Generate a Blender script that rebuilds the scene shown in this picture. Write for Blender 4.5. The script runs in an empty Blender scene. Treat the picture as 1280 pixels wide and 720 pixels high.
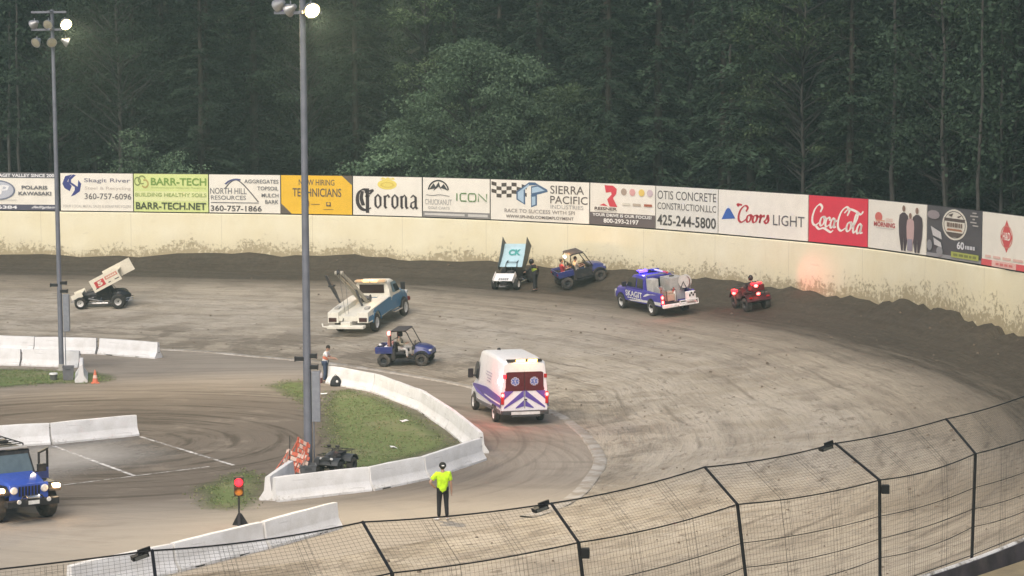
import bpy, bmesh, math, random
import numpy as np
from mathutils import Vector, Matrix

SC = bpy.context.scene
COL = SC.collection
rnd = random.Random(7)
PI = math.pi

# ------------------------------------------------------------------ camera
CAM_H, F_PX = 14.0, 2900.0
PITCH = math.atan(260 / F_PX)
cd = bpy.data.cameras.new('camera')
cam = bpy.data.objects.new('camera', cd)
COL.objects.link(cam)
cam.location = (0, 0, CAM_H)
cam.rotation_euler = (PI / 2 - PITCH, 0, 0)
cd.sensor_width = 36.0
cd.lens = 36.0 * F_PX / 1280.0
cd.clip_start, cd.clip_end = 0.5, 2000
SC.camera = cam

# ------------------------------------------------------------------ world, sun, exposure
SUN_EL, SUN_AZ = math.radians(48), math.radians(200)      # direction the light comes from (azimuth from +Y, clockwise)
w = bpy.data.worlds.new('World')
SC.world = w
w.use_nodes = True
nt = w.node_tree
sky = nt.nodes.new('ShaderNodeTexSky')
sky.sky_type = 'NISHITA'
sky.sun_disc = False
sky.sun_elevation = SUN_EL
sky.sun_rotation = SUN_AZ
sky.dust_density = 4.0
sky.air_density = 1.0
sky.ozone_density = 0.6
nt.links.new(sky.outputs[0], nt.nodes['Background'].inputs[0])
nt.nodes['Background'].inputs[1].default_value = 0.085
sl = bpy.data.lights.new('sun', 'SUN')
sl.energy = 1.3
sl.angle = math.radians(38)
sl.color = (1.0, 0.93, 0.84)
sun = bpy.data.objects.new('sun', sl)
COL.objects.link(sun)
sdir = Vector((math.sin(SUN_AZ) * math.cos(SUN_EL), math.cos(SUN_AZ) * math.cos(SUN_EL), math.sin(SUN_EL)))
sun.rotation_euler = sdir.to_track_quat('Z', 'Y').to_euler()
sun.location = (0, 20, 60)
vs = SC.view_settings
SC.display_settings.display_device = 'sRGB'
vs.view_transform = 'Standard'
vs.look = 'None'
vs.gamma = 1.0
vs.use_curve_mapping = False
vs.exposure = 0.74
HAZE = 0.0006

# ------------------------------------------------------------------ helpers
def lin(c):
    return tuple(((x / 255) / 12.92 if x / 255 <= .04045 else ((x / 255 + .055) / 1.055) ** 2.4) for x in c)

MATS = {}
def node(nt, typ, **kw):
    n = nt.nodes.new(typ)
    for k, v in kw.items():
        if isinstance(k, str) and k.startswith('i_'):
            n.inputs[k[2:]].default_value = v
        else:
            setattr(n, k, v)
    return n

def mat(name, col, rough=.6, metal=0., var=.12, scale=6., bump=0., emit=None, estr=0., dirt=0., dirtcol=(.2, .165, .12), alpha=None, spec=.4):
    if name in MATS:
        return MATS[name]
    m = bpy.data.materials.new(name)
    m.use_nodes = True
    nt = m.node_tree
    b = nt.nodes['Principled BSDF']
    b.inputs['Roughness'].default_value = rough
    b.inputs['Metallic'].default_value = metal
    b.inputs['Specular IOR Level'].default_value = spec
    tc = node(nt, 'ShaderNodeTexCoord')
    no = node(nt, 'ShaderNodeTexNoise')
    no.inputs['Scale'].default_value = scale
    no.inputs['Detail'].default_value = 5
    nt.links.new(tc.outputs['Object'], no.inputs['Vector'])
    ramp = node(nt, 'ShaderNodeMapRange')
    ramp.inputs['From Min'].default_value = .3
    ramp.inputs['From Max'].default_value = .7
    nt.links.new(no.outputs['Fac'], ramp.inputs['Value'])
    mx = node(nt, 'ShaderNodeMix', data_type='RGBA')
    mx.inputs['A'].default_value = (*[c * (1 - var) for c in col], 1)
    mx.inputs['B'].default_value = (*[min(1, c * (1 + var)) for c in col], 1)
    nt.links.new(ramp.outputs[0], mx.inputs['Factor'])
    out = mx.outputs['Result']
    if dirt:
        n2 = node(nt, 'ShaderNodeTexNoise')
        n2.inputs['Scale'].default_value = scale * .45
        n2.inputs['Detail'].default_value = 8
        n2.inputs['Roughness'].default_value = .7
        nt.links.new(tc.outputs['Object'], n2.inputs['Vector'])
        r2 = node(nt, 'ShaderNodeMapRange')
        r2.inputs['From Min'].default_value = .5
        r2.inputs['From Max'].default_value = .72
        r2.inputs['To Max'].default_value = dirt
        nt.links.new(n2.outputs['Fac'], r2.inputs['Value'])
        m2 = node(nt, 'ShaderNodeMix', data_type='RGBA')
        nt.links.new(r2.outputs[0], m2.inputs['Factor'])
        nt.links.new(out, m2.inputs['A'])
        m2.inputs['B'].default_value = (*dirtcol, 1)
        out = m2.outputs['Result']
    nt.links.new(out, b.inputs['Base Color'])
    if bump:
        bm_ = node(nt, 'ShaderNodeBump')
        bm_.inputs['Strength'].default_value = bump
        nt.links.new(no.outputs['Fac'], bm_.inputs['Height'])
        nt.links.new(bm_.outputs[0], b.inputs['Normal'])
    if emit:
        b.inputs['Emission Color'].default_value = (*emit, 1)
        b.inputs['Emission Strength'].default_value = estr
    if alpha is not None:
        b.inputs['Alpha'].default_value = alpha
    MATS[name] = m
    return m

def tag(o, label=None, cat=None, group=None, kind=None):
    if label: o['label'] = label
    if cat: o['category'] = cat
    if group: o['group'] = group
    if kind: o['kind'] = kind
    return o

def empty(name, loc=(0, 0, 0), rz=0., rot=None):
    o = bpy.data.objects.new(name, None)
    COL.objects.link(o)
    o.location = loc
    o.rotation_euler = rot if rot is not None else (0, 0, rz)
    o.empty_display_size = .2
    return o

def smooth_path(pts, n=6):
    """Catmull-Rom through pts"""
    P = [np.array(p, float) for p in pts]
    P = [2 * P[0] - P[1]] + P + [2 * P[-1] - P[-2]]
    out = []
    for i in range(1, len(P) - 2):
        a, b, c, d = P[i - 1:i + 3]
        for k in range(n):
            t = k / n
            out.append(.5 * (2 * b + (c - a) * t + (2 * a - 5 * b + 4 * c - d) * t * t + (3 * b - a - 3 * c + d) * t ** 3))
    out.append(P[-2])
    return out

SPLIT = {'blue_side_panel', 'side_window', 'wheel_arch', 'white_flash', 'stripe', 'pinstripe', 'sill_trim', 'side_body', 'side_panel', 'door', 'chevron', 'door_opening', 'mast_ram', 'letter'}
class MB:
    def __init__(s):
        s.V = []; s.F = []; s.M = []
    def add(s, V, F, m=0):
        o = len(s.V)
        s.V += [tuple(map(float, v)) for v in V]
        s.F += [tuple(i + o for i in f) for f in F]
        s.M += [m] * len(F)
        return s
    def box(s, x0, x1, y0, y1, z0, z1, m=0, R=None, at=(0, 0, 0)):
        V = [(x, y, z) for x in (x0, x1) for y in (y0, y1) for z in (z0, z1)]
        if R is not None:
            V = [tuple(R @ Vector(v) + Vector(at)) for v in V]
        F = [(0, 1, 3, 2), (4, 6, 7, 5), (0, 4, 5, 1), (2, 3, 7, 6), (0, 2, 6, 4), (1, 5, 7, 3)]
        return s.add(V, F, m)
    def tube(s, pts, r, n=6, m=0, caps=True):
        P = [Vector(p) for p in pts]
        rr = r if isinstance(r, (list, tuple)) else [r] * len(P)
        V = []; F = []
        prev = None
        for i, p in enumerate(P):
            d = (P[min(i + 1, len(P) - 1)] - P[max(i - 1, 0)])
            if d.length < 1e-9: d = Vector((0, 0, 1))
            d.normalize()
            if prev is None:
                a = d.orthogonal().normalized()
            else:
                a = (prev - d * prev.dot(d))
                a = a.normalized() if a.length > 1e-6 else d.orthogonal().normalized()
            prev = a
            b = d.cross(a)
            for k in range(n):
                th = 2 * PI * k / n
                V.append(p + (a * math.cos(th) + b * math.sin(th)) * rr[i])
        for i in range(len(P) - 1):
            for k in range(n):
                k2 = (k + 1) % n
                F.append((i * n + k, i * n + k2, (i + 1) * n + k2, (i + 1) * n + k))
        if caps:
            F.append(tuple(range(n))[::-1])
            F.append(tuple((len(P) - 1) * n + k for k in range(n)))
        return s.add(V, F, m)
    def prism(s, prof, y0, y1, m=0, axis='y', yf=None):
        """extrude closed 2D profile (x,z) along y; axis 'x' means profile is (y,z), 'z' means (x,y)"""
        n = len(prof); V = []
        for (k, y) in ((0, y0), (1, y1)):
            for (a, b) in prof:
                yy = yf(a, b) * (1 if k else -1) if yf else y
                V.append({'y': (a, yy, b), 'x': (yy, a, b), 'z': (a, b, yy)}[axis])
        F = [tuple(range(n)), tuple(range(n, 2 * n))[::-1]]
        F += [(i, i + n, (i + 1) % n + n, (i + 1) % n) for i in range(n)]
        return s.add(V, F, m)
    def loft(s, rings, m=0, caps=True, closed=True):
        n = len(rings[0]); V = [p for r in rings for p in r]; F = []
        for i in range(len(rings) - 1):
            for k in range(n if closed else n - 1):
                k2 = (k + 1) % n
                F.append((i * n + k, i * n + k2, (i + 1) * n + k2, (i + 1) * n + k))
        if caps:
            F.append(tuple(range(n))[::-1]); F.append(tuple((len(rings) - 1) * n + k for k in range(n)))
        return s.add(V, F, m)
    def sphere(s, c, r, m=0, nu=10, nv=7):
        rx, ry, rz = r if isinstance(r, (tuple, list)) else (r, r, r)
        rings = []
        for j in range(nv + 1):
            ph = -PI / 2 + PI * j / nv
            cr = max(math.cos(ph), .02)
            rings.append([(c[0] + rx * cr * math.cos(2 * PI * k / nu), c[1] + ry * cr * math.sin(2 * PI * k / nu), c[2] + rz * math.sin(ph)) for k in range(nu)])
        return s.loft(rings, m)
    def lathe(s, prof, c, n=20, m=0, axis='y', mod=None, caps=True):
        """prof: list of (radius, along)"""
        rings = []
        for (r, a) in prof:
            ring = []
            for k in range(n):
                th = 2 * PI * k / n
                q = r * (mod(k, a) if mod else 1)
                u, v = q * math.cos(th), q * math.sin(th)
                ring.append({'y': (c[0] + u, c[1] + a, c[2] + v), 'x': (c[0] + a, c[1] + u, c[2] + v), 'z': (c[0] + u, c[1] + v, c[2] + a)}[axis])
            rings.append(ring)
        return s.loft(rings, m, caps)
    def quad(s, a, b, c, d, m=0):
        return s.add([a, b, c, d], [(0, 1, 2, 3)], m)
    def slab(s, pts, t, m=0):
        """thin closed slab: polygon pts (3D, planar) thickened by t along its normal"""
        P = [Vector(p) for p in pts]
        nrm = Vector((0, 0, 0))
        for i in range(len(P)):
            a, b = P[i], P[(i + 1) % len(P)]
            nrm += (a - P[0]).cross(b - P[0])
        nrm.normalize()
        n = len(P)
        V = P + [p + nrm * t for p in P]
        F = [tuple(range(n))[::-1], tuple(range(n, 2 * n))] + [(i, (i + 1) % n, (i + 1) % n + n, i + n) for i in range(n)]
        return s.add(V, F, m)
    def xf(s, M4):
        s.V = [tuple(M4 @ Vector(v)) for v in s.V]
        return s
    def pieces(s):
        par = list(range(len(s.V)))
        def find(i):
            while par[i] != i: par[i] = par[par[i]]; i = par[i]
            return i
        for f in s.F:
            for q in f[1:]: par[find(q)] = find(f[0])
        grp = {}
        for f, m in zip(s.F, s.M): grp.setdefault(find(f[0]), []).append((f, m))
        out = []
        for fs in grp.values():
            mb = MB(); mp = {}
            for f, m in fs:
                for q in f:
                    if q not in mp: mp[q] = len(mb.V); mb.V.append(s.V[q])
                mb.F.append(tuple(mp[q] for q in f)); mb.M.append(m)
            out.append(mb)
        return out
    def build(s, name, mats, parent=None, smooth=False, bevel=0., fix=True):
        if name in SPLIT:                    # left and right pieces become parts of their own
            return [q._build(name, mats, parent, smooth, bevel, fix) for q in s.pieces()][0]
        return s._build(name, mats, parent, smooth, bevel, fix)
    def _build(s, name, mats, parent=None, smooth=False, bevel=0., fix=True):
        me = bpy.data.meshes.new(name)
        me.from_pydata(s.V, [], s.F)
        ms = mats if isinstance(mats, (list, tuple)) else [mats]
        for q in ms: me.materials.append(q)
        me.polygons.foreach_set('material_index', s.M)
        if fix:
            bm = bmesh.new(); bm.from_mesh(me)
            bmesh.ops.recalc_face_normals(bm, faces=bm.faces)
            bm.to_mesh(me); bm.free()
        if smooth:
            me.polygons.foreach_set('use_smooth', [True] * len(me.polygons))
            if smooth != 'all':
                try: me.set_sharp_from_angle(angle=math.radians(38))
                except Exception: pass
        o = bpy.data.objects.new(name, me)
        COL.objects.link(o)
        if parent is not None: o.parent = parent
        if bevel:
            b = o.modifiers.new('bevel', 'BEVEL'); b.width = bevel; b.segments = 2; b.limit_method = 'ANGLE'
        return o

TXT = {}
def text_geo(body, bold=0.):
    key = (body, bold)
    if key in TXT: return TXT[key]
    c = bpy.data.curves.new('t', 'FONT')
    c.body = body; c.fill_mode = 'FRONT'; c.resolution_u = 3; c.offset = bold
    o = bpy.data.objects.new('t', c)
    COL.objects.link(o)
    me = bpy.data.meshes.new_from_object(o)
    V = np.array([v.co[:2] for v in me.vertices]); F = [tuple(p.vertices) for p in me.polygons]
    bpy.data.objects.remove(o); bpy.data.curves.remove(c); bpy.data.meshes.remove(me)
    V = (V - V.min(0)) / (V.max(0) - V.min(0))
    TXT[key] = (V, F)
    return V, F

def text_mb(body, p0, ux, uz, bold=0., shear=0.):
    """text stretched into the box p0, p0+ux, p0+uz"""
    V, F = text_geo(body, bold)
    p0, ux, uz = Vector(p0), Vector(ux), Vector(uz)
    mb = MB()
    mb.add([p0 + ux * (v[0] + shear * v[1]) + uz * v[1] for v in V], F)
    return mb

def nib(strokes, ang=35, wide=.4, thin=.1, n=6, smooth=True):
    """broad-nib pen strokes -> 2D quads"""
    V = []; F = []
    na = math.radians(ang)
    for st in strokes:
        P = smooth_path(st, n) if smooth and len(st) > 2 else [np.array(p, float) for p in st]
        o = len(V)
        for i, p in enumerate(P):
            d = P[min(i + 1, len(P) - 1)] - P[max(i - 1, 0)]
            d = d / (np.hypot(*d) + 1e-9)
            th = math.atan2(d[1], d[0])
            wd = thin + (wide - thin) * abs(math.sin(th - na))
            nn = np.array([-d[1], d[0]]) * wd / 2
            V += [p + nn, p - nn]
        for i in range(len(P) - 1):
            F.append((o + 2 * i, o + 2 * i + 1, o + 2 * i + 3, o + 2 * i + 2))
    return np.array(V), F

def copy_tree(o, parent=None):
    c = o.copy(); COL.objects.link(c)
    if parent is not None: c.parent = parent
    for ch in o.children: copy_tree(ch, c)
    return c

# ------------------------------------------------------------------ the lie of the land
def ray(px, py):
    u = (px - 640) / F_PX; v = (360 - py) / F_PX
    return np.array([u, math.cos(PITCH) + v * math.sin(PITCH), -math.sin(PITCH) + v * math.cos(PITCH)])
def at_z(px, py, z):
    d = ray(px, py); t = (z - CAM_H) / d[2]
    return np.array([0, 0, CAM_H]) + t * d

# pairs: inner edge of the clay oval, foot of the outer wall
KW = [((-85, 122), (-85, 153)), ((-45, 122.5), (-45, 151)), ((-29, 122), (-29, 148.7)), ((-18.4, 120.2), (-14.5, 145.4)), ((-13, 117), (-5.6, 142.1)),
      ((-8.3, 113.4), (4.4, 134.8)), ((-3, 107), (11.1, 126.5)), ((-.5, 102.5), (15.2, 120.4)), ((1, 99), (17.7, 116)), ((2, 96.2), (19.7, 110.6)),
      ((2.6, 93), (21.2, 105.2)), ((3, 90.1), (22.4, 101)), ((3.3, 84.9), (24, 91)), ((2.8, 80.6), (23.6, 81)), ((2, 76.7), (21, 71)),
      ((.5, 73.5), (17, 63)), ((-2, 70.5), (11.2, 55.4)), ((-5, 67.6), (4.9, 48.7)), ((-9, 65), (-2, 42.2)), ((-15, 62), (-12, 35)), ((-24, 59), (-25, 30)), ((-45, 57), (-45, 26))]
NT = 12
KP = np.array(smooth_path([k for k, _ in KW], NT)); WP = np.array(smooth_path([q for _, q in KW], NT))
ARC = np.concatenate([[0], np.cumsum(np.hypot(*(WP[1:] - WP[:-1]).T))])
# height of the clay where it meets the wall, read along the curve (index in KW -> height)
ZB = [2.75, 2.75, 2.77, 3.1, 3.0, 3.05, 3.1, 3.05, 3.0, 3.3, 3.0, 2.85, 2.7, 2.5, 2.2, 1.9, 1.5, 1.4, 1.4, 1.4, 1.4, 1.4]
ZW = [2.4, 2.4, 2.4, 2.4, 2.4, 2.4, 2.4, 2.4, 2.4, 2.4, 2.4, 2.3, 2.2, 2.0, 1.8, 1.5, 1.25, 1.2, 1.2, 1.2, 1.2, 1.2]
ZT = [5.575] * 12 + [5.2, 4.5, 3.7, 3.0, 2.5, 2.46, 2.46, 2.46, 2.46, 2.46]
ZB = np.array(smooth_path([(z, 0) for z in ZB], NT))[:, 0]
ZW = np.array(smooth_path([(z, 0) for z in ZW], NT))[:, 0]
ZT = np.array(smooth_path([(z, 0) for z in ZT], NT))[:, 0]
NW = len(WP)
def sstep(x):
    x = min(1, max(0, x)); return x * x * (3 - 2 * x)
def clay_z(i, v):
    """height at station i (index into KP/WP), fraction v from inner edge to wall"""
    wd = np.hypot(*(WP[i] - KP[i]))
    dw = (1 - v) * wd
    return ZW[i] * max(v, 0) ** 1.12 + (ZB[i] - ZW[i]) * sstep(1 - dw / 2.6) + .004
def ground(x, y):
    p = np.array([x, y]); D = WP - KP; L2 = (D ** 2).sum(1)
    v = ((p - KP) * D).sum(1) / L2
    vc = np.clip(v, 0, 1)
    dist = np.hypot(*(p - KP - D * vc[:, None]).T)
    i = int(dist.argmin())
    if v[i] <= 0: return 0.0
    return clay_z(i, min(v[i], 1))
def on_ground(px, py):
    d = ray(px, py); o = np.array([0, 0, CAM_H])
    t0 = (3.4 - CAM_H) / d[2]; t1 = (0 - CAM_H) / d[2]
    for _ in range(30):
        tm = (t0 + t1) / 2; q = o + d * tm
        if q[2] > ground(q[0], q[1]): t0 = tm
        else: t1 = tm
    q = o + d * t1
    q[2] = ground(q[0], q[1])
    return q
def slope_rot(x, y, rz, k=1.):
    """euler that stands a thing on the banked clay, heading rz"""
    e = .8
    gx = (ground(x + e, y) - ground(x - e, y)) / (2 * e); gy = (ground(x, y + e) - ground(x, y - e)) / (2 * e)
    n = Vector((-gx * k, -gy * k, 1)).normalized()
    f = Vector((math.cos(rz), math.sin(rz), 0)); f = (f - n * f.dot(n)).normalized()
    l = n.cross(f)
    return Matrix((f, l, n)).transposed().to_euler()
def stand(name, a, b, off, flat=False):
    """thing whose two wheels touch the ground at pixels a (rear) and b (front); off = local (x,y) of the middle between them"""
    A, B = on_ground(*a), on_ground(*b)
    rz = math.atan2(B[1] - A[1], B[0] - A[0])
    M = (A + B) / 2
    c, s_ = math.cos(rz), math.sin(rz)
    x = M[0] - (c * off[0] - s_ * off[1]); y = M[1] - (s_ * off[0] + c * off[1])
    print('%s wheelbase %.2f heading %.0f at %.1f %.1f %.2f' % (name, np.hypot(*(B - A)[:2]), math.degrees(rz), x, y, ground(x, y)))
    return empty(name, (x, y, ground(x, y)), rot=slope_rot(x, y, rz))
# ------------------------------------------------------------------ ground materials
def attr_mesh(name, V, F, attrs, m, parent=None, smooth=True):
    me = bpy.data.meshes.new(name)
    me.from_pydata(V, [], F)
    for k, vals in attrs.items():
        a = me.attributes.new(k, 'FLOAT', 'POINT')
        a.data.foreach_set('value', list(map(float, vals)))
    me.materials.append(m)
    if smooth: me.polygons.foreach_set('use_smooth', [True] * len(me.polygons))
    o = bpy.data.objects.new(name, me); COL.objects.link(o)
    if parent is not None: o.parent = parent
    return o

class NT_:
    """short hand for building node trees"""
    def __init__(s, name):
        s.m = bpy.data.materials.new(name); s.m.use_nodes = True
        s.t = s.m.node_tree; s.b = s.t.nodes['Principled BSDF']
    def l(s, a, b): s.t.links.new(a, b)
    def n(s, typ, **k): return node(s.t, typ, **k)
    def attr(s, nm): return s.n('ShaderNodeAttribute', attribute_name=nm).outputs['Fac']
    def math(s, op, a, b=None, c=None, clamp=False):
        q = s.n('ShaderNodeMath', operation=op); q.use_clamp = clamp
        for i, x in enumerate((a, b, c)):
            if x is None: continue
            if isinstance(x, (int, float)): q.inputs[i].default_value = x
            else: s.l(x, q.inputs[i])
        return q.outputs[0]
    def vec(s, x, y, z=0.):
        q = s.n('ShaderNodeCombineXYZ')
        for i, v in enumerate((x, y, z)):
            if isinstance(v, (int, float)): q.inputs[i].default_value = v
            else: s.l(v, q.inputs[i])
        return q.outputs[0]
    def noise(s, v, scale=1., det=6, rough=.6, dist=0.):
        q = s.n('ShaderNodeTexNoise')
        q.inputs['Scale'].default_value = scale; q.inputs['Detail'].default_value = det
        q.inputs['Roughness'].default_value = rough; q.inputs['Distortion'].default_value = dist
        s.l(v, q.inputs['Vector']); return q.outputs['Fac']
    def rng(s, v, a, b, c=0., d=1.):
        q = s.n('ShaderNodeMapRange')
        for i, x in zip(('From Min', 'From Max', 'To Min', 'To Max'), (a, b, c, d)): q.inputs[i].default_value = x
        s.l(v, q.inputs['Value']); return q.outputs[0]
    def mix(s, f, a, b):
        q = s.n('ShaderNodeMix', data_type='RGBA')
        for nm, x in (('Factor', f), ('A', a), ('B', b)):
            if isinstance(x, (int, float)): q.inputs[nm].default_value = x
            elif isinstance(x, tuple): q.inputs[nm].default_value = (*x, 1)
            else: s.l(x, q.inputs[nm])
        return q.outputs['Result']
    def obj(s): return s.n('ShaderNodeTexCoord').outputs['Object']
    def bump(s, h, st=.5, dist=.1):
        q = s.n('ShaderNodeBump'); q.inputs['Strength'].default_value = st; q.inputs['Distance'].default_value = dist
        s.l(h, q.inputs['Height']); s.l(q.outputs[0], s.b.inputs['Normal'])
    def done(s, col, rough=.9, spec=.25):
        s.l(col, s.b.inputs['Base Color'])
        if isinstance(rough, (int, float)): s.b.inputs['Roughness'].default_value = rough
        else: s.l(rough, s.b.inputs['Roughness'])
        s.b.inputs['Specular IOR Level'].default_value = spec
        return s.m

def clay_material():
    g = NT_('racing_clay')
    t, dw = g.attr('along'), g.attr('from_wall')
    P = g.obj()
    st1 = g.noise(g.vec(g.math('MULTIPLY', t, .035), g.math('MULTIPLY', dw, .9)), 1, 5, .6, .3)
    st2 = g.noise(g.vec(g.math('MULTIPLY', t, .2), g.math('MULTIPLY', dw, 2.0)), 1, 5, .7, .5)
    st3 = g.noise(g.vec(g.math('MULTIPLY', t, .5), g.math('MULTIPLY', dw, 4.2), 3.), 1, 4, .6, .5)
    big = g.noise(P, .09, 4, .55)
    mid = g.noise(P, .45, 6, .65, .4)
    fine = g.noise(P, 3.2, 5, .7)
    base = g.mix(g.rng(big, .35, .65), (.325, .275, .205), (.465, .405, .315))
    pat = g.rng(g.noise(P, .16, 5, .62, .6), .40, .60)
    base = g.mix(g.math('MULTIPLY', g.rng(g.noise(P, .26, 7, .7, .8), .50, .62), .42), base, (.205, .172, .133))
    base = g.mix(g.math('MULTIPLY', g.rng(st1, .45, .68), .65), base, (.19, .16, .125))
    base = g.mix(g.math('MULTIPLY', g.math('MULTIPLY', g.rng(st2, .50, .64), pat), .6), base, (.185, .15, .112))
    # pale groove through the middle of the lane
    gro = g.math('MULTIPLY', g.rng(dw, 9., 13.), g.rng(dw, 25., 19.))
    gro = g.math('MULTIPLY', gro, g.rng(mid, .38, .62))
    base = g.mix(g.math('MULTIPLY', gro, .7), base, (.52, .465, .385))
    # rubbed dark arc of loose soil along the outside of the edge strip
    ins = g.math('MULTIPLY', g.rng(dw, 17.5, 20.5), g.rng(g.noise(P, .35, 7, .72, .5), .46, .56))
    base = g.mix(g.math('MULTIPLY', ins, .7), base, (.17, .14, .105))
    gv = g.math('ABSOLUTE', g.math('SINE', g.math('ADD', g.math('MULTIPLY', dw, 1.55), g.math('MULTIPLY', g.noise(g.vec(g.math('MULTIPLY', t, .03), 2.), 1, 3, .5), 14.))))
    gr = g.math('MULTIPLY', g.rng(gv, .24, .04), g.rng(g.noise(g.vec(g.math('MULTIPLY', t, .09), g.math('MULTIPLY', dw, .35), 8.), 1, 4, .6), .50, .60))
    base = g.mix(g.math('MULTIPLY', gr, .62), base, (.17, .14, .105))
    # clods and torn crust
    crm = g.noise(g.vec(g.math('MULTIPLY', t, .8), g.math('MULTIPLY', dw, 2.2), 5.), 1, 7, .75, .6)
    cl = g.math('MULTIPLY', g.rng(crm, .55, .62), g.rng(mid, .42, .56))
    base = g.mix(g.math('MULTIPLY', cl, .65), base, (.135, .105, .075))
    base = g.mix(g.math('MULTIPLY', g.rng(fine, .55, .8), .16), base, (.2, .165, .125))
    # damp cushion of thrown clay below the wall
    wob = g.math('ADD', g.math('MULTIPLY', st1, 5.), g.math('MULTIPLY', st2, 3.))
    d2 = g.math('ADD', dw, g.math('MULTIPLY', g.math('SUBTRACT', wob, 4.), 1.1))
    cu = g.math('MULTIPLY', g.rng(d2, 7.9, 4.4), g.rng(t, ARC[int(14.6 * NT)], ARC[13 * NT]))
    dark = g.mix(g.rng(fine, .35, .7), (.054, .044, .031), (.090, .073, .052))
    dark = g.mix(g.math('MULTIPLY', g.rng(mid, .5, .7), .6), dark, (.05, .039, .027))
    col = g.mix(cu, base, dark)
    h = g.math('ADD', g.math('MULTIPLY', st3, .6), g.math('ADD', g.math('MULTIPLY', fine, .5), st2))
    g.bump(h, .9, .2)
    ro = g.rng(st1, .4, .6, .72, .95)
    return g.done(col, ro, .3)

def infield_material():
    g = NT_('infield_dirt')
    P = g.obj()
    sx = g.n('ShaderNodeSeparateXYZ'); g.l(P, sx.inputs[0])
    x = g.math('ADD', sx.outputs[0], 16.); y = g.math('SUBTRACT', sx.outputs[1], 89.)
    r = g.math('SQRT', g.math('ADD', g.math('MULTIPLY', x, x), g.math('MULTIPLY', y, y)))
    a = g.math('ARCTAN2', y, x)
    x2 = g.math('ADD', sx.outputs[0], 9.); y2 = g.math('SUBTRACT', sx.outputs[1], 84.)
    r2 = g.math('SQRT', g.math('ADD', g.math('MULTIPLY', x2, x2), g.math('MULTIPLY', y2, y2)))
    a2 = g.math('ARCTAN2', y2, x2)
    rut = g.noise(g.vec(g.math('MULTIPLY', r, 1.6), g.math('MULTIPLY', a, 1.1)), 1, 5, .65, .35)
    rut2 = g.noise(g.vec(g.math('MULTIPLY', r2, 2.6), g.math('MULTIPLY', a2, 1.3), 7.), 1, 5, .65, .3)
    rut3 = g.noise(g.vec(g.math('MULTIPLY', sx.outputs[0], .14), g.math('MULTIPLY', sx.outputs[1], .8)), 1, 6, .65, .5)
    big = g.noise(P, .11, 4, .5)
    mid = g.noise(P, .5, 6, .6, .3)
    fine = g.noise(P, 4., 5, .7)
    c = g.mix(g.rng(big, .35, .65), (.235, .20, .162), (.345, .30, .245))
    c = g.mix(g.math('MULTIPLY', g.rng(rut2, .48, .66), .5), c, (.165, .135, .105))
    c = g.mix(g.math('MULTIPLY', g.rng(rut3, .52, .7), .5), c, (.155, .13, .10))
    # churned wet patch where vehicles turn in
    wet = g.math('MULTIPLY', g.rng(r, 18.5, 11.5), g.rng(mid, .22, .44))
    c = g.mix(g.math('MULTIPLY', wet, .8), c, (.12, .098, .077))
    wr = g.math('MULTIPLY', g.rng(rut, .5, .62), g.rng(r, 19., 13.))
    c = g.mix(g.math('MULTIPLY', wr, .9), c, (.07, .056, .042))
    c = g.mix(g.math('MULTIPLY', g.rng(fine, .5, .75), .25), c, (.2, .165, .13))
    lane = g.math('MULTIPLY', g.rng(g.math('ADD', g.math('MULTIPLY', sx.outputs[0], -.25), sx.outputs[1]), 80., 75.5), g.rng(mid, .2, .45))
    c = g.mix(g.math('MULTIPLY', lane, .6), c, (.41, .37, .31))
    g.bump(g.math('ADD', rut2, g.math('ADD', rut, g.math('MULTIPLY', fine, .4))), .5, .12)
    return g.done(c, .92, .25)

def soil_material():
    g = NT_('forest_floor')
    P = g.obj()
    n1 = g.noise(P, .3, 6, .6); n2 = g.noise(P, 2., 5, .7)
    c = g.mix(g.rng(n1, .4, .6), (.045, .042, .026), (.03, .045, .02))
    c = g.mix(g.math('MULTIPLY', g.rng(n2, .5, .7), .5), c, (.07, .055, .035))
    g.bump(n2, .6, .2)
    return g.done(c, .95, .2)

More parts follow.
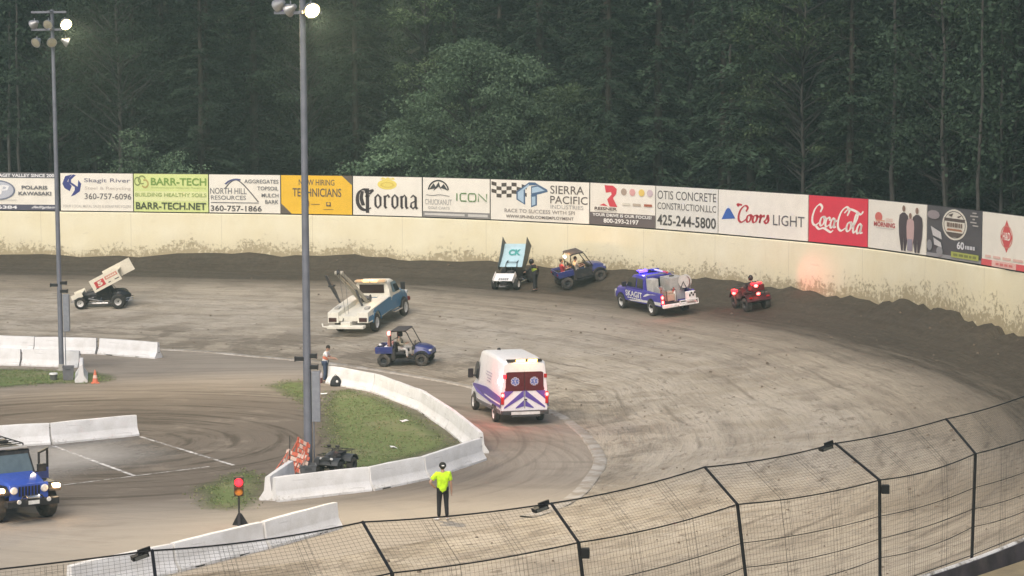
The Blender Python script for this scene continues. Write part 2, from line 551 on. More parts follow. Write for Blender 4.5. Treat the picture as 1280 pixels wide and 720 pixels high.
def wall_material():
    g = NT_('yellow_painted_concrete')
    t, h = g.attr('along'), g.attr('above_clay')
    v = g.vec(t, h)
    n1 = g.noise(v, .5, 5, .6)
    strk = g.noise(g.vec(g.math('MULTIPLY', t, 3.), g.math('MULTIPLY', h, .35)), 1, 4, .6)
    spl = g.noise(v, 4.2, 8, .72, .0)
    spl2 = g.noise(g.vec(g.math('MULTIPLY', t, .22), 4.), 1, 3, .5)
    fin = g.noise(v, 9., 4, .7)
    c = g.mix(g.rng(n1, .35, .65), (.80, .725, .50), (.845, .785, .58))
    c = g.mix(g.math('MULTIPLY', g.rng(strk, .55, .75), .14), c, (.55, .46, .28))
    # tyre-thrown clay: thick at the foot, thinning upward; a few long scrapes
    reach = g.math('ADD', .22, g.math('MULTIPLY', g.rng(spl2, .3, .7), .62))
    reach = g.math('ADD', reach, g.math('MULTIPLY', g.rng(t, ARC[7 * NT], ARC[10 * NT]), .35))
    lvl = g.math('DIVIDE', h, reach)
    clp = g.noise(v, 1.1, 4, .6, .3)
    thr = g.math('ADD', .43, g.math('MULTIPLY', g.math('SUBTRACT', lvl, g.math('MULTIPLY', g.rng(clp, .35, .65), .9)), .13))
    s_ = g.math('MULTIPLY', g.math('SUBTRACT', spl, thr), 14., clamp=True)
    c = g.mix(g.math('MULTIPLY', s_, .72), c, (.25, .195, .115))
    haze = g.math('MULTIPLY', g.rng(lvl, 2.6, .1), g.rng(n1, .25, .6))
    c = g.mix(g.math('MULTIPLY', haze, .42), c, (.47, .38, .21))
    seam = g.rng(g.math('FRACT', g.math('DIVIDE', t, 6.1)), .006, .002)
    c = g.mix(g.math('MULTIPLY', seam, .45), c, (.33, .28, .18))
    sm = g.math('MULTIPLY', g.rng(g.noise(g.vec(g.math('MULTIPLY', t, .6), g.math('MULTIPLY', h, 2.4), 9.), 1, 6, .7), .62, .72), .35)
    c = g.mix(sm, c, (.42, .35, .22))
    g.bump(g.math('ADD', fin, g.math('MULTIPLY', s_, 2.)), .3, .03)
    return g.done(c, .6, .3)

# ------------------------------------------------------------------ terrain sheets
V, F, A1, A2 = [], [], [], []
vfr = np.concatenate([np.linspace(0, .86, 60), np.linspace(.87, 1.0, 24)])
nv = len(vfr)
prn = np.random.RandomState(3)
bn = [sum(math.sin(i * fq + ph) * am for fq, ph, am in ((1.7, .3, .05), (.61, 1., .09), (3.9, 2., .03))) for i in range(NW)]
for i in range(NW):
    bn[i] = bn[i] * (1 + .5 * sstep((i - 7.5 * NT) / NT)) + prn.normal(0, .012) * sstep((i - 7.5 * NT) / NT)
for i in range(NW):
    wd = np.hypot(*(WP[i] - KP[i]))
    for k, v in enumerate(vfr):
        p = KP[i] * (1 - v) + WP[i] * v
        dw = (1 - v) * wd
        z = clay_z(i, v)
        if k > 0 and k < nv:
            z += .018 * math.sin(i * .9 + k * 1.9) * math.sin(k * 1.1) + prn.normal(0, .008)
        if dw < 2.2: z += bn[i] * sstep(1 - dw / 2.2) + prn.normal(0, .016) * (dw < 1.2)
        V.append((p[0], p[1], z)); A1.append(ARC[i]); A2.append(dw)
for i in range(NW - 1):
    for k in range(nv - 1):
        F.append((i * nv + k, i * nv + k + 1, (i + 1) * nv + k + 1, (i + 1) * nv + k))
clay_m = clay_material()
tag(attr_mesh('race_track', V, F, {'along': A1, 'from_wall': A2}, clay_m), kind='structure')

mb = MB(); N = 60
for i in range(N + 1):
    for j in range(N + 1):
        mb.V.append((-150 + 200 * i / N, 10 + 160 * j / N, 0))
for i in range(N):
    for j in range(N):
        mb.F.append((i * (N + 1) + j, (i + 1) * (N + 1) + j, (i + 1) * (N + 1) + j + 1, i * (N + 1) + j + 1)); mb.M.append(0)
inf_m = infield_material()
tag(mb.build('infield_ground', inf_m), kind='structure')

# land outside the wall: level strip, then the wooded hillside
T2 = np.gradient(WP, axis=0); NRM = np.stack([-T2[:, 1], T2[:, 0]], 1); NRM /= np.hypot(*NRM.T)[:, None]
for i in range(NW):
    if NRM[i] @ (WP[i] - KP[i]) < 0: NRM[i] *= -1
mb = MB(); offs = [.2, 6, 14, 26, 38, 50, 62, 80, 110, 160, 260, 400]
CEN = np.array([-30., 92.])
for i in range(NW):
    for q in offs:
        d = WP[i] + NRM[i] * min(q, 10)
        if q > 10:
            rd = (WP[i] - CEN) / np.hypot(*(WP[i] - CEN)); d = d + rd * (q - 10)
        north = min(1, max(0, (WP[i][1] - 60) / 40))
        z = (2.0 if north > 0 else 2.0) + north * max(0, min(q - 34, 76)) * .62 + north * max(0, q - 110) * .1
        if q > 20: z += prn.normal(0, .5)
        if WP[i][1] < 62 : z = 2.0
        mb.V.append((d[0], d[1], z))
no_ = len(offs)
for i in range(NW - 1):
    for k in range(no_ - 1):
        mb.F.append((i * no_ + k, i * no_ + k + 1, (i + 1) * no_ + k + 1, (i + 1) * no_ + k)); mb.M.append(0)
soil_m = soil_material()
tag(mb.build('hillside', soil_m, smooth='all'), kind='structure')

# ------------------------------------------------------------------ outer wall
iA, iB = 0, 0
E_T = .45
SPL = 14 * NT
def wall_piece(name, i0, i1, m, label, ratt=True):
    rows = []
    for i in range(i0, i1 + 1):
        a = WP[i]; n = NRM[i]; E_T = .45 if i1 <= SPL else .11
        lo = ZB[i] - .9; hi = ZT[i]
        zs = [lo] + list(np.linspace(ZB[i] - .15, hi - .04, 8)) + [hi]
        ring = [(*(a), z) for z in zs]
        ring[-1] = (*(a + n * .03), hi)
        ring += [(*(a + n * (E_T - .03)), hi), (*(a + n * E_T), hi - .04), (*(a + n * E_T), min(lo, 1.6))]
        rows.append((ring, ARC[i], ZB[i] + bn[i]))
    V = [p for r, _, _ in rows for p in r]; n = len(rows[0][0]); F = []
    at = [a for r, a, _ in rows for p in r]; ab = [p[2] - zb for r, _, zb in rows for p in r]
    for i in range(len(rows) - 1):
        for k in range(n - 1):
            F.append((i * n + k, i * n + k + 1, (i + 1) * n + k + 1, (i + 1) * n + k))
    F.append(tuple(range(n))); F.append(tuple((len(rows) - 1) * n + k for k in range(n))[::-1])
    o = attr_mesh(name, V, F, {'along': at, 'above_clay': ab}, m, smooth=False)
    return tag(o, label, 'wall')
SPL = 14 * NT
wall_m = wall_material()
wall_piece('concrete_wall', NT, SPL, wall_m, 'pale yellow concrete outer wall splashed with brown clay under the row of signs')
wg = NT_('white_wall_concrete'); q = wg.noise(wg.obj(), 1.5, 7, .7); q2 = wg.noise(wg.obj(), .6, 6, .7)
wc = wg.mix(wg.rng(q, .5, .62), (.66, .65, .63), (.2, .175, .145)); wg.bump(q, .3, .03)
wall_piece('concrete_wall', SPL + 1, NW - 1, wg.done(wc, .8), 'white-topped chipped concrete wall under the wire fence beside the brown path')

# ------------------------------------------------------------------ advertising signs on the wall
CR = (.84, .80, .70)
BLK = (.02, .02, .022); GRY = (.16, .16, .17); BRN = (.11, .085, .07); LGY = (.42, .41, .39)
NAVY = (.045, .055, .22); RED = (.62, .035, .05); GRN = (.12, .24, .08); BLUE = (.05, .13, .42)
def paint(c):
    nm = 'sign_paint_%02x%02x%02x' % tuple(int(min(1, x) ** (1 / 2.2) * 255) for x in c)
    return mat(nm, c, .45, var=.05, scale=1.2, dirt=.18, dirtcol=(c[0] * .7, c[1] * .66, c[2] * .56))
dark_edge = mat('sign_edge_dark', (.03, .028, .025), .7)
def wall_at(px, z=5.575):
    """where the image column px crosses the wall line"""
    best = None
    for i in range(NW - 1):
        f_ = []
        for j in (i, i + 1):
            d = Vector((WP[j][0], WP[j][1], z - CAM_H))
            dep = d.y * math.cos(PITCH) - d.z * math.sin(PITCH)
            f_.append(640 + F_PX * d.x / dep)
        if (f_[0] - px) * (f_[1] - px) <= 0 and WP[i][1] > 95:
            k = (px - f_[0]) / (f_[1] - f_[0] + 1e-12)
            return WP[i] * (1 - k) + WP[i + 1] * k
class Sign:
    def __init__(s, x0, x1, label, col, curved=True):
        a = x0 if not isinstance(x0, (int, float)) else wall_at(x0)
        b = x1 if not isinstance(x1, (int, float)) else wall_at(x1)
        d = (b - a) / np.hypot(*(b - a)); n = np.array([-d[1], d[0]])
        a = a + n * .12; b = b + n * .12
        s.W = np.hypot(*(b - a)); s.H = 2.40; s.k = 0
        s.o = empty('billboard', (a[0], a[1], 5.655), math.atan2(d[1], d[0]))
        tag(s.o, label, 'sign')
        MB().box(.02, s.W - .02, 0, .05, 0, s.H).build('panel', paint(col), s.o)
        fr = MB()
        fr.box(.0, s.W, .052, .11, -.075, .03).box(0, s.W, .052, .11, s.H - .05, s.H + .03)
        for u in (.01, s.W * .5, s.W - .09): fr.box(u, u + .08, .054, .15, -.08, s.H + .02)
        fr.build('frame', dark_edge, s.o)
    def y(s):
        s.k += 1; return -.004 - .004 * s.k
    def P(s, u, v, y): return (u * s.W, y, v * s.H)
    def rect(s, u0, v0, u1, v1, col, name='color_field'):
        y = s.y(); return MB().quad(s.P(u0, v0, y), s.P(u1, v0, y), s.P(u1, v1, y), s.P(u0, v1, y)).build(name, paint(col), s.o, fix=False)
    def polys(s, polys, col, name='emblem'):
        y = s.y(); mb = MB()
        for p in polys: mb.add([s.P(u, v, y) for u, v in p], [tuple(range(len(p)))])
        return mb.build(name, paint(col), s.o, fix=False)
    def text(s, t, u0, v0, u1, v1, col, bold=0.012, shear=0., name='lettering'):
        y = s.y()
        mb = text_mb(t, s.P(u0, v0, y), (s.W * (u1 - u0), 0, 0), (0, 0, s.H * (v1 - v0)), bold, shear)
        return mb.build(name, paint(col), s.o, fix=False)
    def pen(s, strokes, box, col, ang=35, wide=.4, thin=.12, name='lettering', smooth=True, ext=None):
        V, F = nib(strokes, ang, wide, thin, 6, smooth)
        lo = np.array(ext[:2]) if ext else V.min(0); hi = np.array(ext[2:]) if ext else V.max(0)
        u0, v0, u1, v1 = box; y = s.y(); mb = MB()
        mb.add([s.P(u0 + (u1 - u0) * (p[0] - lo[0]) / (hi[0] - lo[0]), v0 + (v1 - v0) * (p[1] - lo[1]) / (hi[1] - lo[1]), y) for p in V], F)
        return mb.build(name, paint(col), s.o, fix=False)
    def dashes(s, u0, v0, u1, v1, col, n=6, name='small_print'):
        # print too small to read: a row of uneven strokes
        r2 = random.Random(int(u0 * 997 + v0 * 131)); y = s.y(); x = u0; k = 0
        ww = [r2.uniform(.6, 1.4) for _ in range(n)]; tot = sum(ww) / .82
        for q in ww:
            d = (u1 - u0) * q / tot
            MB().quad(s.P(x, v0, y), s.P(x + d, v0, y), s.P(x + d, v1, y), s.P(x, v1, y)).build(name, paint(col), s.o, fix=False)
            x += d + (u1 - u0) * .18 / max(1, n - 1)
    def ell(s, cu, cv, ru, rv, n=24, a0=0, a1=360):
        return [(cu + ru * math.cos(math.radians(a0 + (a1 - a0) * k / n)), cv + rv * math.sin(math.radians(a0 + (a1 - a0) * k / n))) for k in range(n + (a1 - a0 != 360))]
    def ring(s, cu, cv, ru, rv, th, a0=0, a1=360, n=24):
        """quads of a ring in panel fractions; th in fractions of rv"""
        o = s.ell(cu, cv, ru, rv, n, a0, a1); i_ = s.ell(cu, cv, ru * (1 - th), rv * (1 - th), n, a0, a1)
        m = len(o) if a1 - a0 == 360 else len(o) - 1
        return [[o[k], o[(k + 1) % len(o)], i_[(k + 1) % len(o)], i_[k]] for k in range(m)]

# the one cut by the left edge of the picture
g = Sign(-62, 72, 'white sign with grey banded edges and an oval emblem, leftmost on the wall', CR)
g.rect(0, .86, 1, 1, (.11, .11, .12)); g.text('SKAGIT VALLEY SINCE 2001', .40, .885, .985, .975, (.8, .8, .8), .03)
g.rect(0, 0, 1, .15, (.09, .09, .13)); g.text('360-848-6384', .1, .03, .62, .12, (.8, .8, .8), .03); g.text('Bellingham', .74, .03, .95, .12, (.7, .7, .72), .03, .2)
g.polys([g.ell(.44, .53, .165, .27)], (.17, .19, .26)); g.polys([g.ell(.44, .53, .15, .235)], (.5, .52, .58))
g.pen([[(0, 4), (1.2, 0), (3, 4)], [(3.2, 0), (3.8, 4)], [(3.6, 4), (5.4, 3.6), (5, 2.1), (3.6, 1.9)]], (.33, .4, .55, .68), (.85, .85, .85), 20, .9, .6, smooth=False)
g.text('POLARIS', .665, .56, .905, .66, GRY, .03); g.text('KAWASAKI', .635, .40, .94, .50, GRY, .03)
g.rect(.3, .265, .62, .275, LGY, 'rule')
# blue spiral emblem
g = Sign(75, 166, 'white sign with a dark blue spiral emblem and phone number by the thin lamp pole', CR)
g.polys([[(.03, .72), (.07, .92), (.17, .97), (.12, .86), (.10, .78), (.16, .66), (.13, .52), (.06, .60)], [(.18, .97), (.22, .95), (.15, .83), (.15, .76), (.24, .64), (.25, .82), (.29, .72), (.27, .52), (.20, .42), (.145, .38), (.20, .55), (.20, .63), (.11, .75), (.12, .86)]], NAVY)
g.text('Skagit River', .33, .73, .965, .87, (.2, .19, .24), .012); g.text('Steel & Recycling', .34, .545, .97, .65, (.55, .5, .45), .004)
g.text('360-757-6096', .335, .31, .975, .47, (.14, .13, .13), .006); g.text('YOUR LOCAL METAL SALES & SCRAP RECYCLERS', .03, .09, .97, .16, (.5, .48, .45), .004)
# green
g = Sign(166.5, 260, 'yellow-green sign with dark green lettering and interlocked rings', (.66, .74, .30))
g.rect(0.01, .28, .99, .54, (.74, .78, .40))
g.polys(g.ring(.055, .80, .045, .12, .3) , (.2, .26, .08)); g.polys(g.ring(.115, .84, .055, .12, .3, 20, 300), (.25, .3, .1)); g.polys(g.ring(.155, .74, .05, .12, .35, -150, 120), (.45, .36, .12))
g.text('BARR-TECH', .235, .70, .975, .90, (.2, .33, .07), .022); g.text('Environmental Organics Recycling', .24, .615, .97, .665, (.45, .55, .2), .004)
g.text('BUILDING HEALTHY SOILS', .025, .40, .975, .50, (.33, .42, .13), .014); g.text('BARR-TECH.NET', .03, .06, .97, .25, (.07, .09, .045), .022)
# hill line
g = Sign(260.5, 350, 'white sign with a curved dark hill line and a list of words at its right', CR)
g.pen([[(0, 2.4), (1, 3.6), (2, 4), (3, 3.4), (4.4, 1.8), (5.8, 0)]], (.22, .28, .70, .87), (.11, .1, .1), 0, .22, .16)
g.pen([[(0, 0), (.6, .8), (1.4, 1.2), (2.2, 1.1)]], (.22, .74, .45, .9), (.09, .1, .22), 0, .3, .45)
g.text('NORTH HILL', .02, .49, .53, .65, GRY, .006); g.text('RESOURCES', .03, .34, .52, .45, GRY, .004)
g.rect(.03, .255, .70, .275, GRY, 'rule'); g.text('360-757-1866', .025, .04, .74, .19, (.1, .09, .09), .016)
for t_, u0, v0 in (('AGGREGATES', .50, .78), ('TOPSOIL', .68, .60), ('MULCH', .74, .42), ('BARK', .79, .25)): g.text(t_, u0, v0, .975, v0 + .10, GRY, .01)
# yellow
g = Sign(350.5, 439.5, 'amber yellow hiring sign with two clipped dark corners behind the tall lamp pole', (.82, .50, .035))
g.polys([[(.86, 1), (1, 1), (1, .76)], [(0, 0), (.15, 0), (0, .27)]], (.13, .11, .09), 'corner')
g.text('NOW HIRING', .255, .745, .755, .90, BRN, .008); g.text('TECHNICIANS', .165, .45, .85, .67, BRN, .012)
g.polys([g.ell(.67, .26, .045, .075, 4, 45, 405)], BRN); g.polys([g.ell(.67, .27, .02, .035)], (.82, .50, .035)); g.rect(.31, .2, .40, .34, (.3, .14, .04)); g.rect(.42, .25, .55, .262, BRN, 'rule'); g.rect(.60, .12, .74, .13, BRN, 'rule')
# gothic black letters
g = Sign(440, 526.5, 'cream sign with black gothic lettering under a small gold crown', CR)
gold = (.80, .66, .16)
g.polys([g.ell(.50, .80, .14, .13)], gold, 'crown'); g.polys([[(.40, .93), (.44, .99), (.48, .95), (.51, 1.0 - .01), (.55, .95), (.59, .985), (.62, .93)]], gold, 'crown'); g.polys(g.ring(.505, .79, .10, .07, .25), (.68, .52, .10), 'crown')
S_ = [[(2.6, 6.3), (1.6, 6.6), (.7, 5.9), (.3, 4.4), (.45, 2.6), (1.2, 1.3), (2.2, 1.0), (3.3, 1.6)], [(1.4, 6.1), (1.15, 4.2), (1.6, 2.2)], [(2.5, 6.9), (2.5, .2)], [(1.9, 5.8), (3.6, 6.4), (2.9, 5.3)],
      [(2.1, 5.0), (2.9, 4.6)]]
g.pen(S_, (.05, .04, .315, .70), (.05, .038, .04), 35, .85, .3, ext=(0, 0, 4, 7))
def goth(x, kind):
    a = [(x, 1), (x, 3.2)]; b = [(x + 1.1, 1.2), (x + 1.1, 3.4)]
    if kind == 'o': return [[(x, 1.2), (x, 3.2), (x + .6, 3.9), (x + 1.2, 3.2), (x + 1.2, 1.2), (x + .55, .5), (x, 1.2)]]
    if kind == 'r': return [[(x - .2, 3.3), (x + .15, 3.7), (x + .15, .9), (x + .5, .5)], [(x + .15, 3.2), (x + .9, 3.9), (x + 1.2, 3.2)]]
    if kind == 'n': return [[(x - .2, 3.3), (x + .15, 3.7), (x + .15, .9), (x + .45, .5)], [(x + .15, 3.1), (x + .9, 3.9), (x + 1.2, 3.3), (x + 1.2, 1.0), (x + 1.55, .5)]]
    return [[(x, 3.3), (x + .6, 3.9), (x + 1.15, 3.4), (x + 1.15, 1.0), (x + 1.55, .5)], [(x + 1.15, 2.5), (x + .1, 1.9), (x + .05, 1.0), (x + .55, .5), (x + 1.15, 1.2)]]
L = []
for k, (x, c_) in enumerate(((0.2, 'o'), (2.3, 'r'), (4.2, 'o'), (6.2, 'n'), (8.5, 'a'))): L += goth(x, c_)
g.pen(L, (.315, .17, .95, .56), (.05, .038, .04), 40, .62, .22, smooth=False)
# mountains and ICON
g = Sign(527, 611, 'cream sign with a black mountain arch and thin green capitals', CR)
g.rect(0, 0, 1, .145, (.25, .24, .23)); g.rect(.03, .045, .63, .10, (.6, .58, .54), 'rule'); g.rect(.68, .04, .97, .105, (.6, .58, .54), 'rule')
g.polys(g.ring(.24, .66, .16, .29, .12, 8, 172), BLK)
g.polys([[(.10, .70), (.17, .86), (.21, .74)], [(.16, .66), (.245, .90), (.28, .72), (.30, .66), (.245, .78)], [(.27, .75), (.32, .85), (.385, .68), (.33, .72)]], (.06, .06, .06))
g.pen([[(0, 1), (2, .6), (4, 1.2), (7, .4)]], (.055, .535, .41, .58), GRY, 90, .3, .3)
g.text('CHUCKANUT', .04, .32, .44, .46, LGY, .004); g.text('GOLF CARTS', .085, .205, .41, .275, LGY, .004)
g.pen([[(0, 0), (0, 2)], [(2.6, 2), (1.2, 2), (.9, 1.6), (.9, .4), (1.2, 0), (2.6, 0)], [(4.2, 0), (3.4, 0), (3.1, .4), (3.1, 1.6), (3.4, 2), (4.8, 2), (5.1, 1.6), (5.1, .4), (4.8, 0), (4.3, 0)], [(5.8, 0), (5.8, 2), (8, 0), (8, 2)]], (.51, .42, .965, .64), GRN, 45, .3, .3, smooth=False, name='letter')
# checkered
g = Sign(611.5, 735, 'wide cream sign with a checkered flag and blue angular monogram', CR)
fl = []
for r in range(4):
    for c in range(7):
        if (r + c) % 2 == 0:
            def fp(a, b): return (.012 + a * .052, .965 - b * .092 - .035 * math.sin(a * .9 + .4) * .8 - a * .012)
            fl.append([fp(c, r), fp(c + 1, r), fp(c + 1, r + 1), fp(c, r + 1)])
g.polys(fl, (.09, .075, .06), 'flag')
g.polys([[(.27, .72), (.40, .96), (.46, .96), (.50, .90), (.40, .88), (.36, .80), (.36, .40), (.27, .52)], [(.42, .34), (.42, .86), (.50, .90), (.58, .80), (.59, .74), (.48, .66), (.48, .40)]], (.08, .14, .24))
g.polys([[(.285, .70), (.40, .92), (.395, .86), (.345, .76), (.345, .44), (.285, .54)], [(.43, .38), (.43, .60), (.465, .62), (.465, .42)], [(.43, .69), (.43, .83), (.49, .86), (.56, .77)]], (.42, .56, .68))
g.text('SIERRA', .615, .70, .95, .90, (.13, .11, .10), .004); g.text('PACIFIC', .615, .46, .985, .65, (.13, .11, .10), .004); g.text('INDUSTRIES', .62, .335, .945, .43, LGY, .002)
g.text('RACE TO SUCCESS WITH SPI', .15, .20, .86, .29, (.3, .26, .24), .004); g.text('WWW.SPI-IND.COM/EMPLOYMENT', .165, .065, .85, .14, (.2, .17, .16), .012)
# red R
g = Sign(735.5, 817, 'cream sign with a big red letter over a dark brown phone band', CR)
g.rect(0, 0, 1, .30, (.15, .125, .12))
g.polys([[(.23, .96), (.36, .955), (.42, .88), (.41, .76), (.36, .66), (.43, .45), (.31, .45), (.27, .62), (.34, .74), (.33, .80), (.25, .78)], [(.15, .47), (.22, .52), (.285, .455)]], (.66, .07, .09))
g.text('REISNER', .075, .355, .425, .43, (.12, .08, .07), .03); g.rect(.08, .325, .42, .335, LGY, 'rule')
for cu, cc in ((.53, (.42, .33, .26)), (.66, (.72, .38, .36)), (.80, (.80, .58, .16)), (.925, (.62, .5, .52))): g.polys([g.ell(cu, .82, .045, .085, 12)], cc)
for cu, cc in ((.57, (.70, .66, .55)), (.73, (.5, .42, .33)), (.90, (.42, .14, .08))): g.rect(cu - .06, .50, cu + .06, .555, cc, 'badge')
g.text('YOUR DRIVE IS OUR FOCUS!', .05, .205, .955, .28, (.85, .83, .78), .03); g.text('800-293-2197', .225, .055, .765, .165, (.85, .83, .78), .03)
# concrete
g = Sign(817.5, 895, 'cream sign of plain black capitals and a large phone number', (.76, .74, .66))
g.text('OTIS CONCRETE', .03, .70, .975, .90, (.1, .09, .085), .002); g.text('CONSTRUCTION,LLC', .03, .44, .975, .62, (.1, .09, .085), .0); g.text('425-244-5800', .03, .09, .975, .34, (.08, .075, .07), .018)
# peak and script
g = Sign(895.5, 1007.5, 'cream sign with a blue mountain peak and red slanted script', CR)
g.polys([[(.04, .33), (.115, .66), (.20, .37)], ], (.05, .13, .42)); g.polys([[(.095, .57), (.115, .66), (.14, .575), (.118, .60)]], (.75, .78, .82))
def script(seq):
    out = []
    for ch, x, k in seq:
        if ch == 'C': out.append([(x + 2.0 * k, 3.3 * k), (x + 2.3 * k, 4.4 * k), (x + 1.5 * k, 4.9 * k), (x + .5 * k, 3.9 * k), (x + .05 * k, 2.2 * k), (x + .25 * k, .8 * k), (x + 1.1 * k, .3 * k), (x + 2.3 * k, 1.2 * k)])
        if ch == 'o': out.append([(x + 1.0, 2.5), (x + .35, 2.2), (x + .1, 1.2), (x + .4, .5), (x + 1.0, .8), (x + 1.25, 1.8), (x + 1.0, 2.5), (x + 1.7, 2.0)])
        if ch == 'r': out.append([(x, 1.9), (x + .45, 2.7), (x + .3, .5), (x + .45, 1.7), (x + 1.2, 2.6), (x + 1.3, 2.1)])
        if ch == 's': out.append([(x, .8), (x + .7, 1.7), (x + .9, 2.7), (x + 1.25, 1.3), (x + .8, .5), (x + .2, .8)])
        if ch == 'c': out.append([(x + 1.15, 1.9), (x + .95, 2.5), (x + .35, 2.2), (x + .1, 1.2), (x + .4, .5), (x + 1.3, 1.1)])
        if ch == 'a': out.append([(x + 1.15, 2.3), (x + .5, 2.5), (x + .1, 1.3), (x + .35, .5), (x + .95, 1.0), (x + 1.2, 2.4), (x + 1.1, .8), (x + 1.7, .9)])
        if ch == 'l': out.append([(x, 1.2), (x + .9, 3.4), (x + .85, 4.8), (x + .4, 3.8), (x + .3, 1.2), (x + .6, .5), (x + 1.1, 1.0)])
    return out
L = script([('C', 0, 1), ('o', 2.3, 1), ('o', 4.0, 1), ('r', 5.8, 1), ('s', 7.2, 1)])
L = [[(p[0] + p[1] * .12, p[1]) for p in s_] for s_ in L] + [[(.3, 4.6), (-.1, 5.2), (1.2, 5.0)]]
g.pen(L, (.21, .28, .585, .72), (.50, .045, .06), 30, .62, .26)
g.text('LIGHT', .625, .29, .965, .52, (.13, .12, .13), .0)
# red script
g = Sign(1008, 1081.5, 'red sign with flowing white script filling it', (.68, .045, .075))
L = script([('C', 0, 1), ('o', 2.2, 1), ('c', 3.75, 1), ('a', 5.1, 1), ('C', 7.1, 1.12), ('o', 9.5, 1), ('l', 11.1, 1), ('a', 12.3, 1)])
L = [[(p[0] + p[1] * .18, p[1] * 1.0 - .10 * p[0]) for p in s_] for s_ in L]
L += [[(1.2, .2), (2.2, -.55), (3.6, -.3), (5.4, -1.0), (6.2, -.55)], [(9.2, 3.3), (10.4, 4.2), (12.2, 3.9), (13.6, 3.3), (14.3, 4.0)], [(6.75, 1.3), (7.4, 1.6)]]
g.pen(L, (.05, .22, .94, .84), (.86, .82, .74), 35, .62, .24)
# three people
g = Sign(1082, 1154.5, 'cream sign with a group of three dark figures beside a small red motif', CR)
g.polys([g.ell(.19, .66, .065, .10, 20)], (.66, .16, .13)); g.rect(.14, .575, .30, .60, (.75, .4, .25), 'rule')
g.text('GOOD', .32, .58, .44, .65, (.74, .45, .38), .01); g.text('MORNING', .11, .46, .48, .56, (.46, .07, .07), .03); g.rect(.15, .43, .46, .437, LGY, 'rule')
def fig(cx, top, bot, w_, shoulder=.80):
    h = top - bot
    return [(cx - w_ * .22, bot), (cx - w_ * .45, bot + h * .35), (cx - w_ * .5, bot + h * .62), (cx - w_ * .42, bot + h * .78), (cx - w_ * .14, bot + h * .84), (cx + w_ * .14, bot + h * .84), (cx + w_ * .42, bot + h * .78), (cx + w_ * .5, bot + h * .62), (cx + w_ * .45, bot + h * .35), (cx + w_ * .22, bot), (cx + w_ * .04, bot), (cx, bot + h * .3), (cx - w_ * .04, bot)]
g.polys([fig(.63, .95, .03, .17), fig(.86, .93, .02, .18)], (.075, .06, .065), 'figure'); g.polys([fig(.745, .83, .04, .13)], (.55, .38, .36), 'figure')
for q_ in ((.63, .885, .026, .065, 12), (.745, .75, .024, .06, 12), (.855, .865, .026, .065, 12)): g.polys([g.ell(*q_)], (.26, .16, .12), 'face')
g.polys([[(.70, .05), (.79, .05), (.785, .28), (.705, .28)]], (.3, .27, .32), 'figure')
# dark racing sign
g = Sign(1155, 1223.5, 'dark grey sign with a round white badge and a green yellow strip', (.085, .085, .092))
g.rect(0, 0, 1, .07, (.30, .30, .31)); g.polys([g.ell(.52, .68, .225, .30, 28)], (.74, .70, .60), 'badge'); g.polys(g.ring(.52, .68, .20, .265, .06), (.13, .12, .11), 'badge')
g.polys([[(.34, .74), (.70, .74), (.715, .80), (.33, .80)], [(.36, .53), (.68, .53), (.60, .44), (.44, .44)]], (.1, .08, .07), 'badge'); g.polys([[(.38, .56), (.67, .56), (.64, .60), (.4, .60)]], (.36, .16, .08), 'badge'); g.polys([[(.40, .86), (.50, .90), (.47, .83)], [(.56, .84), (.66, .88), (.60, .82)]], (.1, .08, .07), 'badge')
g.dashes(.385, .63, .665, .715, (.2, .15, .12), 6)
g.polys([[(.09, .60), (.28, .50), (.30, .36), (.13, .42)], [(.14, .38), (.28, .30), (.30, .20), (.16, .24)]], (.62, .60, .58), 'car_picture'); g.polys([g.ell(.07, .22, .05, .11, 12), g.ell(.26, .12, .06, .10, 12)], (.27, .27, .28), 'car_picture'); g.polys([g.ell(.14, .83, .12, .09, 10)], (.30, .26, .27), 'car_picture')
g.text('60', .58, .22, .71, .37, (.74, .74, .76), .03); g.dashes(.73, .24, .90, .31, (.6, .6, .62), 4); g.rect(.48, .05, .97, .16, (.42, .46, .10), 'strip'); g.dashes(.52, .08, .93, .13, (.2, .22, .06), 5)
for k in range(5): g.rect(.86 - .04 * (k % 2), .70 + .06 * k, .96 - .03 * (k % 3), .725 + .06 * k, (.45, .42, .40), 'badge')
# diamond
g = Sign(1224, 1310, 'cream sign with a red diamond emblem over a pink line and red band', CR)
g.polys([[(.37, .29), (.455, .58), (.37, .90), (.285, .58)]], (.62, .09, .09)); g.polys(g.ring(.37, .585, .09, .215, .1), (.66, .22, .18)); g.text('H&D', .315, .52, .425, .67, (.86, .78, .70), .02)
g.rect(0, .0, 1, .115, (.70, .10, .11)); g.rect(.16, .0, .52, .115, (.80, .5, .44)); g.dashes(.06, .155, .62, .20, (.76, .50, .43), 4); g.dashes(.22, .035, .47, .08, (.68, .2, .18), 4)
# plain continuations, round the bend and past the left edge
g = Sign(wall_at(-158), wall_at(-63), 'plain grey-white sign beyond the left edge, partly out of view', (.7, .68, .6)); g.rect(.05, .3, .95, .7, (.25, .3, .4))

g = Sign(wall_at(1310), WP[12 * NT], 'pale sign with one blue block, past the red diamond sign beyond the right edge', (.7, .68, .6)); g.rect(.1, .25, .9, .7, (.12, .2, .42))
g = Sign(WP[12 * NT], WP[13 * NT], 'pale sign with one green block, last of the row beyond the right edge', (.72, .7, .62)); g.rect(.1, .25, .9, .7, (.14, .3, .16))

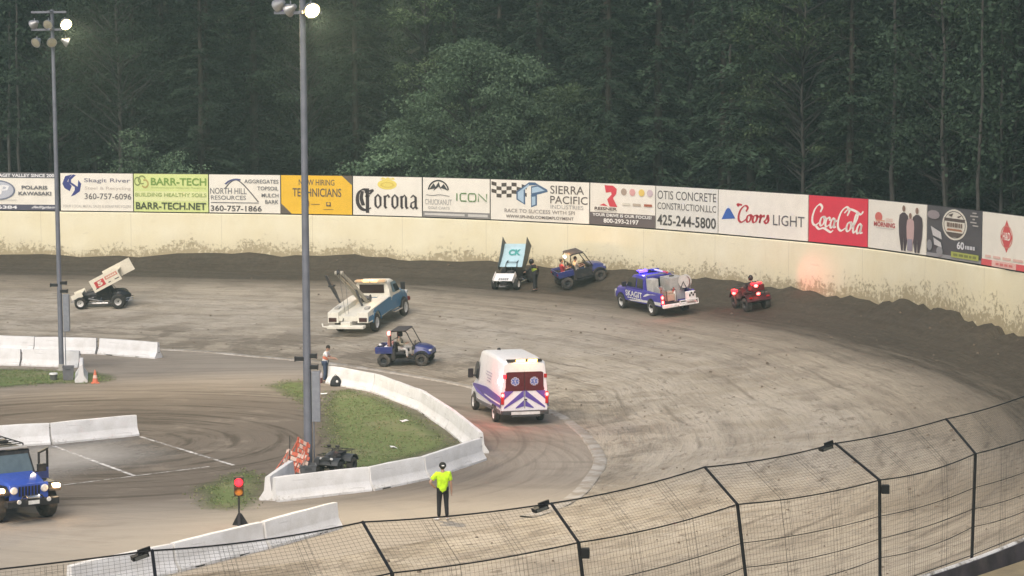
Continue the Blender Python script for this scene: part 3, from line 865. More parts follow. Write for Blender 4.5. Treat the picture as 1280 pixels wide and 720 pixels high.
# ------------------------------------------------------------------ concrete edge strip, painted lines, tarmac, grass
kg = NT_('edge_concrete'); q = kg.noise(kg.obj(), 1.2, 7, .7); q2 = kg.noise(kg.obj(), 6, 4, .6)
kc = kg.mix(kg.rng(q, .40, .56), (.46, .43, .385), (.31, .27, .22)); kg.bump(q2, .3, .03)
kerb_m = kg.done(kc, .85)
mb = MB(); rings = []
i0, i1 = 2 * NT, 15 * NT
for i in range(i0, i1 + 1):
    d = (WP[i] - KP[i]) / np.hypot(*(WP[i] - KP[i])); p = KP[i]
    wdt = .24 + .08 * sstep((i - 7 * NT) / (4 * NT))
    z = .05
    rings.append([(*(p - d * wdt), -.02), (*(p - d * (wdt - .04)), z), (*(p + d * (wdt * .5)), z + .01), (*(p + d * (wdt * .5 + .05)), -.02 + .05)])
mb.loft(rings, caps=False, closed=False)
tag(mb.build('track_kerb', kerb_m, smooth=True), kind='structure')

def ground_poly(name, px, m, z=.004, res=.5, attr=True, closed=True, label=None):
    P = np.array([at_z(x, y, 0)[:2] for x, y in px])
    if closed: P = np.array(smooth_path(list(P) + [P[0]], 5))[:-1]
    lo, hi = P.min(0), P.max(0)
    xs = np.arange(lo[0], hi[0] + res, res); ys = np.arange(lo[1], hi[1] + res, res)
    def inside(q):
        c = False; j = len(P) - 1
        for i in range(len(P)):
            if (P[i][1] > q[1]) != (P[j][1] > q[1]) and q[0] < (P[j][0] - P[i][0]) * (q[1] - P[i][1]) / (P[j][1] - P[i][1]) + P[i][0]: c = not c
            j = i
        return c
    A = P; B = np.roll(P, -1, 0); AB = B - A
    def dist(q):
        t = np.clip(((q - A) * AB).sum(1) / (AB ** 2).sum(1), 0, 1)
        return np.hypot(*(A + AB * t[:, None] - q).T).min()
    idx = {}; V = []; D = []; F = []
    for i, x in enumerate(xs):
        for j, y in enumerate(ys):
            q = np.array([x, y]); d = dist(q) * (1 if inside(q) else -1)
            if d > -res * 1.5: idx[i, j] = len(V); V.append((x, y, z)); D.append(d)
    for i in range(len(xs) - 1):
        for j in range(len(ys) - 1):
            k = [(i, j), (i + 1, j), (i + 1, j + 1), (i, j + 1)]
            if all(a in idx for a in k): F.append(tuple(idx[a] for a in k))
    return attr_mesh(name, V, F, {'inset': D}, m), P, inside, dist
def fading(name, colf, k=1.6, soft=.5, rough=.95):
    g = NT_(name)
    P = g.obj(); d = g.attr('inset')
    n = g.noise(P, .55, 7, .7); n2 = g.noise(P, 3.5, 5, .7)
    a = g.math('SUBTRACT', d, g.math('MULTIPLY', g.math('ADD', g.math('MULTIPLY', n, .8), g.math('MULTIPLY', n2, .35)), k))
    a = g.rng(a, -.35 - soft * .3, -.35 + soft)
    c = colf(g, P, n, n2)
    g.l(a, g.b.inputs['Alpha'])
    g.bump(n2, .5, .08)
    return g.done(c, rough, .2)
def grass_col(g, P, n, n2):
    big = g.noise(P, .35, 5, .6, .4)
    f2 = g.noise(P, 9., 4, .7)
    c = g.mix(g.rng(n2, .35, .7), (.135, .18, .062), (.185, .225, .09))
    c = g.mix(g.math('MULTIPLY', g.rng(f2, .45, .7), .5), c, (.11, .13, .05))
    return g.mix(g.math('MULTIPLY', g.rng(big, .50, .68), .65), c, (.25, .225, .14))
def tar_col(g, P, n, n2):
    c = g.mix(g.rng(n, .35, .65), (.30, .283, .26), (.36, .34, .315))
    return g.mix(g.math('MULTIPLY', g.rng(n2, .5, .7), .3), c, (.25, .22, .19))
tar_m = fading('dusty_tarmac', tar_col, 3.2, 2.4)
ground_poly('pit_tarmac', [(-60, 545), (60, 545), (176, 536), (215, 548), (262, 568), (200, 588), (120, 600), (60, 612), (-60, 615)], tar_m, .004)[0]['kind'] = 'structure'
grass_m = fading('worn_grass', grass_col, 1.5, .9)
GR = []
for px in ([(398, 487), (450, 486), (520, 509), (572, 541), (588, 553), (565, 565), (520, 577), (470, 590), (410, 594), (395, 575), (392, 540), (385, 505)],
           [(320, 482), (360, 474), (400, 478), (410, 500), (395, 525), (365, 505)],
           [(225, 612), (300, 585), (345, 596), (336, 630), (300, 640), (240, 636)],
           [(-30, 459), (40, 460), (100, 463), (150, 468), (140, 479), (60, 482), (-30, 486)]):
    o, P, ins, dis = ground_poly('grass_patch', px, grass_m, .008, .35)
    tag(o, kind='stuff'); GR.append((P, ins, dis))
# blades: scattered tufts
mb = MB()
gr = np.random.RandomState(5)
for P, ins, dis in GR:
    lo, hi = P.min(0), P.max(0)
    n = int((hi - lo).prod() * 26)
    for q in gr.uniform(lo, hi, (n, 2)):
        if not ins(q) or dis(q) < 1.3 * gr.rand(): continue
        if math.sin(q[0] * .9 + 1.3 * math.sin(q[1] * .6)) * math.sin(q[1] * .7) > .55 and gr.rand() < .8: continue
        for k in range(3):
            a = gr.uniform(0, 6.28); h = gr.uniform(.03, .07); c, s_ = math.cos(a), math.sin(a)
            x, y = q + gr.normal(0, .06, 2); l = gr.normal(0, .03, 2)
            mb.add([(x - c * .03, y - s_ * .03, .004), (x + c * .03, y + s_ * .03, .004), (x + l[0], y + l[1], h)], [(0, 1, 2)], int(gr.rand() < .4))
tag(mb.build('grass_tufts', [mat('grass_blade_green', (.15, .20, .07), .7), mat('grass_blade_dry', (.24, .22, .11), .8)], fix=False), kind='stuff')

# painted lines on the pit tarmac
lg = NT_('worn_line_paint'); q = lg.noise(lg.obj(), 2.2, 7, .75); q2 = lg.noise(lg.obj(), .5, 3, .5)
lg.l(lg.rng(lg.math('ADD', lg.math('MULTIPLY', q, .7), lg.math('MULTIPLY', q2, .3)), .42, .56, 1., .15), lg.b.inputs['Alpha'])
line_m = lg.done(lg.mix(q2, (.78, .77, .75), (.7, .68, .65)), .8)
for pts in ([(67, 557.5), (118, 576), (169, 595)], [(175, 545.6), (230, 562.5), (292, 581.5)], [(72, 607), (169, 595), (262, 583)]):
    mb = MB(); rings = []
    P = [at_z(x, y, .012) for x, y in pts]; d = (P[-1] - P[0]); d /= np.hypot(*d[:2]); n = np.array([-d[1], d[0], 0]) * (.04 if pts[0] == (72, 607) else .075)
    Q = [P[0] + (P[-1] - P[0]) * k / 8 for k in range(9)]
    mb.loft([[p - n, p + n] for p in Q], caps=False, closed=False)
    tag(mb.build('painted_line', line_m, fix=False), kind='structure')

# clods of clay scattered over the lane
mb = MB()
for k in range(520):
    i = rnd.randrange(2 * NT, 17 * NT); v = rnd.random() ** .8
    p = KP[i] * (1 - v) + WP[i] * v + np.array([rnd.uniform(-.4, .4), rnd.uniform(-.4, .4)])
    v2 = min(.985, v); r = rnd.choice((.025, .03, .03, .035, .04, .05, .075))
    z = clay_z(i, v2)
    c = (p[0], p[1], z + r * .15)
    n = 5; a0 = rnd.random() * 6
    rr = [rnd.uniform(.7, 1.3) * r for _ in range(n)]
    base = [(c[0] + rr[j] * math.cos(a0 + j * 6.283 / n), c[1] + rr[j] * math.sin(a0 + j * 6.283 / n), c[2] - r * .3) for j in range(n)]
    top = [(c[0] + .55 * rr[j] * math.cos(a0 + j * 6.283 / n), c[1] + .55 * rr[j] * math.sin(a0 + j * 6.283 / n), c[2] + r * .6) for j in range(n)]
    mb.loft([base, top])
tag(mb.build('clay_clods', mat('dark_clod', (.17, .135, .10), .95), fix=False), kind='stuff')
# bits of litter in the grass
for k, (px, py, c, nm, lb) in enumerate(((403, 493, (.8, .8, .78), 'paper_scrap', 'small white paper scrap in the grass under the orange-vested man'), (505, 527, (.8, .8, .78), 'paper_scrap', 'white paper scrap lying mid-grass inside the curved barrier'), (492, 560, (.8, .8, .78), 'paper_scrap', 'white scrap near the inside of the lower barrier arm'),
                                       (516, 503, (.6, .25, .12), 'dirt_clump', 'brown clump at the inside foot of the far barrier arm'), (440, 484, (.5, .22, .14), 'drink_can', 'reddish can at the foot of the barrier right of the black bag'))):
    p = at_z(px, py, 0); e = empty(nm, (p[0], p[1], .012), k)
    tag(e, lb, 'litter'); mb = MB()
    if nm == 'drink_can': mb.lathe([(.02, 0), (.05, .01), (.055, .03), (.055, .2), (.045, .23), (.02, .235)], (0, 0, 0), 10, axis='z')
    elif nm == 'dirt_clump': mb.sphere((0, 0, .04), (.22, .12, .09))
    else: mb.slab([(-.22, -.08, 0), (.18, -.11, .02), (.24, .07, .05), (-.02, .12, .02), (-.2, .09, .06)], .006)
    mb.build(nm + '_body' if nm != 'paper_scrap' else 'sheet', mat('litter_%d' % k, c, .8), e)

# ------------------------------------------------------------------ concrete barriers
bg = NT_('white_barrier_concrete'); P_ = bg.obj()
q = bg.noise(P_, 1.3, 8, .75); q2 = bg.noise(P_, 5., 6, .7); q3 = bg.noise(P_, 14, 3, .6)
sx = bg.n('ShaderNodeSeparateXYZ'); bg.l(P_, sx.inputs[0])
bc = bg.mix(bg.rng(q, .4, .65), (.76, .755, .75), (.66, .65, .63))
st = bg.math('MULTIPLY', bg.math('SUBTRACT', bg.math('ADD', q2, bg.math('MULTIPLY', q, .3)), bg.math('ADD', .70, bg.math('MULTIPLY', sx.outputs[2], .36))), 8., clamp=True)
bc = bg.mix(bg.math('MULTIPLY', st, .7), bc, (.30, .265, .215))
rub = bg.noise(bg.vec(bg.math('MULTIPLY', sx.outputs[0], .7), bg.math('MULTIPLY', sx.outputs[2], 9.), sx.outputs[1]), 1, 5, .6)
bc = bg.mix(bg.math('MULTIPLY', bg.rng(rub, .60, .70), .4), bc, (.20, .19, .18))
chip = bg.rng(bg.noise(P_, 3.2, 3, .5), .70, .73)
bc = bg.mix(bg.math('MULTIPLY', chip, .6), bc, (.25, .23, .21))
bg.bump(bg.math('ADD', q3, q2), .25, .02)
barrier_m = bg.done(bc, .75, .3)
hook_m = mat('rusty_iron', (.07, .055, .045), .8, .3)
JP = [(-.30, 0), (-.30, .075), (-.285, .09), (-.135, .32), (-.125, .36), (-.085, .79), (-.07, .81), (.07, .81), (.085, .79), (.125, .36), (.135, .32), (.285, .09), (.30, .075), (.30, 0)]
def barrier(a, b, label, side=0., group=None, world=False, h=1.):
    A = np.array(a[:2]) if world else at_z(*a, 0)[:2]; B = np.array(b[:2]) if world else at_z(*b, 0)[:2]
    d = B - A; L = np.hypot(*d); d /= L; n = np.array([-d[1], d[0]])
    A = A + n * side; B = B + n * side
    e = empty('concrete_barrier', (A[0], A[1], .0), math.atan2(d[1], d[0]))
    tag(e, label, 'barrier', group)
    e.rotation_euler[2] += random.Random(int(abs(A[1] * 51))).uniform(-.012, .012)
    mb = MB(); rings = []
    r2 = random.Random(int(abs(A[0] * 77 + A[1] * 13)))
    NX = max(4, int(L / .5))
    for k in range(NX + 1):
        x = .035 + (L - .07) * k / NX
        sc = 1. if 0 < k < NX else .985
        rings.append([(x, y * sc + r2.gauss(0, .004), (z * h - (.012 if (k in (0, NX) and z > .7) else 0)) + (r2.gauss(0, .004) if z > .1 else 0)) for y, z in JP])
    mb.loft(rings)
    mb.build('body', barrier_m, e, smooth=True)
    hk = MB()
    for z in (.3, .62): hk.tube([(L - .05, -.02, z), (L + .02, -.03, z), (L + .02, .03, z), (L - .05, .02, z)], .012, 5)
    hk.build('loop', hook_m, e)
    for x in (L * .22, L * .72):
        if r2.random() < .3: MB().box(x - .22, x + .2, -.302, .302, .004, .045).build('forklift_slot', mat('slot_dark', (.04, .036, .03), .9), e)
    return e
# far left rows
bs = .30
barrier((-70, 437), (40.5, 441.3), 'white barrier at the picture left edge, rearmost row beyond the thin lamp pole', bs)
barrier((41, 441.3), (119.5, 442.8), 'white barrier crossed by the thin lamp pole, rear row', bs)
barrier((120.5, 443), (195, 448.5), 'white barrier at the free right end of the rear row near the parked wing car', bs)
barrier((-55, 456), (24.5, 457.5), 'white barrier of the front left row cut by the picture edge, grass in front', bs)
barrier((25.2, 457.5), (97, 460), 'grey-white barrier right behind the foot of the thin lamp pole', bs)
A = at_z(101.5, 478.5, 0); B = at_z(103, 467.5, 0)
barrier(A, B, 'barrier seen end-on between the grey bin and the orange cone', 0, world=True)
# middle left
barrier((-60, 563.5), (64.6, 556), 'white barrier behind the blue off-roader, left of the joint', bs)
barrier((66, 555.8), (176, 544.8), 'white barrier with its right end where a painted line begins, behind the open car door', bs)
# bottom left
barrier((338, 686), (430, 660), 'white barrier with the free right end nearest the yellow-shirted man', bs)
barrier((225, 715), (337, 686.3), 'white barrier in front of the traffic light stand, second from its row end', bs)
barrier((95, 745), (224, 715.3), 'white barrier behind the wire fence at the bottom left corner', bs)
# infield V
vp = [(412, 478.5), (470, 489.5), (530, 513.5), (565, 536.5), (601, 567)]
VL = ['white barrier the orange-vested man leans on, black bag at its foot', 'white barrier in the far arm of the curve, second from the orange-vested man', 'white barrier in the far arm of the curve facing the ambulance rear wheel', 'white barrier beside the nose of the curve on its far arm']
for k in range(4): barrier(vp[k], vp[k + 1], VL[k], .02)
vn = [(346, 628), (467, 614), (537, 599.5), (608, 575)]
VN = ['long white barrier in front of the dark quad bike', 'white barrier in the near arm just right of the gap beside the quad bike', 'white barrier in the near arm between the yellow-shirted man and the grass']
for k in range(3): barrier((vn[k][0] + 1, vn[k][1]), vn[k + 1], VN[k], bs)
barrier((338, 626), (368, 604), 'short slanting barrier propped before the orange striped boards', .1)

# ------------------------------------------------------------------ catch fence above the near wall
iron = mat('black_fence_iron', (.018, .017, .018), .55, .4, var=.2)
wire_m = mat('fence_wire', (.06, .058, .055), .5, .6)
fe = empty('catch_fence', (4.8, 48.8, 2.6)); tag(fe, 'tall black wire catch fence with overhanging arms curving across the foreground', 'fence')
EL = [(-17.0, 34.5), (-11.0, 36.3), (-6.1, 39.4), (-2.2, 41.9), (1.3, 44.7), (4.8, 48.8), (8.3, 51.8), (11.2, 55.5), (14.3, 60.0), (17.0, 65.0), (19.4, 70.2), (21.3, 75.8)]
TIP = [(-17.6, 36.4), (-11.4, 38.2), (-6.45, 41.0), (-2.85, 43.7), (.78, 45.65), (4.2, 50.0), (7.5, 53.3), (10.8, 57.2), (13.8, 61.6), (16.1, 66.4), (18.3, 71.4), (20.0, 76.6)]
BAS = [(-16.6, 33.9), (-10.8, 35.7), (-5.9, 38.8), (-1.95, 41.4), (1.6, 44.5), (5.1, 48.6), (8.35, 51.8), (11.15, 55.45), (14.3, 59.95), (17.05, 64.9), (19.45, 70.1), (21.35, 75.75)]
ZE, ZTP, ZBS = 5.0, 5.6, 2.42
def off(p): return (p[0] - 4.8, p[1] - 48.8, p[2] - 2.6)
for e_, t_, b_ in zip(EL, TIP, BAS):
    MB().tube([off((*b_, ZBS)), off((*e_, ZE))], .038, 8).build('post', iron, fe)
    MB().tube([off((*e_, ZE)), off((*t_, ZTP))], .031, 8).build('arm', iron, fe)
def sag(a, b, k, amt, nn=12):
    A, B = np.array(a), np.array(b)
    return [A * (1 - j / nn) + B * (j / nn) - np.array([0, 0, amt * 4 * (j / nn) * (1 - j / nn)]) for j in range(nn + 1)]
def lerp3(i, u):
    """point on fence post line i: u<=1 from base to elbow, 1..2 elbow to tip"""
    b, e_, t_ = np.array((*BAS[i], ZBS)), np.array((*EL[i], ZE)), np.array((*TIP[i], ZTP))
    return b + (e_ - b) * u if u <= 1 else e_ + (t_ - e_) * (u - 1)
for u, r, am in ((2, .017, .07), (1, .016, .08), (.68, .010, .07), (.48, .010, .1), (.31, .010, .1), (.04, .012, .0)):
    mb = MB()
    for i in range(len(EL) - 1):
        mb.tube([off(p) for p in sag(lerp3(i, u), lerp3(i + 1, u), 0, am * (.6 + .8 * rnd.random()))], r, 5)
    mb.build('cable', iron, fe)
for i in range(len(EL) - 1):
    mb = MB()
    L = np.hypot(*(np.array(EL[i + 1]) - np.array(EL[i])))
    nvw = int(L / .105)
    us = list(np.linspace(0.02, 1, 8)) + list(np.linspace(1.12, 2, 8))
    def pt(fr, u):
        q = lerp3(i, u) * (1 - fr) + lerp3(i + 1, u) * fr
        s4 = 4 * fr * (1 - fr)
        q[2] -= s4 * (.085 if u > .3 else .03)
        # the loose mesh bellies over the elbow instead of folding sharply
        if .8 < u < 1.4: q += (lerp3(i, 2) - lerp3(i, 1)) * .06 * s4 * (1 - abs(u - 1.05) / .4)
        return q
    for k in range(nvw + 1):
        fr = k / nvw
        dbl = abs(fr - .33) < .03 or abs(fr - .68) < .03
        mb.tube([off(pt(fr, u)) for u in us], .0038 if dbl else .0024, 3, caps=False)
    for u in list(np.arange(.02, 1, .043)) + list(np.arange(1.0, 2, .065)):
        mb.tube([off(pt(j / 8, u)) for j in range(9)], .0022, 3, caps=False)
    for fr in (.33, .68):                                            # overlap seams laced with heavier wire
        for q in (-.03, .03):
            mb.tube([off(pt(fr + q, u) + np.array([0, -.01, 0])) for u in us], .003, 3, caps=False)
        for u in np.arange(.05, 2, .13):
            mb.tube([off(pt(fr - .03, u)), off(pt(fr + .03, u))], .0032, 3, caps=False)
    mb.build('wire_mesh', wire_m, fe, fix=False)
for i in (2, 4, 6):                                                  # small floodlights under the arm tips, junction boxes at the elbows
    t_ = np.array((*TIP[i], ZTP)); d = np.array(TIP[i]) - np.array(EL[i]); d /= np.hypot(*d)
    p = off(t_ + np.array([-.22, -.02, -.10])); mb = MB()
    R = Matrix.Rotation(math.radians(25), 3, 'Z') @ Matrix.Rotation(math.radians(-14), 3, 'Y')
    mb.box(-.15, .15, -.09, .09, -.04, .04, 0, R, p).box(-.12, .12, -.10, -.091, -.028, .028, 1, R, p)
    mb.box(-.02, .22, -.02, .02, .04, .12, 0, R, p)
    mb.build('floodlight', [iron, mat('floodlight_glass', (.12, .12, .11), .2)], fe)
    e_ = np.array((*EL[i], ZE)); p = off(e_ + np.array([.13, -.04, -.2]))
    MB().box(-.085, .085, -.07, .07, -.10, .10, 0, None).xf(Matrix.Translation(p)).build('junction_box', iron, fe, bevel=.01)

mb = MB(); rings = []
for i in range(13 * NT, NW - 1):
    q = lambda o_, z: (*(WP[i] + NRM[i] * o_), z)
    hi = ZT[i] - .05
    rings.append([q(.113, 1.95), q(.113, hi), q(.15, hi), q(.15, 1.95)])
mb.loft(rings)  # dark strip along the wall's outer face
tag(mb.build('kick_board', mat('dark_outer_board', (.05, .042, .05), .8, var=.4, scale=2, dirt=.3), None, smooth=True), 'dark board along the outside of the near wall at the bottom right', 'board')
# concourse outside the near wall: brown path, white edging, lawn
pm = NT_('brown_path'); q = pm.noise(pm.obj(), 1.6, 7, .7); path_m = pm.done(pm.mix(pm.rng(q, .4, .65), (.30, .245, .15), (.22, .18, .115)), .95)
mb = MB()
a0, a1 = 13 * NT, NW - 1
rings = [[(*(WP[i] + NRM[i] * .16), 2.07), (*(WP[i] + NRM[i] * 1.6), 2.07)] for i in range(a0, a1)]
mb.loft(rings, caps=False, closed=False); tag(mb.build('brown_path', path_m, fix=False), kind='structure')
mb = MB(); rings = []
for i in range(a0, a1):
    p = lambda q, z: (*(WP[i] + NRM[i] * q), z)
    rings.append([p(1.6, 1.95), p(1.6, 2.15), p(1.63, 2.18), p(1.77, 2.18), p(1.8, 2.15), p(1.8, 1.95)])
mb.loft(rings); tag(mb.build('white_kerb', mat('white_kerb_paint', (.78, .77, .75), .6, dirt=.2), smooth=True), kind='structure')
lm = NT_('mown_lawn'); q = lm.noise(lm.obj(), 3, 7, .7); lawn_m = lm.done(lm.mix(lm.rng(q, .35, .65), (.11, .17, .045), (.17, .22, .07)), .9)
mb = MB(); rings = [[(*(WP[i] + NRM[i] * 1.8), 2.08), (*(WP[i] + NRM[i] * 9), 2.08)] for i in range(a0, a1)]
mb.loft(rings, caps=False, closed=False); tag(mb.build('lawn', lawn_m, fix=False), kind='structure')

# ------------------------------------------------------------------ lamp poles
pole_m = mat('galvanized_pole', (.20, .21, .245), .5, .3, var=.15, scale=2)
lampw = mat('lamp_reflector', (.36, .36, .36), .35, .6)
lit_m = mat('lit_lamp_glass', (1, .9, .7), .3, emit=(1., .74, .30), estr=30)
glass_m = mat('lamp_glass_off', (.5, .47, .36), .12, .3)
box_m = mat('grey_cabinet', (.27, .285, .32), .5, .3)
def lamp_pole(base, H, label, lean, spec, boxside, r0=.125):
    b = on_ground(*base); b[2] = 0
    e = empty('light_pole', (b[0], b[1], 0), 0, rot=(0, lean, 0)); tag(e, label, 'light pole')
    MB().tube([(0, 0, 0), (0, 0, H * .3), (0, 0, H)], [r0, r0 * .9, r0 * .68], 12).build('pole', pole_m, e, smooth=True)
    MB().lathe([(.02, -.02), (r0 * 1.9, 0), (r0 * 1.9, .04), (r0 * 1.2, .05), (r0 * 1.15, .3), (r0 * .9, .32)], (0, 0, 0), 14, axis='z').build('footing', mat('footing_concrete', (.4, .38, .34), .9), e)
    for z in (H - .12, H - .95):
        MB().box(-1.0, .68, -.05, .05, z - .05, z + .05).box(-.06, .06, -.9, .9, z - .045, z + .045).build('crossbar', pole_m, e)
    for (x, y, z, az, lit) in spec:
        ks = 1.0 if lit else .82
        mb = MB(); dr = Vector((math.cos(az) * .9, math.sin(az) * .9, -.45)).normalized()
        M4 = dr.to_track_quat('Z', 'Y').to_matrix().to_4x4(); M4 = M4 @ Matrix.Scale(ks, 4); M4.translation = Vector((x, y, H + z - .32))
        mb.lathe([(.03, -.30), (.10, -.28), (.13, -.16), (.27, .04), (.30, .14), (.305, .17), (.28, .17)], (0, 0, 0), 18, axis='z').xf(M4)
        yk = MB().box(-.02, .02, -.02, .02, -.02, .22).xf(Matrix.Translation((x, y, H + z - .26)))
        h = mb.build('lamp_head', lampw, e, smooth=True)
        yk.build('bracket', pole_m, h)
        MB().lathe([(.01, .12), (.2, .13), (.275, .165), (.2, .185), (.01, .2)], (0, 0, 0), 18, axis='z').xf(M4).build('lens', lit_m if lit else glass_m, h, smooth=True)
        if lit:
            ld = bpy.data.lights.new('flood', 'SPOT'); ld.energy = 9000; ld.spot_size = math.radians(115); ld.spot_blend = .8; ld.color = (1, .80, .50); ld.shadow_soft_size = .25
            lo = bpy.data.objects.new('flood', ld); COL.objects.link(lo); lo.parent = h
            lo.location = M4.translation + dr * .5; lo.rotation_euler = (-dr).to_track_quat('Z', 'Y').to_euler()
    for (z, s_, l) in ((4.15, -1, .42), (4.25, 1, .34), (3.85, 1, .38)):                    # loudspeakers
        MB().box(min(0, s_ * l), max(0, s_ * l), -.10, .10, z - .07, z + .07).box(s_ * l - .02, s_ * l + .02, -.12, .12, z - .09, z + .09).build('loudspeaker', mat('black_plastic', (.02, .02, .022), .5), e, bevel=.01)
    MB().box(.16, .46, -.12, .12, 1.9, 3.7).build('cabinet', box_m, e, bevel=.02)
    MB().tube([(.22, -.05, .02), (.22, -.05, 1.9)], .025, 6).build('conduit', pole_m, e)
    return e
lamp_pole((77, 463), 17.35, 'thinner far lamp pole with a cluster of five dark floodlights and one lit', math.atan(-.0092),
          [(-.85, 0, -.35, 2.6, 0), (-.15, -.1, -.35, -1.8, 0), (.62, -.1, -.33, -1.0, 1), (-.75, 0, -1.2, -2.0, 0), (-.02, -.25, -1.2, -1.2, 0), (.62, 0, -1.2, .2, 0)], 1)
lamp_pole((385.5, 593), 17.3, 'tall lamp pole rising out of the top of the picture with one glaring floodlight', math.atan(-.0045),
          [(-.42, 0, -.5, 2.6, 0), (.30, -.15, -.50, -1.15, 1), (-.8, 0, -.35, 2.4, 0)], 1, .155)
# ------------------------------------------------------------------ forest
def leaf_mat(name, c, c2):
    g = NT_(name)
    oi = g.n('ShaderNodeObjectInfo').outputs['Random']
    n = g.noise(g.obj(), .7, 4, .6)
    n2 = g.noise(g.obj(), .28, 3, .5)
    col = g.mix(g.rng(n, .35, .65), c, c2)
    col = g.mix(g.rng(n2, .62, .38, 0, .75), col, tuple(q * .38 for q in c))
    hs = g.n('ShaderNodeHueSaturation'); g.l(col, hs.inputs['Color'])
    g.l(g.rng(oi, 0, 1, .6, 1.3), hs.inputs['Value']); hs.inputs['Saturation'].default_value = 1.1
    return g.done(hs.outputs[0], .75, .15)
LF = [leaf_mat('conifer_needles', (.030, .050, .032), (.046, .072, .044)), leaf_mat('conifer_needles_pale', (.048, .074, .047), (.066, .099, .062))]
LA = [leaf_mat('alder_leaves', (.065, .10, .05), (.09, .13, .065)), leaf_mat('alder_leaves_pale', (.12, .165, .09), (.15, .20, .11))]
LB = [leaf_mat('bright_alder_leaves', (.115, .18, .105), (.155, .23, .14)), leaf_mat('bright_alder_leaves_pale', (.145, .215, .135), (.19, .26, .165))]
bark_m = mat('grey_bark', (.05, .047, .042), .9, var=.35, scale=3, bump=.5)
bark_d = mat('dark_bark', (.045, .038, .03), .9, var=.3, scale=3, bump=.5)

def tri_cards(c, d, n, L, W, rs):
    """leaf sprays: kite shaped cards at c pointing along d"""
    k = len(c)
    d = d / np.linalg.norm(d, axis=1)[:, None]
    s_ = np.cross(d, n); s_ /= np.linalg.norm(s_, axis=1)[:, None] + 1e-9
    L = L[:, None]; W = W[:, None]
    V = np.empty((k, 4, 3))
    V[:, 0] = c - d * L * .5; V[:, 1] = c + s_ * W * .5 + d * L * .05; V[:, 2] = c + d * L * .5; V[:, 3] = c - s_ * W * .5 + d * L * .1
    return V.reshape(-1, 3)
def cards_mesh(V, pale, name):
    k = len(V) // 4
    me = bpy.data.meshes.new(name)
    me.vertices.add(len(V)); me.vertices.foreach_set('co', V.ravel())
    me.loops.add(4 * k); me.loops.foreach_set('vertex_index', np.arange(4 * k))
    me.polygons.add(k); me.polygons.foreach_set('loop_start', np.arange(0, 4 * k, 4)); me.polygons.foreach_set('loop_total', np.full(k, 4))
    me.polygons.foreach_set('material_index', pale.astype(int))
    me.update(calc_edges=True)
    return me
def conifer(seed, H, R, z0, dens=1.):
    rs = np.random.RandomState(seed)
    C, D, N_, Lg, Wd, Pl = [], [], [], [], [], []
    wood = MB()
    px = np.cumsum(rs.normal(0, .05, 8)); pts = [(px[j] * j / 8, px[7 - j] * j / 8, H * j / 7) for j in range(8)]
    wood.tube(pts, [.32 * (H / 26) * (1 - .93 * j / 7) + .02 for j in range(8)], 8)
    z = z0
    while z < H * .98:
        fr = (z - z0) / (H - z0)
        nb = rs.randint(4, 7)
        for b in range(nb):
            az = rs.uniform(0, 6.283)
            L = R * (1 - fr) ** .75 * rs.uniform(.55, 1.15) * (.55 + .45 * min(1, fr * 5 + .3)) + .3
            if rs.rand() < .12: continue
            droop = rs.uniform(.05, .35) + .25 * (1 - fr)
            cx, sx = math.cos(az), math.sin(az)
            bx, by = np.interp(z, [q[2] for q in pts], [q[0] for q in pts]), np.interp(z, [q[2] for q in pts], [q[1] for q in pts])
            def bp(t): return np.array([bx + cx * L * t, by + sx * L * t, z + L * (.18 * t - droop * t * t)])
            if L > 1.2: wood.tube([bp(0), bp(.5), bp(.95)], [.05, .03, .01], 4)
            pal = rs.rand() < .32
            n = int(L * 34 * dens) + 6
            t = rs.uniform(.15, 1.02, n) ** .8
            p = np.array([bp(q) for q in t])
            side = np.array([-sx, cx, 0]); sp = rs.normal(0, 1, n) * (.16 + .22 * L * .5 * (1.1 - t)) * .8
            p += side * sp[:, None]; p[:, 2] += rs.normal(-.06, .09, n) - np.abs(sp) * .18
            d = np.array([cx, sx, -.35])[None] + side[None] * np.sign(sp)[:, None] * rs.uniform(.3, 1.2, n)[:, None] + rs.normal(0, .25, (n, 3))
            nn = np.array([0, 0, 1.])[None] + rs.normal(0, .45, (n, 3))
            C.append(p); D.append(d); N_.append(nn); Lg.append(rs.uniform(.18, .46, n)); Wd.append(rs.uniform(.06, .17, n))
            Pl.append((rs.rand(n) < (.75 if pal else .12)))
        z += rs.uniform(.34, .62)
    V = tri_cards(np.concatenate(C), np.concatenate(D), np.concatenate(N_), np.concatenate(Lg), np.concatenate(Wd), rs)
    return wood, cards_mesh(V, np.concatenate(Pl), 'crown')
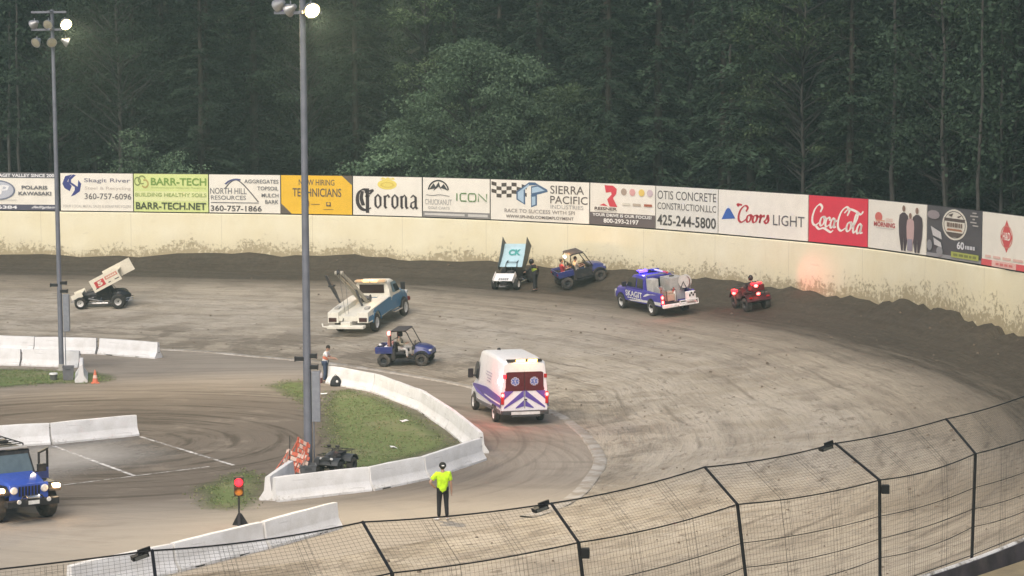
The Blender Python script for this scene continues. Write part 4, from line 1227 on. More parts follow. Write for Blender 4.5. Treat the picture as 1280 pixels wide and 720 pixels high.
def broadleaf(seed, H, R, z0, nclump, per, trunk_r=.16, lean=0.):
    rs = np.random.RandomState(seed)
    wood = MB(); C, D, N_, Lg, Wd, Pl = [], [], [], [], [], []
    tp = [(lean * (j / 6) ** 1.5 * H * .1 + rs.normal(0, .08) * j / 3, rs.normal(0, .08) * j / 3, H * .93 * j / 6) for j in range(7)]
    wood.tube(tp, [trunk_r * (1 - .85 * j / 6) for j in range(7)], 8)
    for k in range(nclump):
        fr = rs.uniform(0, 1) ** .8
        zc = z0 + (H - z0) * fr
        prof = (math.sin(PI * min(1, fr * .85 + .16)) ** .7) * R
        az = rs.uniform(0, 6.283); rr = prof * rs.uniform(.3, 1.0) ** .55 * (rs.uniform(1.05, 1.35) if rs.rand() < .16 else 1.)
        bx, by = np.interp(zc, [q[2] for q in tp], [q[0] for q in tp]), np.interp(zc, [q[2] for q in tp], [q[1] for q in tp])
        c = np.array([bx + rr * math.cos(az), by + rr * math.sin(az), zc + rs.normal(0, .3)])
        zb = max(z0 * .6, zc - rr * .7)
        wood.tube([(np.interp(zb, [q[2] for q in tp], [q[0] for q in tp]), np.interp(zb, [q[2] for q in tp], [q[1] for q in tp]), zb), tuple((np.array([bx, by, zb]) * .4 + c * .6) + rs.normal(0, .12, 3)), tuple(c)], [.06, .035, .012], 4)
        n = int(per * 2.2 * rs.uniform(.5, 1.4)); sc = rs.uniform(.5, 1.45)
        # sprays layered like the flat fans of a twig: wider than tall, thinning outward
        p = rs.normal(0, 1, (n, 3)); p /= np.linalg.norm(p, axis=1)[:, None]; p *= (rs.rand(n, 1) ** .45) * np.array([1.15, 1.15, .55]) * sc
        p[:, :2] += np.array([math.cos(az), math.sin(az)]) * rs.uniform(-.2, .7, (n, 1)) * sc
        d = rs.normal(0, 1, (n, 3)) + np.array([math.cos(az), math.sin(az), -.3]); nn = np.array([0, 0, .8])[None] + rs.normal(0, .7, (n, 3))
        C.append(c + p); D.append(d); N_.append(nn); Lg.append(rs.uniform(.11, .25, n)); Wd.append(rs.uniform(.07, .16, n))
        Pl.append(rs.rand(n) < (.7 if rs.rand() < .4 else .2))
    V = tri_cards(np.concatenate(C), np.concatenate(D), np.concatenate(N_), np.concatenate(Lg), np.concatenate(Wd), rs)
    return wood, cards_mesh(V, np.concatenate(Pl), 'crown')
def make_tree(name, geo, leaf, bark):
    wood, cm = geo
    e = empty(name)
    wood.build('trunk', bark, e, smooth='all', fix=False)
    for q in leaf: cm.materials.append(q)
    c = bpy.data.objects.new('crown', cm); COL.objects.link(c); c.parent = e
    return e
PROTO_C = [make_tree('conifer_tree', conifer(20 + k, 27 + 3 * (k % 3), 3.6 + .5 * (k % 2), 2.2 + 1.6 * (k % 3)), LF, bark_d) for k in range(5)]
PROTO_A = [make_tree('alder_tree', broadleaf(40 + k, 21 + 2 * k, 3.1 + .3 * k, 5.5 + k, 110, 75), LF if k == 1 else LA, bark_m) for k in range(3)]
used = set()
SPOT = [(0, 'the oval emblem sign'), (76, 'the blue spiral sign'), (166, 'the yellow-green sign'), (260, 'the sign with the curved hill line'), (350, 'the amber hiring sign'), (440, 'the gothic lettered sign'),
        (527, 'the mountain arch sign'), (611, 'the checkered flag sign'), (736, 'the red letter sign'), (817, 'the plain capitals sign'), (896, 'the blue peak sign'), (1008, 'the red script sign'), (1082, 'the sign with three figures'), (1155, 'the dark grey badge sign'), (1224, 'the red diamond sign')]
def behind(px):
    for k in range(len(SPOT) - 1, -1, -1):
        if px >= SPOT[k][0]:
            nx = SPOT[k + 1][0] if k + 1 < len(SPOT) else 1290
            f_ = (px - SPOT[k][0]) / (nx - SPOT[k][0])
            return ('the left part of ', 'the middle of ', 'the right part of ')[min(2, max(0, int(f_ * 3)))] + SPOT[k][1]
    return 'the left end of the sign row'
def proj_x(x, y, z):
    d = Vector((x, y, z - CAM_H)); return 640 + F_PX * d.x / (d.y * math.cos(PITCH) - d.z * math.sin(PITCH))
def plant(proto, x, y, z, rz, s, label, cat, group):
    o = proto if proto.name not in used else copy_tree(proto)
    used.add(proto.name)
    o.location = (x, y, z); o.rotation_euler = (0, 0, rz); o.scale = (s, s, s)
    tag(o, label, cat, group)
tr = random.Random(11)
taken = {}
def row_pts(offq, step):
    pts = []
    P = []
    for i in range(0, 14 * NT):
        d = WP[i] + NRM[i] * min(offq, 8)
        rd = (WP[i] - CEN) / np.hypot(*(WP[i] - CEN)); P.append(d + rd * max(0, offq - 8))
    acc = tr.random() * step
    for i in range(1, len(P)):
        L = np.hypot(*(P[i] - P[i - 1]))
        while acc < L:
            pts.append(P[i - 1] + (P[i] - P[i - 1]) * acc / L); acc += step * tr.uniform(.7, 1.3)
        acc -= L
    return pts
def hill(q): return 2.0 + max(0, min(q - 34, 76)) * .62
BIG = on_ground(603, 332)
for ri, (q, step) in enumerate(((9, 4.4), (13.5, 3.9), (18, 4.0), (24, 4.4), (31, 5.0), (39, 5.6), (49, 6.2))):
    for (x, y) in row_pts(q, step):
        x += tr.gauss(0, .5); y += tr.gauss(0, .8)
        px = proj_x(x, y, 9)
        if not -260 < px < 1560: continue
        if ri < 2 and 470 < px < 735: continue            # the clearing filled by the broad alder
        if ri == 0 and (tr.random() < .45 or px < 30): continue
        ald = tr.random() < (.38 if ri in (0, 1) else .15)
        proto = tr.choice(PROTO_A if ald else PROTO_C)
        s = tr.uniform(.82, 1.15)
        if ri < 2 and -5 < px < 1285:
            kind = ('leafy alder' if ald else 'dark conifer')
            lab = kind + (' close behind ' if ri == 0 else ' one row behind ') + behind(px)
            n = taken.get(lab, 0); taken[lab] = n + 1
            if n: lab = ('slimmer ' if s < 1 else 'taller ') + lab
        else:
            lab = ('pale-trunked alder among the forest rows on the dark hillside' if ald else 'dark conifer of the dense forest rows on the hillside behind the signs')
        plant(proto, x, y, hill(q) - .1, tr.random() * 6.28, s, lab, 'tree', 'forest alders behind the signs' if ald else 'forest conifers behind the signs')
for p in PROTO_C + PROTO_A:
    if p.name not in used:
        for ch in list(p.children): bpy.data.objects.remove(ch)
        bpy.data.objects.remove(p)
# the broad pale alder in the middle and the sapling at the left
def ground_place(px, dist_beyond):
    a = wall_at(px); d = Vector((a[0], a[1])); k = (d.length + dist_beyond) / d.length
    return a * k
for k, (px, bey, H, R, seed, lab) in enumerate(((590, 8, 14.6, 4.2, 61, 'broad pale-green alder standing out above the mountain arch sign'), (655, 9.5, 12.8, 4.0, 62, 'rounded pale-green alder above the checkered flag sign, right half of its clump'), (527, 8.5, 9.8, 3.4, 63, 'lower pale-green alder at the left foot of the clump'), (712, 11, 11.5, 3.3, 67, 'dim green alder at the right edge of the big pale clump'))):
    p = ground_place(px, bey)
    t = make_tree('alder_tree', broadleaf(seed, H, R, 2.0, 120 if k < 2 else 85, 130), LB if k < 3 else LA, bark_m)
    t.location = (p[0], p[1], 2.0); tag(t, lab, 'tree')
for px, H, R, seed, lab, ncl in ((176, 9.6, 1.3, 64, 'thin pale sapling rising above the yellow-green sign', 26), (212, 8.0, .9, 65, 'low leafy bush top peeking above the yellow-green sign', 12)):
    p = ground_place(px, 5)
    t = make_tree('sapling', broadleaf(seed, H - 1, R, 4.2, ncl, 60, .07), [LB[1], LB[0]], bark_m)
    t.location = (p[0], p[1], 2.0); tag(t, lab, 'tree')
# bare pale stems seen low in the gloom
for k, (px, bey, H, rad, lean) in enumerate(((11, 12.5, 20, .15, .02), (27, 11.5, 19, .14, -.01), (106, 15.5, 17, .13, -.06), (117, 18.5, 17, .11, .03), (912, 16.5, 18, .15, .0), (972, 18.5, 17, .13, .01), (1115, 13.5, 18, .17, .0), (1181, 13.5, 18, .13, -.02), (1220, 13.0, 18, .12, .01), (1251, 16.5, 17, .12, -.01), (60, 18.5, 18, .12, .02), (860, 19.5, 18, .13, .01))):
    p = ground_place(px, bey)
    rs = np.random.RandomState(80 + k)
    pts = [(lean * H * (j / 8) + rs.normal(0, .06), rs.normal(0, .06), H * j / 8) for j in range(9)]
    wood = MB().tube(pts, [rad * (1 - .6 * j / 8) for j in range(9)], 8)
    for b in range(9):
        z = rs.uniform(.35, 1) * H; az = rs.uniform(0, 6.28); L = rs.uniform(.5, 1.6)
        wood.tube([(lean * z, 0, z), (lean * z + math.cos(az) * L, math.sin(az) * L, z + L * .3)], [.03, .008], 4)
    e = empty('alder_tree', (p[0], p[1], 2.0)); wood.build('trunk', mat('pale_alder_bark', (.062, .058, .052), .9, var=.4, scale=1.6, bump=.4), e, smooth='all')
    n = 900; c = np.stack([rs.normal(lean * H * .9, 1.2, n), rs.normal(0, 1.2, n), rs.uniform(H * .42, H * 1.08, n)], 1)
    cm = cards_mesh(tri_cards(c, rs.normal(0, 1, (n, 3)), rs.normal(0, 1, (n, 3)), rs.uniform(.2, .4, n), rs.uniform(.12, .25, n), rs), rs.rand(n) < .3, 'crown')
    for q in LF: cm.materials.append(q)
    co = bpy.data.objects.new('crown', cm); COL.objects.link(co); co.parent = e
    tag(e, '%s pale stem in the gloom above %s' % (('leaning', 'straight', 'slender', 'thin', 'mottled', 'faint')[k % 6], behind(px)), 'tree')
# undergrowth along the back of the wall
n = 16000; rs = np.random.RandomState(9); C_ = []
for k in range(n):
    i = rs.randint(NT, 13 * NT); q = rs.uniform(5, 30)
    p = WP[i] + NRM[i] * min(q, 8) + (WP[i] - CEN) / np.hypot(*(WP[i] - CEN)) * max(0, q - 8) + rs.normal(0, .4, 2)
    C_.append((p[0], p[1], 2.0 + rs.rand() ** 1.5 * (2.6 + 1.8 * math.sin(i * .5))))
C_ = np.array(C_)
cm = cards_mesh(tri_cards(C_, rs.normal(0, 1, (n, 3)), rs.normal(0, .6, (n, 3)) + [0, 0, .6], rs.uniform(.25, .6, n), rs.uniform(.15, .35, n), rs), rs.rand(n) < .3, 'undergrowth')
for q in LF: cm.materials.append(q)
o = bpy.data.objects.new('undergrowth', cm); COL.objects.link(o); tag(o, kind='stuff')

# dusty air over the whole speedway, added and tinted to lift dark forest tones
hz = MB().box(-190, 190, -3, 330, -1.2, 62).build('haze', bpy.data.materials.new('tinted_dusty_air'))
hm = hz.data.materials[0]; hm.use_nodes = True; n_ = hm.node_tree
for q in list(n_.nodes):
    if q.type == 'BSDF_PRINCIPLED': n_.nodes.remove(q)
pv = n_.nodes.new('ShaderNodeVolumePrincipled'); pv.inputs['Color'].default_value = (.62, .86, .82, 1); pv.inputs['Density'].default_value = HAZE
n_.links.new(pv.outputs[0], [q for q in n_.nodes if q.type == 'OUTPUT_MATERIAL'][0].inputs['Volume'])
tag(hz, kind='stuff')
# ------------------------------------------------------------------ vehicle helpers
tyre_m = mat('dusty_tyre', (.055, .05, .045), .9, var=.35, scale=5, dirt=.75, dirtcol=(.21, .175, .13))
rubber_m = mat('black_rubber', (.025, .024, .023), .8, dirt=.4)
trim_m = mat('black_trim', (.022, .022, .024), .55, dirt=.3)
rim_m = mat('alloy_rim', (.55, .55, .55), .35, .8, dirt=.45)
steel_w = mat('white_wheel', (.7, .69, .66), .5, dirt=.3)
dkrim_m = mat('dark_rim', (.06, .06, .062), .5, .4, dirt=.5)
glass_v = mat('vehicle_glass', (.025, .03, .035), .06, spec=.6, var=.05)
chrome = mat('chrome', (.6, .6, .6), .2, .9, dirt=.25)
def glow(name, c, e): return mat('glow_' + name, c, .3, emit=c, estr=e)
red_on = glow('red', (1, .012, .02), 4); redhot = glow('red_hot', (1, .045, .04), 14); amber_on = glow('amber', (1, .48, .10), 9); blue_on = glow('blue', (.06, .03, 1), 7); white_on = glow('warm_white', (1, .86, .6), 12)
red_lens = mat('red_lens', (.45, .02, .02), .2); amber_lens = mat('amber_lens', (.7, .28, .03), .25); clear_lens = mat('clear_lens', (.6, .6, .58), .15)
def glowlight(parent, loc, col, e, r=.08):
    ld = bpy.data.lights.new('glow', 'POINT'); ld.energy = e; ld.color = col; ld.shadow_soft_size = r
    o = bpy.data.objects.new('glow', ld); COL.objects.link(o); o.parent = parent; o.location = loc
def wheel(p, loc, R, w, rimR, rim=None, knob=0., side=1, spokes=5, dish=.3, tm=None, steer=0.):
    """tyre with its rim as a child; loc is the hub, side=+1 outer face towards +y"""
    x, y, z = loc
    h = w / 2
    nn = 36 if knob else 28
    fm = (lambda k, a: 1 + knob * (1 if k % 3 else -1) * (1 if abs(a) < h * .95 else .4)) if knob else None
    pr = [(rimR, -h * .82), (rimR * 1.12, -h), (R * .86, -h), (R * .97, -h * .78), (R, -h * .4), (R, h * .4), (R * .97, h * .78), (R * .86, h), (rimR * 1.12, h), (rimR, h * .82)]
    S = Matrix.Translation(loc) @ Matrix.Rotation(steer, 4, 'Z')
    t = MB().lathe(pr, (0, 0, 0), nn, mod=fm, caps=False).xf(S).build('wheel', tm or tyre_m, p, smooth=True)
    r = MB(); o = h * .86 * side; di = o - w * dish * side
    r.lathe([(.01, di), (rimR * .25, di + .01 * side), (rimR * .3, di), (rimR * .72, di - .01 * side), (rimR * .92, o * .9), (rimR * 1.05, o), (rimR * 1.04, o * .96), (rimR * .98, -o)], (0, 0, 0), 24)
    for k in range(spokes):
        th = 2 * PI * k / spokes; c, s_ = math.cos(th), math.sin(th)
        r.tube([(c * rimR * .2, di + .015 * side, s_ * rimR * .2), (c * rimR * .88, di + (o - di) * .7, s_ * rimR * .88)], rimR * .09, 5)
    r.xf(S).build('rim', rim or rim_m, t, smooth=True)
    return t
def rrect(wb, wt, z0, z1, r0=.06, r1=.10, n=3, bulge=.03):
    """closed cross section (y,z) of a body: straight sides leaning in, rounded corners"""
    pts = []
    h = z1 - z0
    zm = z0 + h * .5; wm = (wb + wt) / 2 + bulge
    for sgn in (1, -1):
        side = []
        for k in range(n + 1):
            a = -PI / 2 + (PI / 2) * k / n
            side.append((wb - r0 + r0 * math.cos(a), z0 + r0 + r0 * math.sin(a)))
        side.append((wm, zm))
        for k in range(n + 1):
            a = (PI / 2) * k / n
            side.append((wt - r1 + r1 * math.cos(a), z1 - r1 + r1 * math.sin(a)))
        if sgn < 0: side = [(-y, z) for y, z in side[::-1]]
        pts += side
    return pts
def shell(secs, m=0, mb=None):
    """secs: (x, z0, z1, wb, wt[, r1])"""
    mb = mb or MB()
    mb.loft([[(s_[0] + (s_[6] if len(s_) > 6 else 0) * (z - s_[1]), y, z) for y, z in rrect(s_[3], s_[4], s_[1], s_[2], .05, s_[5] if len(s_) > 5 else .08)] for s_ in secs], m)
    return mb
def sides(mb, poly, yf, off=.008, t=.006, m=0, which=(1, -1)):
    """panel on both flanks: poly of (x,z), yf(x,z) the flank's half width"""
    for s_ in which:
        P = [(x, s_ * (yf(x, z) + off), z) for x, z in poly]
        if s_ < 0: P = P[::-1]
        n = len(P); Q = [(x, y - s_ * t, z) for x, y, z in P]
        mb.add(P + Q, [tuple(range(n)), tuple(range(n, 2 * n))[::-1]] + [(i, i + n, (i + 1) % n + n, (i + 1) % n) for i in range(n)], m)
    return mb
def arch(x, zc, R, n=9, z0=None):
    """upper half of a wheel opening as (x,z)"""
    return [(x + R * math.cos(PI * k / n), zc + R * math.sin(PI * k / n)) for k in range(n + 1)]
def strip(pts, w, up=(0, 0, 1), t=.008):
    """flat painted ribbon as slab pieces between consecutive points; used for body flashes"""
def txt_side(p, body, x0, x1, z0, z1, y, s_, m, bold=.03, shear=0., name='lettering'):
    """lettering on a flank, reading correctly from outside; s_=+1 left flank"""
    if s_ > 0: mb = text_mb(body, (x1, y, z0), (x0 - x1, 0, 0), (0, 0, z1 - z0), bold, shear)
    else: mb = text_mb(body, (x0, -y, z0), (x1 - x0, 0, 0), (0, 0, z1 - z0), bold, shear)
    return mb.build(name, m, p, fix=False)

def pose_at(name, px, py, deg, k=1.):
    q = on_ground(px, py); a = math.radians(deg)
    return empty(name, tuple(q), rot=slope_rot(q[0], q[1], a, k))
# ------------------------------------------------------------------ people
skin_m = mat('skin', (.42, .25, .18), .55, var=.05)
hair_m = mat('dark_hair', (.02, .016, .013), .7)
def skin_mesh(verts, edges, sub=1):
    """verts: list of ((x,y,z), r)"""
    me = bpy.data.meshes.new('sk'); me.from_pydata([v for v, _ in verts], edges, [])
    o = bpy.data.objects.new('sk', me); COL.objects.link(o)
    o.modifiers.new('s', 'SKIN')
    sd = o.modifiers.new('u', 'SUBSURF'); sd.levels = sub; sd.render_levels = sub
    for i, (v, r) in enumerate(verts):
        d = me.skin_vertices[0].data[i]
        rr = r if isinstance(r, tuple) else (r, r)
        d.radius = rr; d.use_root = (i == 0)
    dg = bpy.context.evaluated_depsgraph_get(); dg.update()
    m2 = bpy.data.meshes.new_from_object(o.evaluated_get(dg))
    bpy.data.objects.remove(o); bpy.data.meshes.remove(me)
    V = [tuple(v.co) for v in m2.vertices]; F = [tuple(p.vertices) for p in m2.polygons]
    bpy.data.meshes.remove(m2)
    return V, F
def person(loc, rz, label, J, shirt, trousers, shoe, head='hair', headm=None, long_sleeve=False, vest=None, hat=None, scale=1., group=None, bulk=1., tilt=0., face=0.):
    """J: joints in metres, x forward, y left, z up"""
    e = empty('person', loc, rz) if not isinstance(rz, tuple) else empty('person', loc, rot=rz)
    e.scale = (scale,) * 3
    tag(e, label, 'person', group)
    v = lambda k: np.array(J[k], float)
    pel, chest, neck, hd = v('pelvis'), v('chest'), v('neck'), v('head')
    spine = (pel + chest) / 2 + np.array(J.get('spine_off', (0, 0, 0)))
    B = [(pel, .10), (spine, .092), (chest, .105), (neck, .058), (neck * .45 + hd * .55, .062)]
    E = [(0, 1), (1, 2), (2, 3), (3, 4)]
    for s_ in 'LR':
        o = len(B)
        sh, el, wr, ha = v('sh' + s_), v('el' + s_), v('wr' + s_), v('ha' + s_)
        B += [(sh, .05), ((sh + el) / 2, .045), (el, .040), ((el + wr) / 2, .037), (wr, .028), (wr + (ha - wr) * .55, (.036, .022))]
        E += [(2, o), (o, o + 1), (o + 1, o + 2), (o + 2, o + 3), (o + 3, o + 4), (o + 4, o + 5)]
        d = (ha - wr); L = np.linalg.norm(d); d = d / L
        a = np.cross(d, [0, 0, 1.]); a = a / (np.linalg.norm(a) + 1e-6) if np.linalg.norm(a) > .2 else np.array([1., 0, 0])
        b = np.cross(a, d); pk = o + 5
        for f_ in range(4):                                  # four fingers, then the thumb off the side of the palm
            q0 = wr + d * .085 + a * (f_ - 1.5) * .021; ln = (.062, .075, .08, .07)[f_]
            k = len(B); B += [(q0, .0095), (q0 + d * ln * .6 - b * .010, .0085), (q0 + d * ln - b * .028, .0075)]; E += [(pk, k), (k, k + 1), (k + 1, k + 2)]
        k = len(B); q0 = wr + d * .04 + a * -.034; B += [(q0, .011), (q0 + d * .035 - a * .02, .0105), (q0 + d * .06 - a * .022 - b * .012, .009)]; E += [(pk, k), (k, k + 1), (k + 1, k + 2)]
        o = len(B)
        hp, kn, an, to = v('hip' + s_), v('kn' + s_), v('an' + s_), v('to' + s_)
        B += [(hp, .092), ((hp + kn) / 2, .078), (kn, .057), (kn * .6 + an * .4, .056), (an, .038), (an * .35 + to * .65 , (.042, .03)), (to, (.036, .022))]
        E += [(0, o), (o, o + 1), (o + 1, o + 2), (o + 2, o + 3), (o + 3, o + 4), (o + 4, o + 5), (o + 5, o + 6)]
    V, F = skin_mesh(B, E)
    mb = MB().add(V, F)
    # head: skull, jaw, nose, ears, eyes
    Rh = Matrix.Rotation(face, 4, 'Z') @ Matrix.Rotation(tilt, 4, 'Y'); H = MB()
    H.sphere((0, 0, .01), (.098, .078, .118), 0, 14, 10).sphere((.022, 0, -.055), (.072, .060, .07), 0, 12, 8).sphere((.098, 0, -.02), (.022, .014, .024), 0, 8, 6)
    for s_ in (1, -1): H.sphere((-.005, s_ * .08, -.01), (.022, .012, .033), 0, 8, 6)
    for s_ in (1, -1): H.sphere((.086, s_ * .032, .012), (.014, .016, .009), 1, 8, 5)
    H.box(.085, .094, -.026, .026, -.078, -.069, 2)
    M4 = Matrix.Translation(hd) @ Rh; H.xf(M4)
    for f_, m_ in zip(H.F, H.M): pass
    mb.add(H.V, H.F); mb.M[-len(H.F):] = H.M
    mb.build('body', [skin_m, mat('eye', (.05, .04, .035), .2), mat('lips', (.3, .12, .1), .5)], e, smooth='all')
    # clothes
    def cloth(nm, vs, es, m, sub=1): return MB().add(*skin_mesh(vs, es, sub)).build(nm, m, e, smooth='all')
    g = .016
    vs = [(pel + np.array([0, 0, -.15]), .160 * bulk), (pel + np.array([0, 0, .06]), .155 * bulk), (spine * .6 + chest * .4, .150 * bulk), (chest, .152 * bulk), (chest * .2 + neck * .8, .078)]
    es = [(0, 1), (1, 2), (2, 3), (3, 4)]
    for s_ in 'LR':
        sh, el, wr = v('sh' + s_), v('el' + s_), v('wr' + s_); o = len(vs)
        vs += [(sh, .085 * bulk), ((sh + el) / 2, .076 * bulk)]; es += [(3, o), (o, o + 1)]
        if long_sleeve: vs += [(el, .058), (el * .1 + wr * .9, .042)]; es += [(o + 1, o + 2), (o + 2, o + 3)]
        else: vs += [(sh * .25 + el * .75, .074)]; es += [(o + 1, o + 2)]
    cloth('shirt', vs, es, shirt)
    if vest:
        cloth('vest', [(pel + np.array([0, 0, .09]), .168), (spine, .164), (chest, .166), (chest * .4 + neck * .6, .08)] + [(v('shL') * .8 + chest * .2 + [0, 0, .02], .07), (v('shR') * .8 + chest * .2 + [0, 0, .02], .07)], [(0, 1), (1, 2), (2, 3), (2, 4), (2, 5)], vest)
    vs = [(pel, .128 + g * .6)]; es = []
    for s_ in 'LR':
        hp, kn, an = v('hip' + s_), v('kn' + s_), v('an' + s_); o = len(vs)
        vs += [(hp, .105), ((hp + kn) / 2, .092), (kn, .075), (kn * .5 + an * .5, .068), (an + (kn - an) * .06, .058)]; es += [(0, o), (o, o + 1), (o + 1, o + 2), (o + 2, o + 3), (o + 3, o + 4)]
    cloth('trousers', vs, es, trousers)
    for s_ in 'LR':
        an, to = v('an' + s_), v('to' + s_); hl = an + (an - to) * .25; hl[2] = to[2] + .01
        cloth('shoe', [(an * .5 + hl * .5, .05), (an * .35 + to * .65, (.052, .042)), (to, (.045, .032))], [(0, 1), (1, 2)], shoe)
    if hat == 'cap':
        MB().sphere((-.012, 0, .02), (.104, .086, .112), 0, 14, 9).xf(M4).build('hair', hair_m, e, smooth='all')
        c = MB(); c.lathe([(.112, -.02), (.112, .01), (.106, .055), (.08, .095), (.04, .115), (.005, .12)], (0, 0, .02), 18, axis='z')
        c.prism([(.09, -.07), (.15, -.075), (.19, -.04), (.2, 0), (.19, .04), (.15, .075), (.09, .07)], .015, .028, axis='z')
        cap = c.xf(M4).build('cap', headm, e, smooth=True)
        MB().box(-.1195, -.113, -.04, .04, .03, .065).xf(M4).build('patch', mat('pale_patch', (.75, .75, .72), .6), cap)
    elif hat == 'helmet':
        c = MB(); c.sphere((0, 0, .02), (.142, .13, .15), 0, 16, 11).sphere((.05, 0, -.07), (.11, .10, .075), 0, 14, 8)
        hm = c.xf(M4).build('helmet', headm, e, smooth='all')
        c = MB(); ph = [k * .28 for k in range(-4, 5)]
        c.loft([[(.15 * math.cos(a) + .006, .137 * math.sin(a), z) for z in (-.02, .025, .06)] for a in ph], caps=False, closed=False); c.xf(M4).build('visor', mat('visor', (.02, .02, .024), .1), hm, fix=False)
    else:
        c = MB(); c.sphere((-.012, 0, .035), (.106, .088, .108), 0, 14, 9).xf(M4).build('hair', headm or hair_m, e, smooth='all')
    return e
def standing(**kw):
    J = dict(pelvis=(0, 0, .98), chest=(.0, 0, 1.30), neck=(-.01, 0, 1.50), head=(.02, 0, 1.65),
             shL=(0, .19, 1.42), elL=(-.03, .25, 1.14), wrL=(.04, .26, .90), haL=(.06, .26, .73), shR=(0, -.19, 1.42), elR=(-.03, -.25, 1.14), wrR=(.04, -.26, .90), haR=(.06, -.26, .73),
             hipL=(0, .095, .93), knL=(.02, .11, .52), anL=(-.02, .13, .09), toL=(.15, .16, .035), hipR=(0, -.095, .93), knR=(.02, -.11, .52), anR=(-.02, -.13, .09), toR=(.15, -.16, .035))
    J.update(kw); return J
def seated(zs, **kw):
    """sitting with the seat surface at zs"""
    z = zs + .10
    J = dict(pelvis=(0, 0, z), chest=(-.04, 0, z + .34), neck=(-.03, 0, z + .54), head=(.0, 0, z + .70),
             shL=(-.04, .19, z + .46), elL=(.10, .25, z + .22), wrL=(.33, .18, z + .24), haL=(.48, .14, z + .28), shR=(-.04, -.19, z + .46), elR=(.10, -.25, z + .22), wrR=(.33, -.18, z + .24), haR=(.48, -.14, z + .28),
             hipL=(.04, .095, z - .02), knL=(.45, .14, z + .02), anL=(.52, .14, z - .38), toL=(.69, .15, z - .43), hipR=(.04, -.095, z - .02), knR=(.45, -.14, z + .02), anR=(.52, -.14, z - .38), toR=(.69, -.15, z - .43))
    J.update(kw); return J
def rider_of(veh, loc, *a, **k):
    """person in or on a vehicle: own top-level thing placed through the vehicle's matrix"""
    bpy.context.view_layer.update()
    M4 = veh.matrix_basis if veh.parent is None else veh.matrix_world
    return person(M4 @ Vector(loc), tuple(M4.to_euler()), *a, **k)
cl = lambda n, c, **k: mat(n, c, .85, var=.22, scale=7, bump=.6, **k)

p = on_ground(553.5, 650.5)
person((p[0], p[1], 0), math.radians(97), 'standing person seen from behind in a bright yellow-green shirt, black cap and black trousers',
       standing(elL=(-.10, .40, 1.20), wrL=(.02, .25, 1.02), haL=(.10, .17, .99), wrR=(.03, -.27, .90), toL=(.10, .26, .035), anL=(-.02, .12, .09), pelvis=(0, .01, .98)),
       cl('neon_shirt', (.50, .80, .02)), cl('black_trousers', (.016, .015, .017)), cl('white_shoe', (.7, .68, .66)), hat='cap', headm=cl('black_cap', (.018, .02, .02)), scale=1.05, bulk=1.2)
p = on_ground(406.5, 478.3)
person((p[0], p[1], 0), math.radians(-12), 'person in an orange and white vest leaning towards the end of the curved barrier',
       standing(chest=(.06, 0, 1.29), neck=(.10, 0, 1.48), head=(.15, 0, 1.62), shL=(.06, .19, 1.41), shR=(.06, -.19, 1.41), elL=(.20, .22, 1.17), wrL=(.44, .16, 1.14), haL=(.60, .10, 1.06), elR=(.20, -.22, 1.17), wrR=(.44, -.16, 1.16), haR=(.58, -.10, 1.02)),
       cl('white_shirt', (.72, .70, .68)), cl('blue_jeans', (.05, .07, .12)), cl('dark_shoe', (.04, .035, .03)), vest=cl('orange_vest', (.85, .26, .16)), tilt=.35)
p = on_ground(669, 364)
person(tuple(p), math.radians(150), 'person in black overalls and neon harness standing beside the light-blue wing car',
       standing(chest=(.10, 0, 1.28), neck=(.17, 0, 1.46), head=(.23, 0, 1.60), shL=(.1, .2, 1.40), shR=(.1, -.2, 1.40), elL=(.25, .30, 1.16), wrL=(.46, .26, 1.05), haL=(.62, .22, 1.02), elR=(.0, -.34, 1.15), wrR=(.06, -.36, .92), haR=(.10, -.36, .76)),
       cl('black_overall', (.02, .02, .022)), cl('black_overall', (.02, .02, .022)), cl('dark_shoe', (.04, .035, .03)), long_sleeve=True, vest=cl('neon_harness', (.30, .42, .05)), hat='helmet', headm=mat('black_helmet', (.02, .02, .02), .2), tilt=.4, scale=1.05)

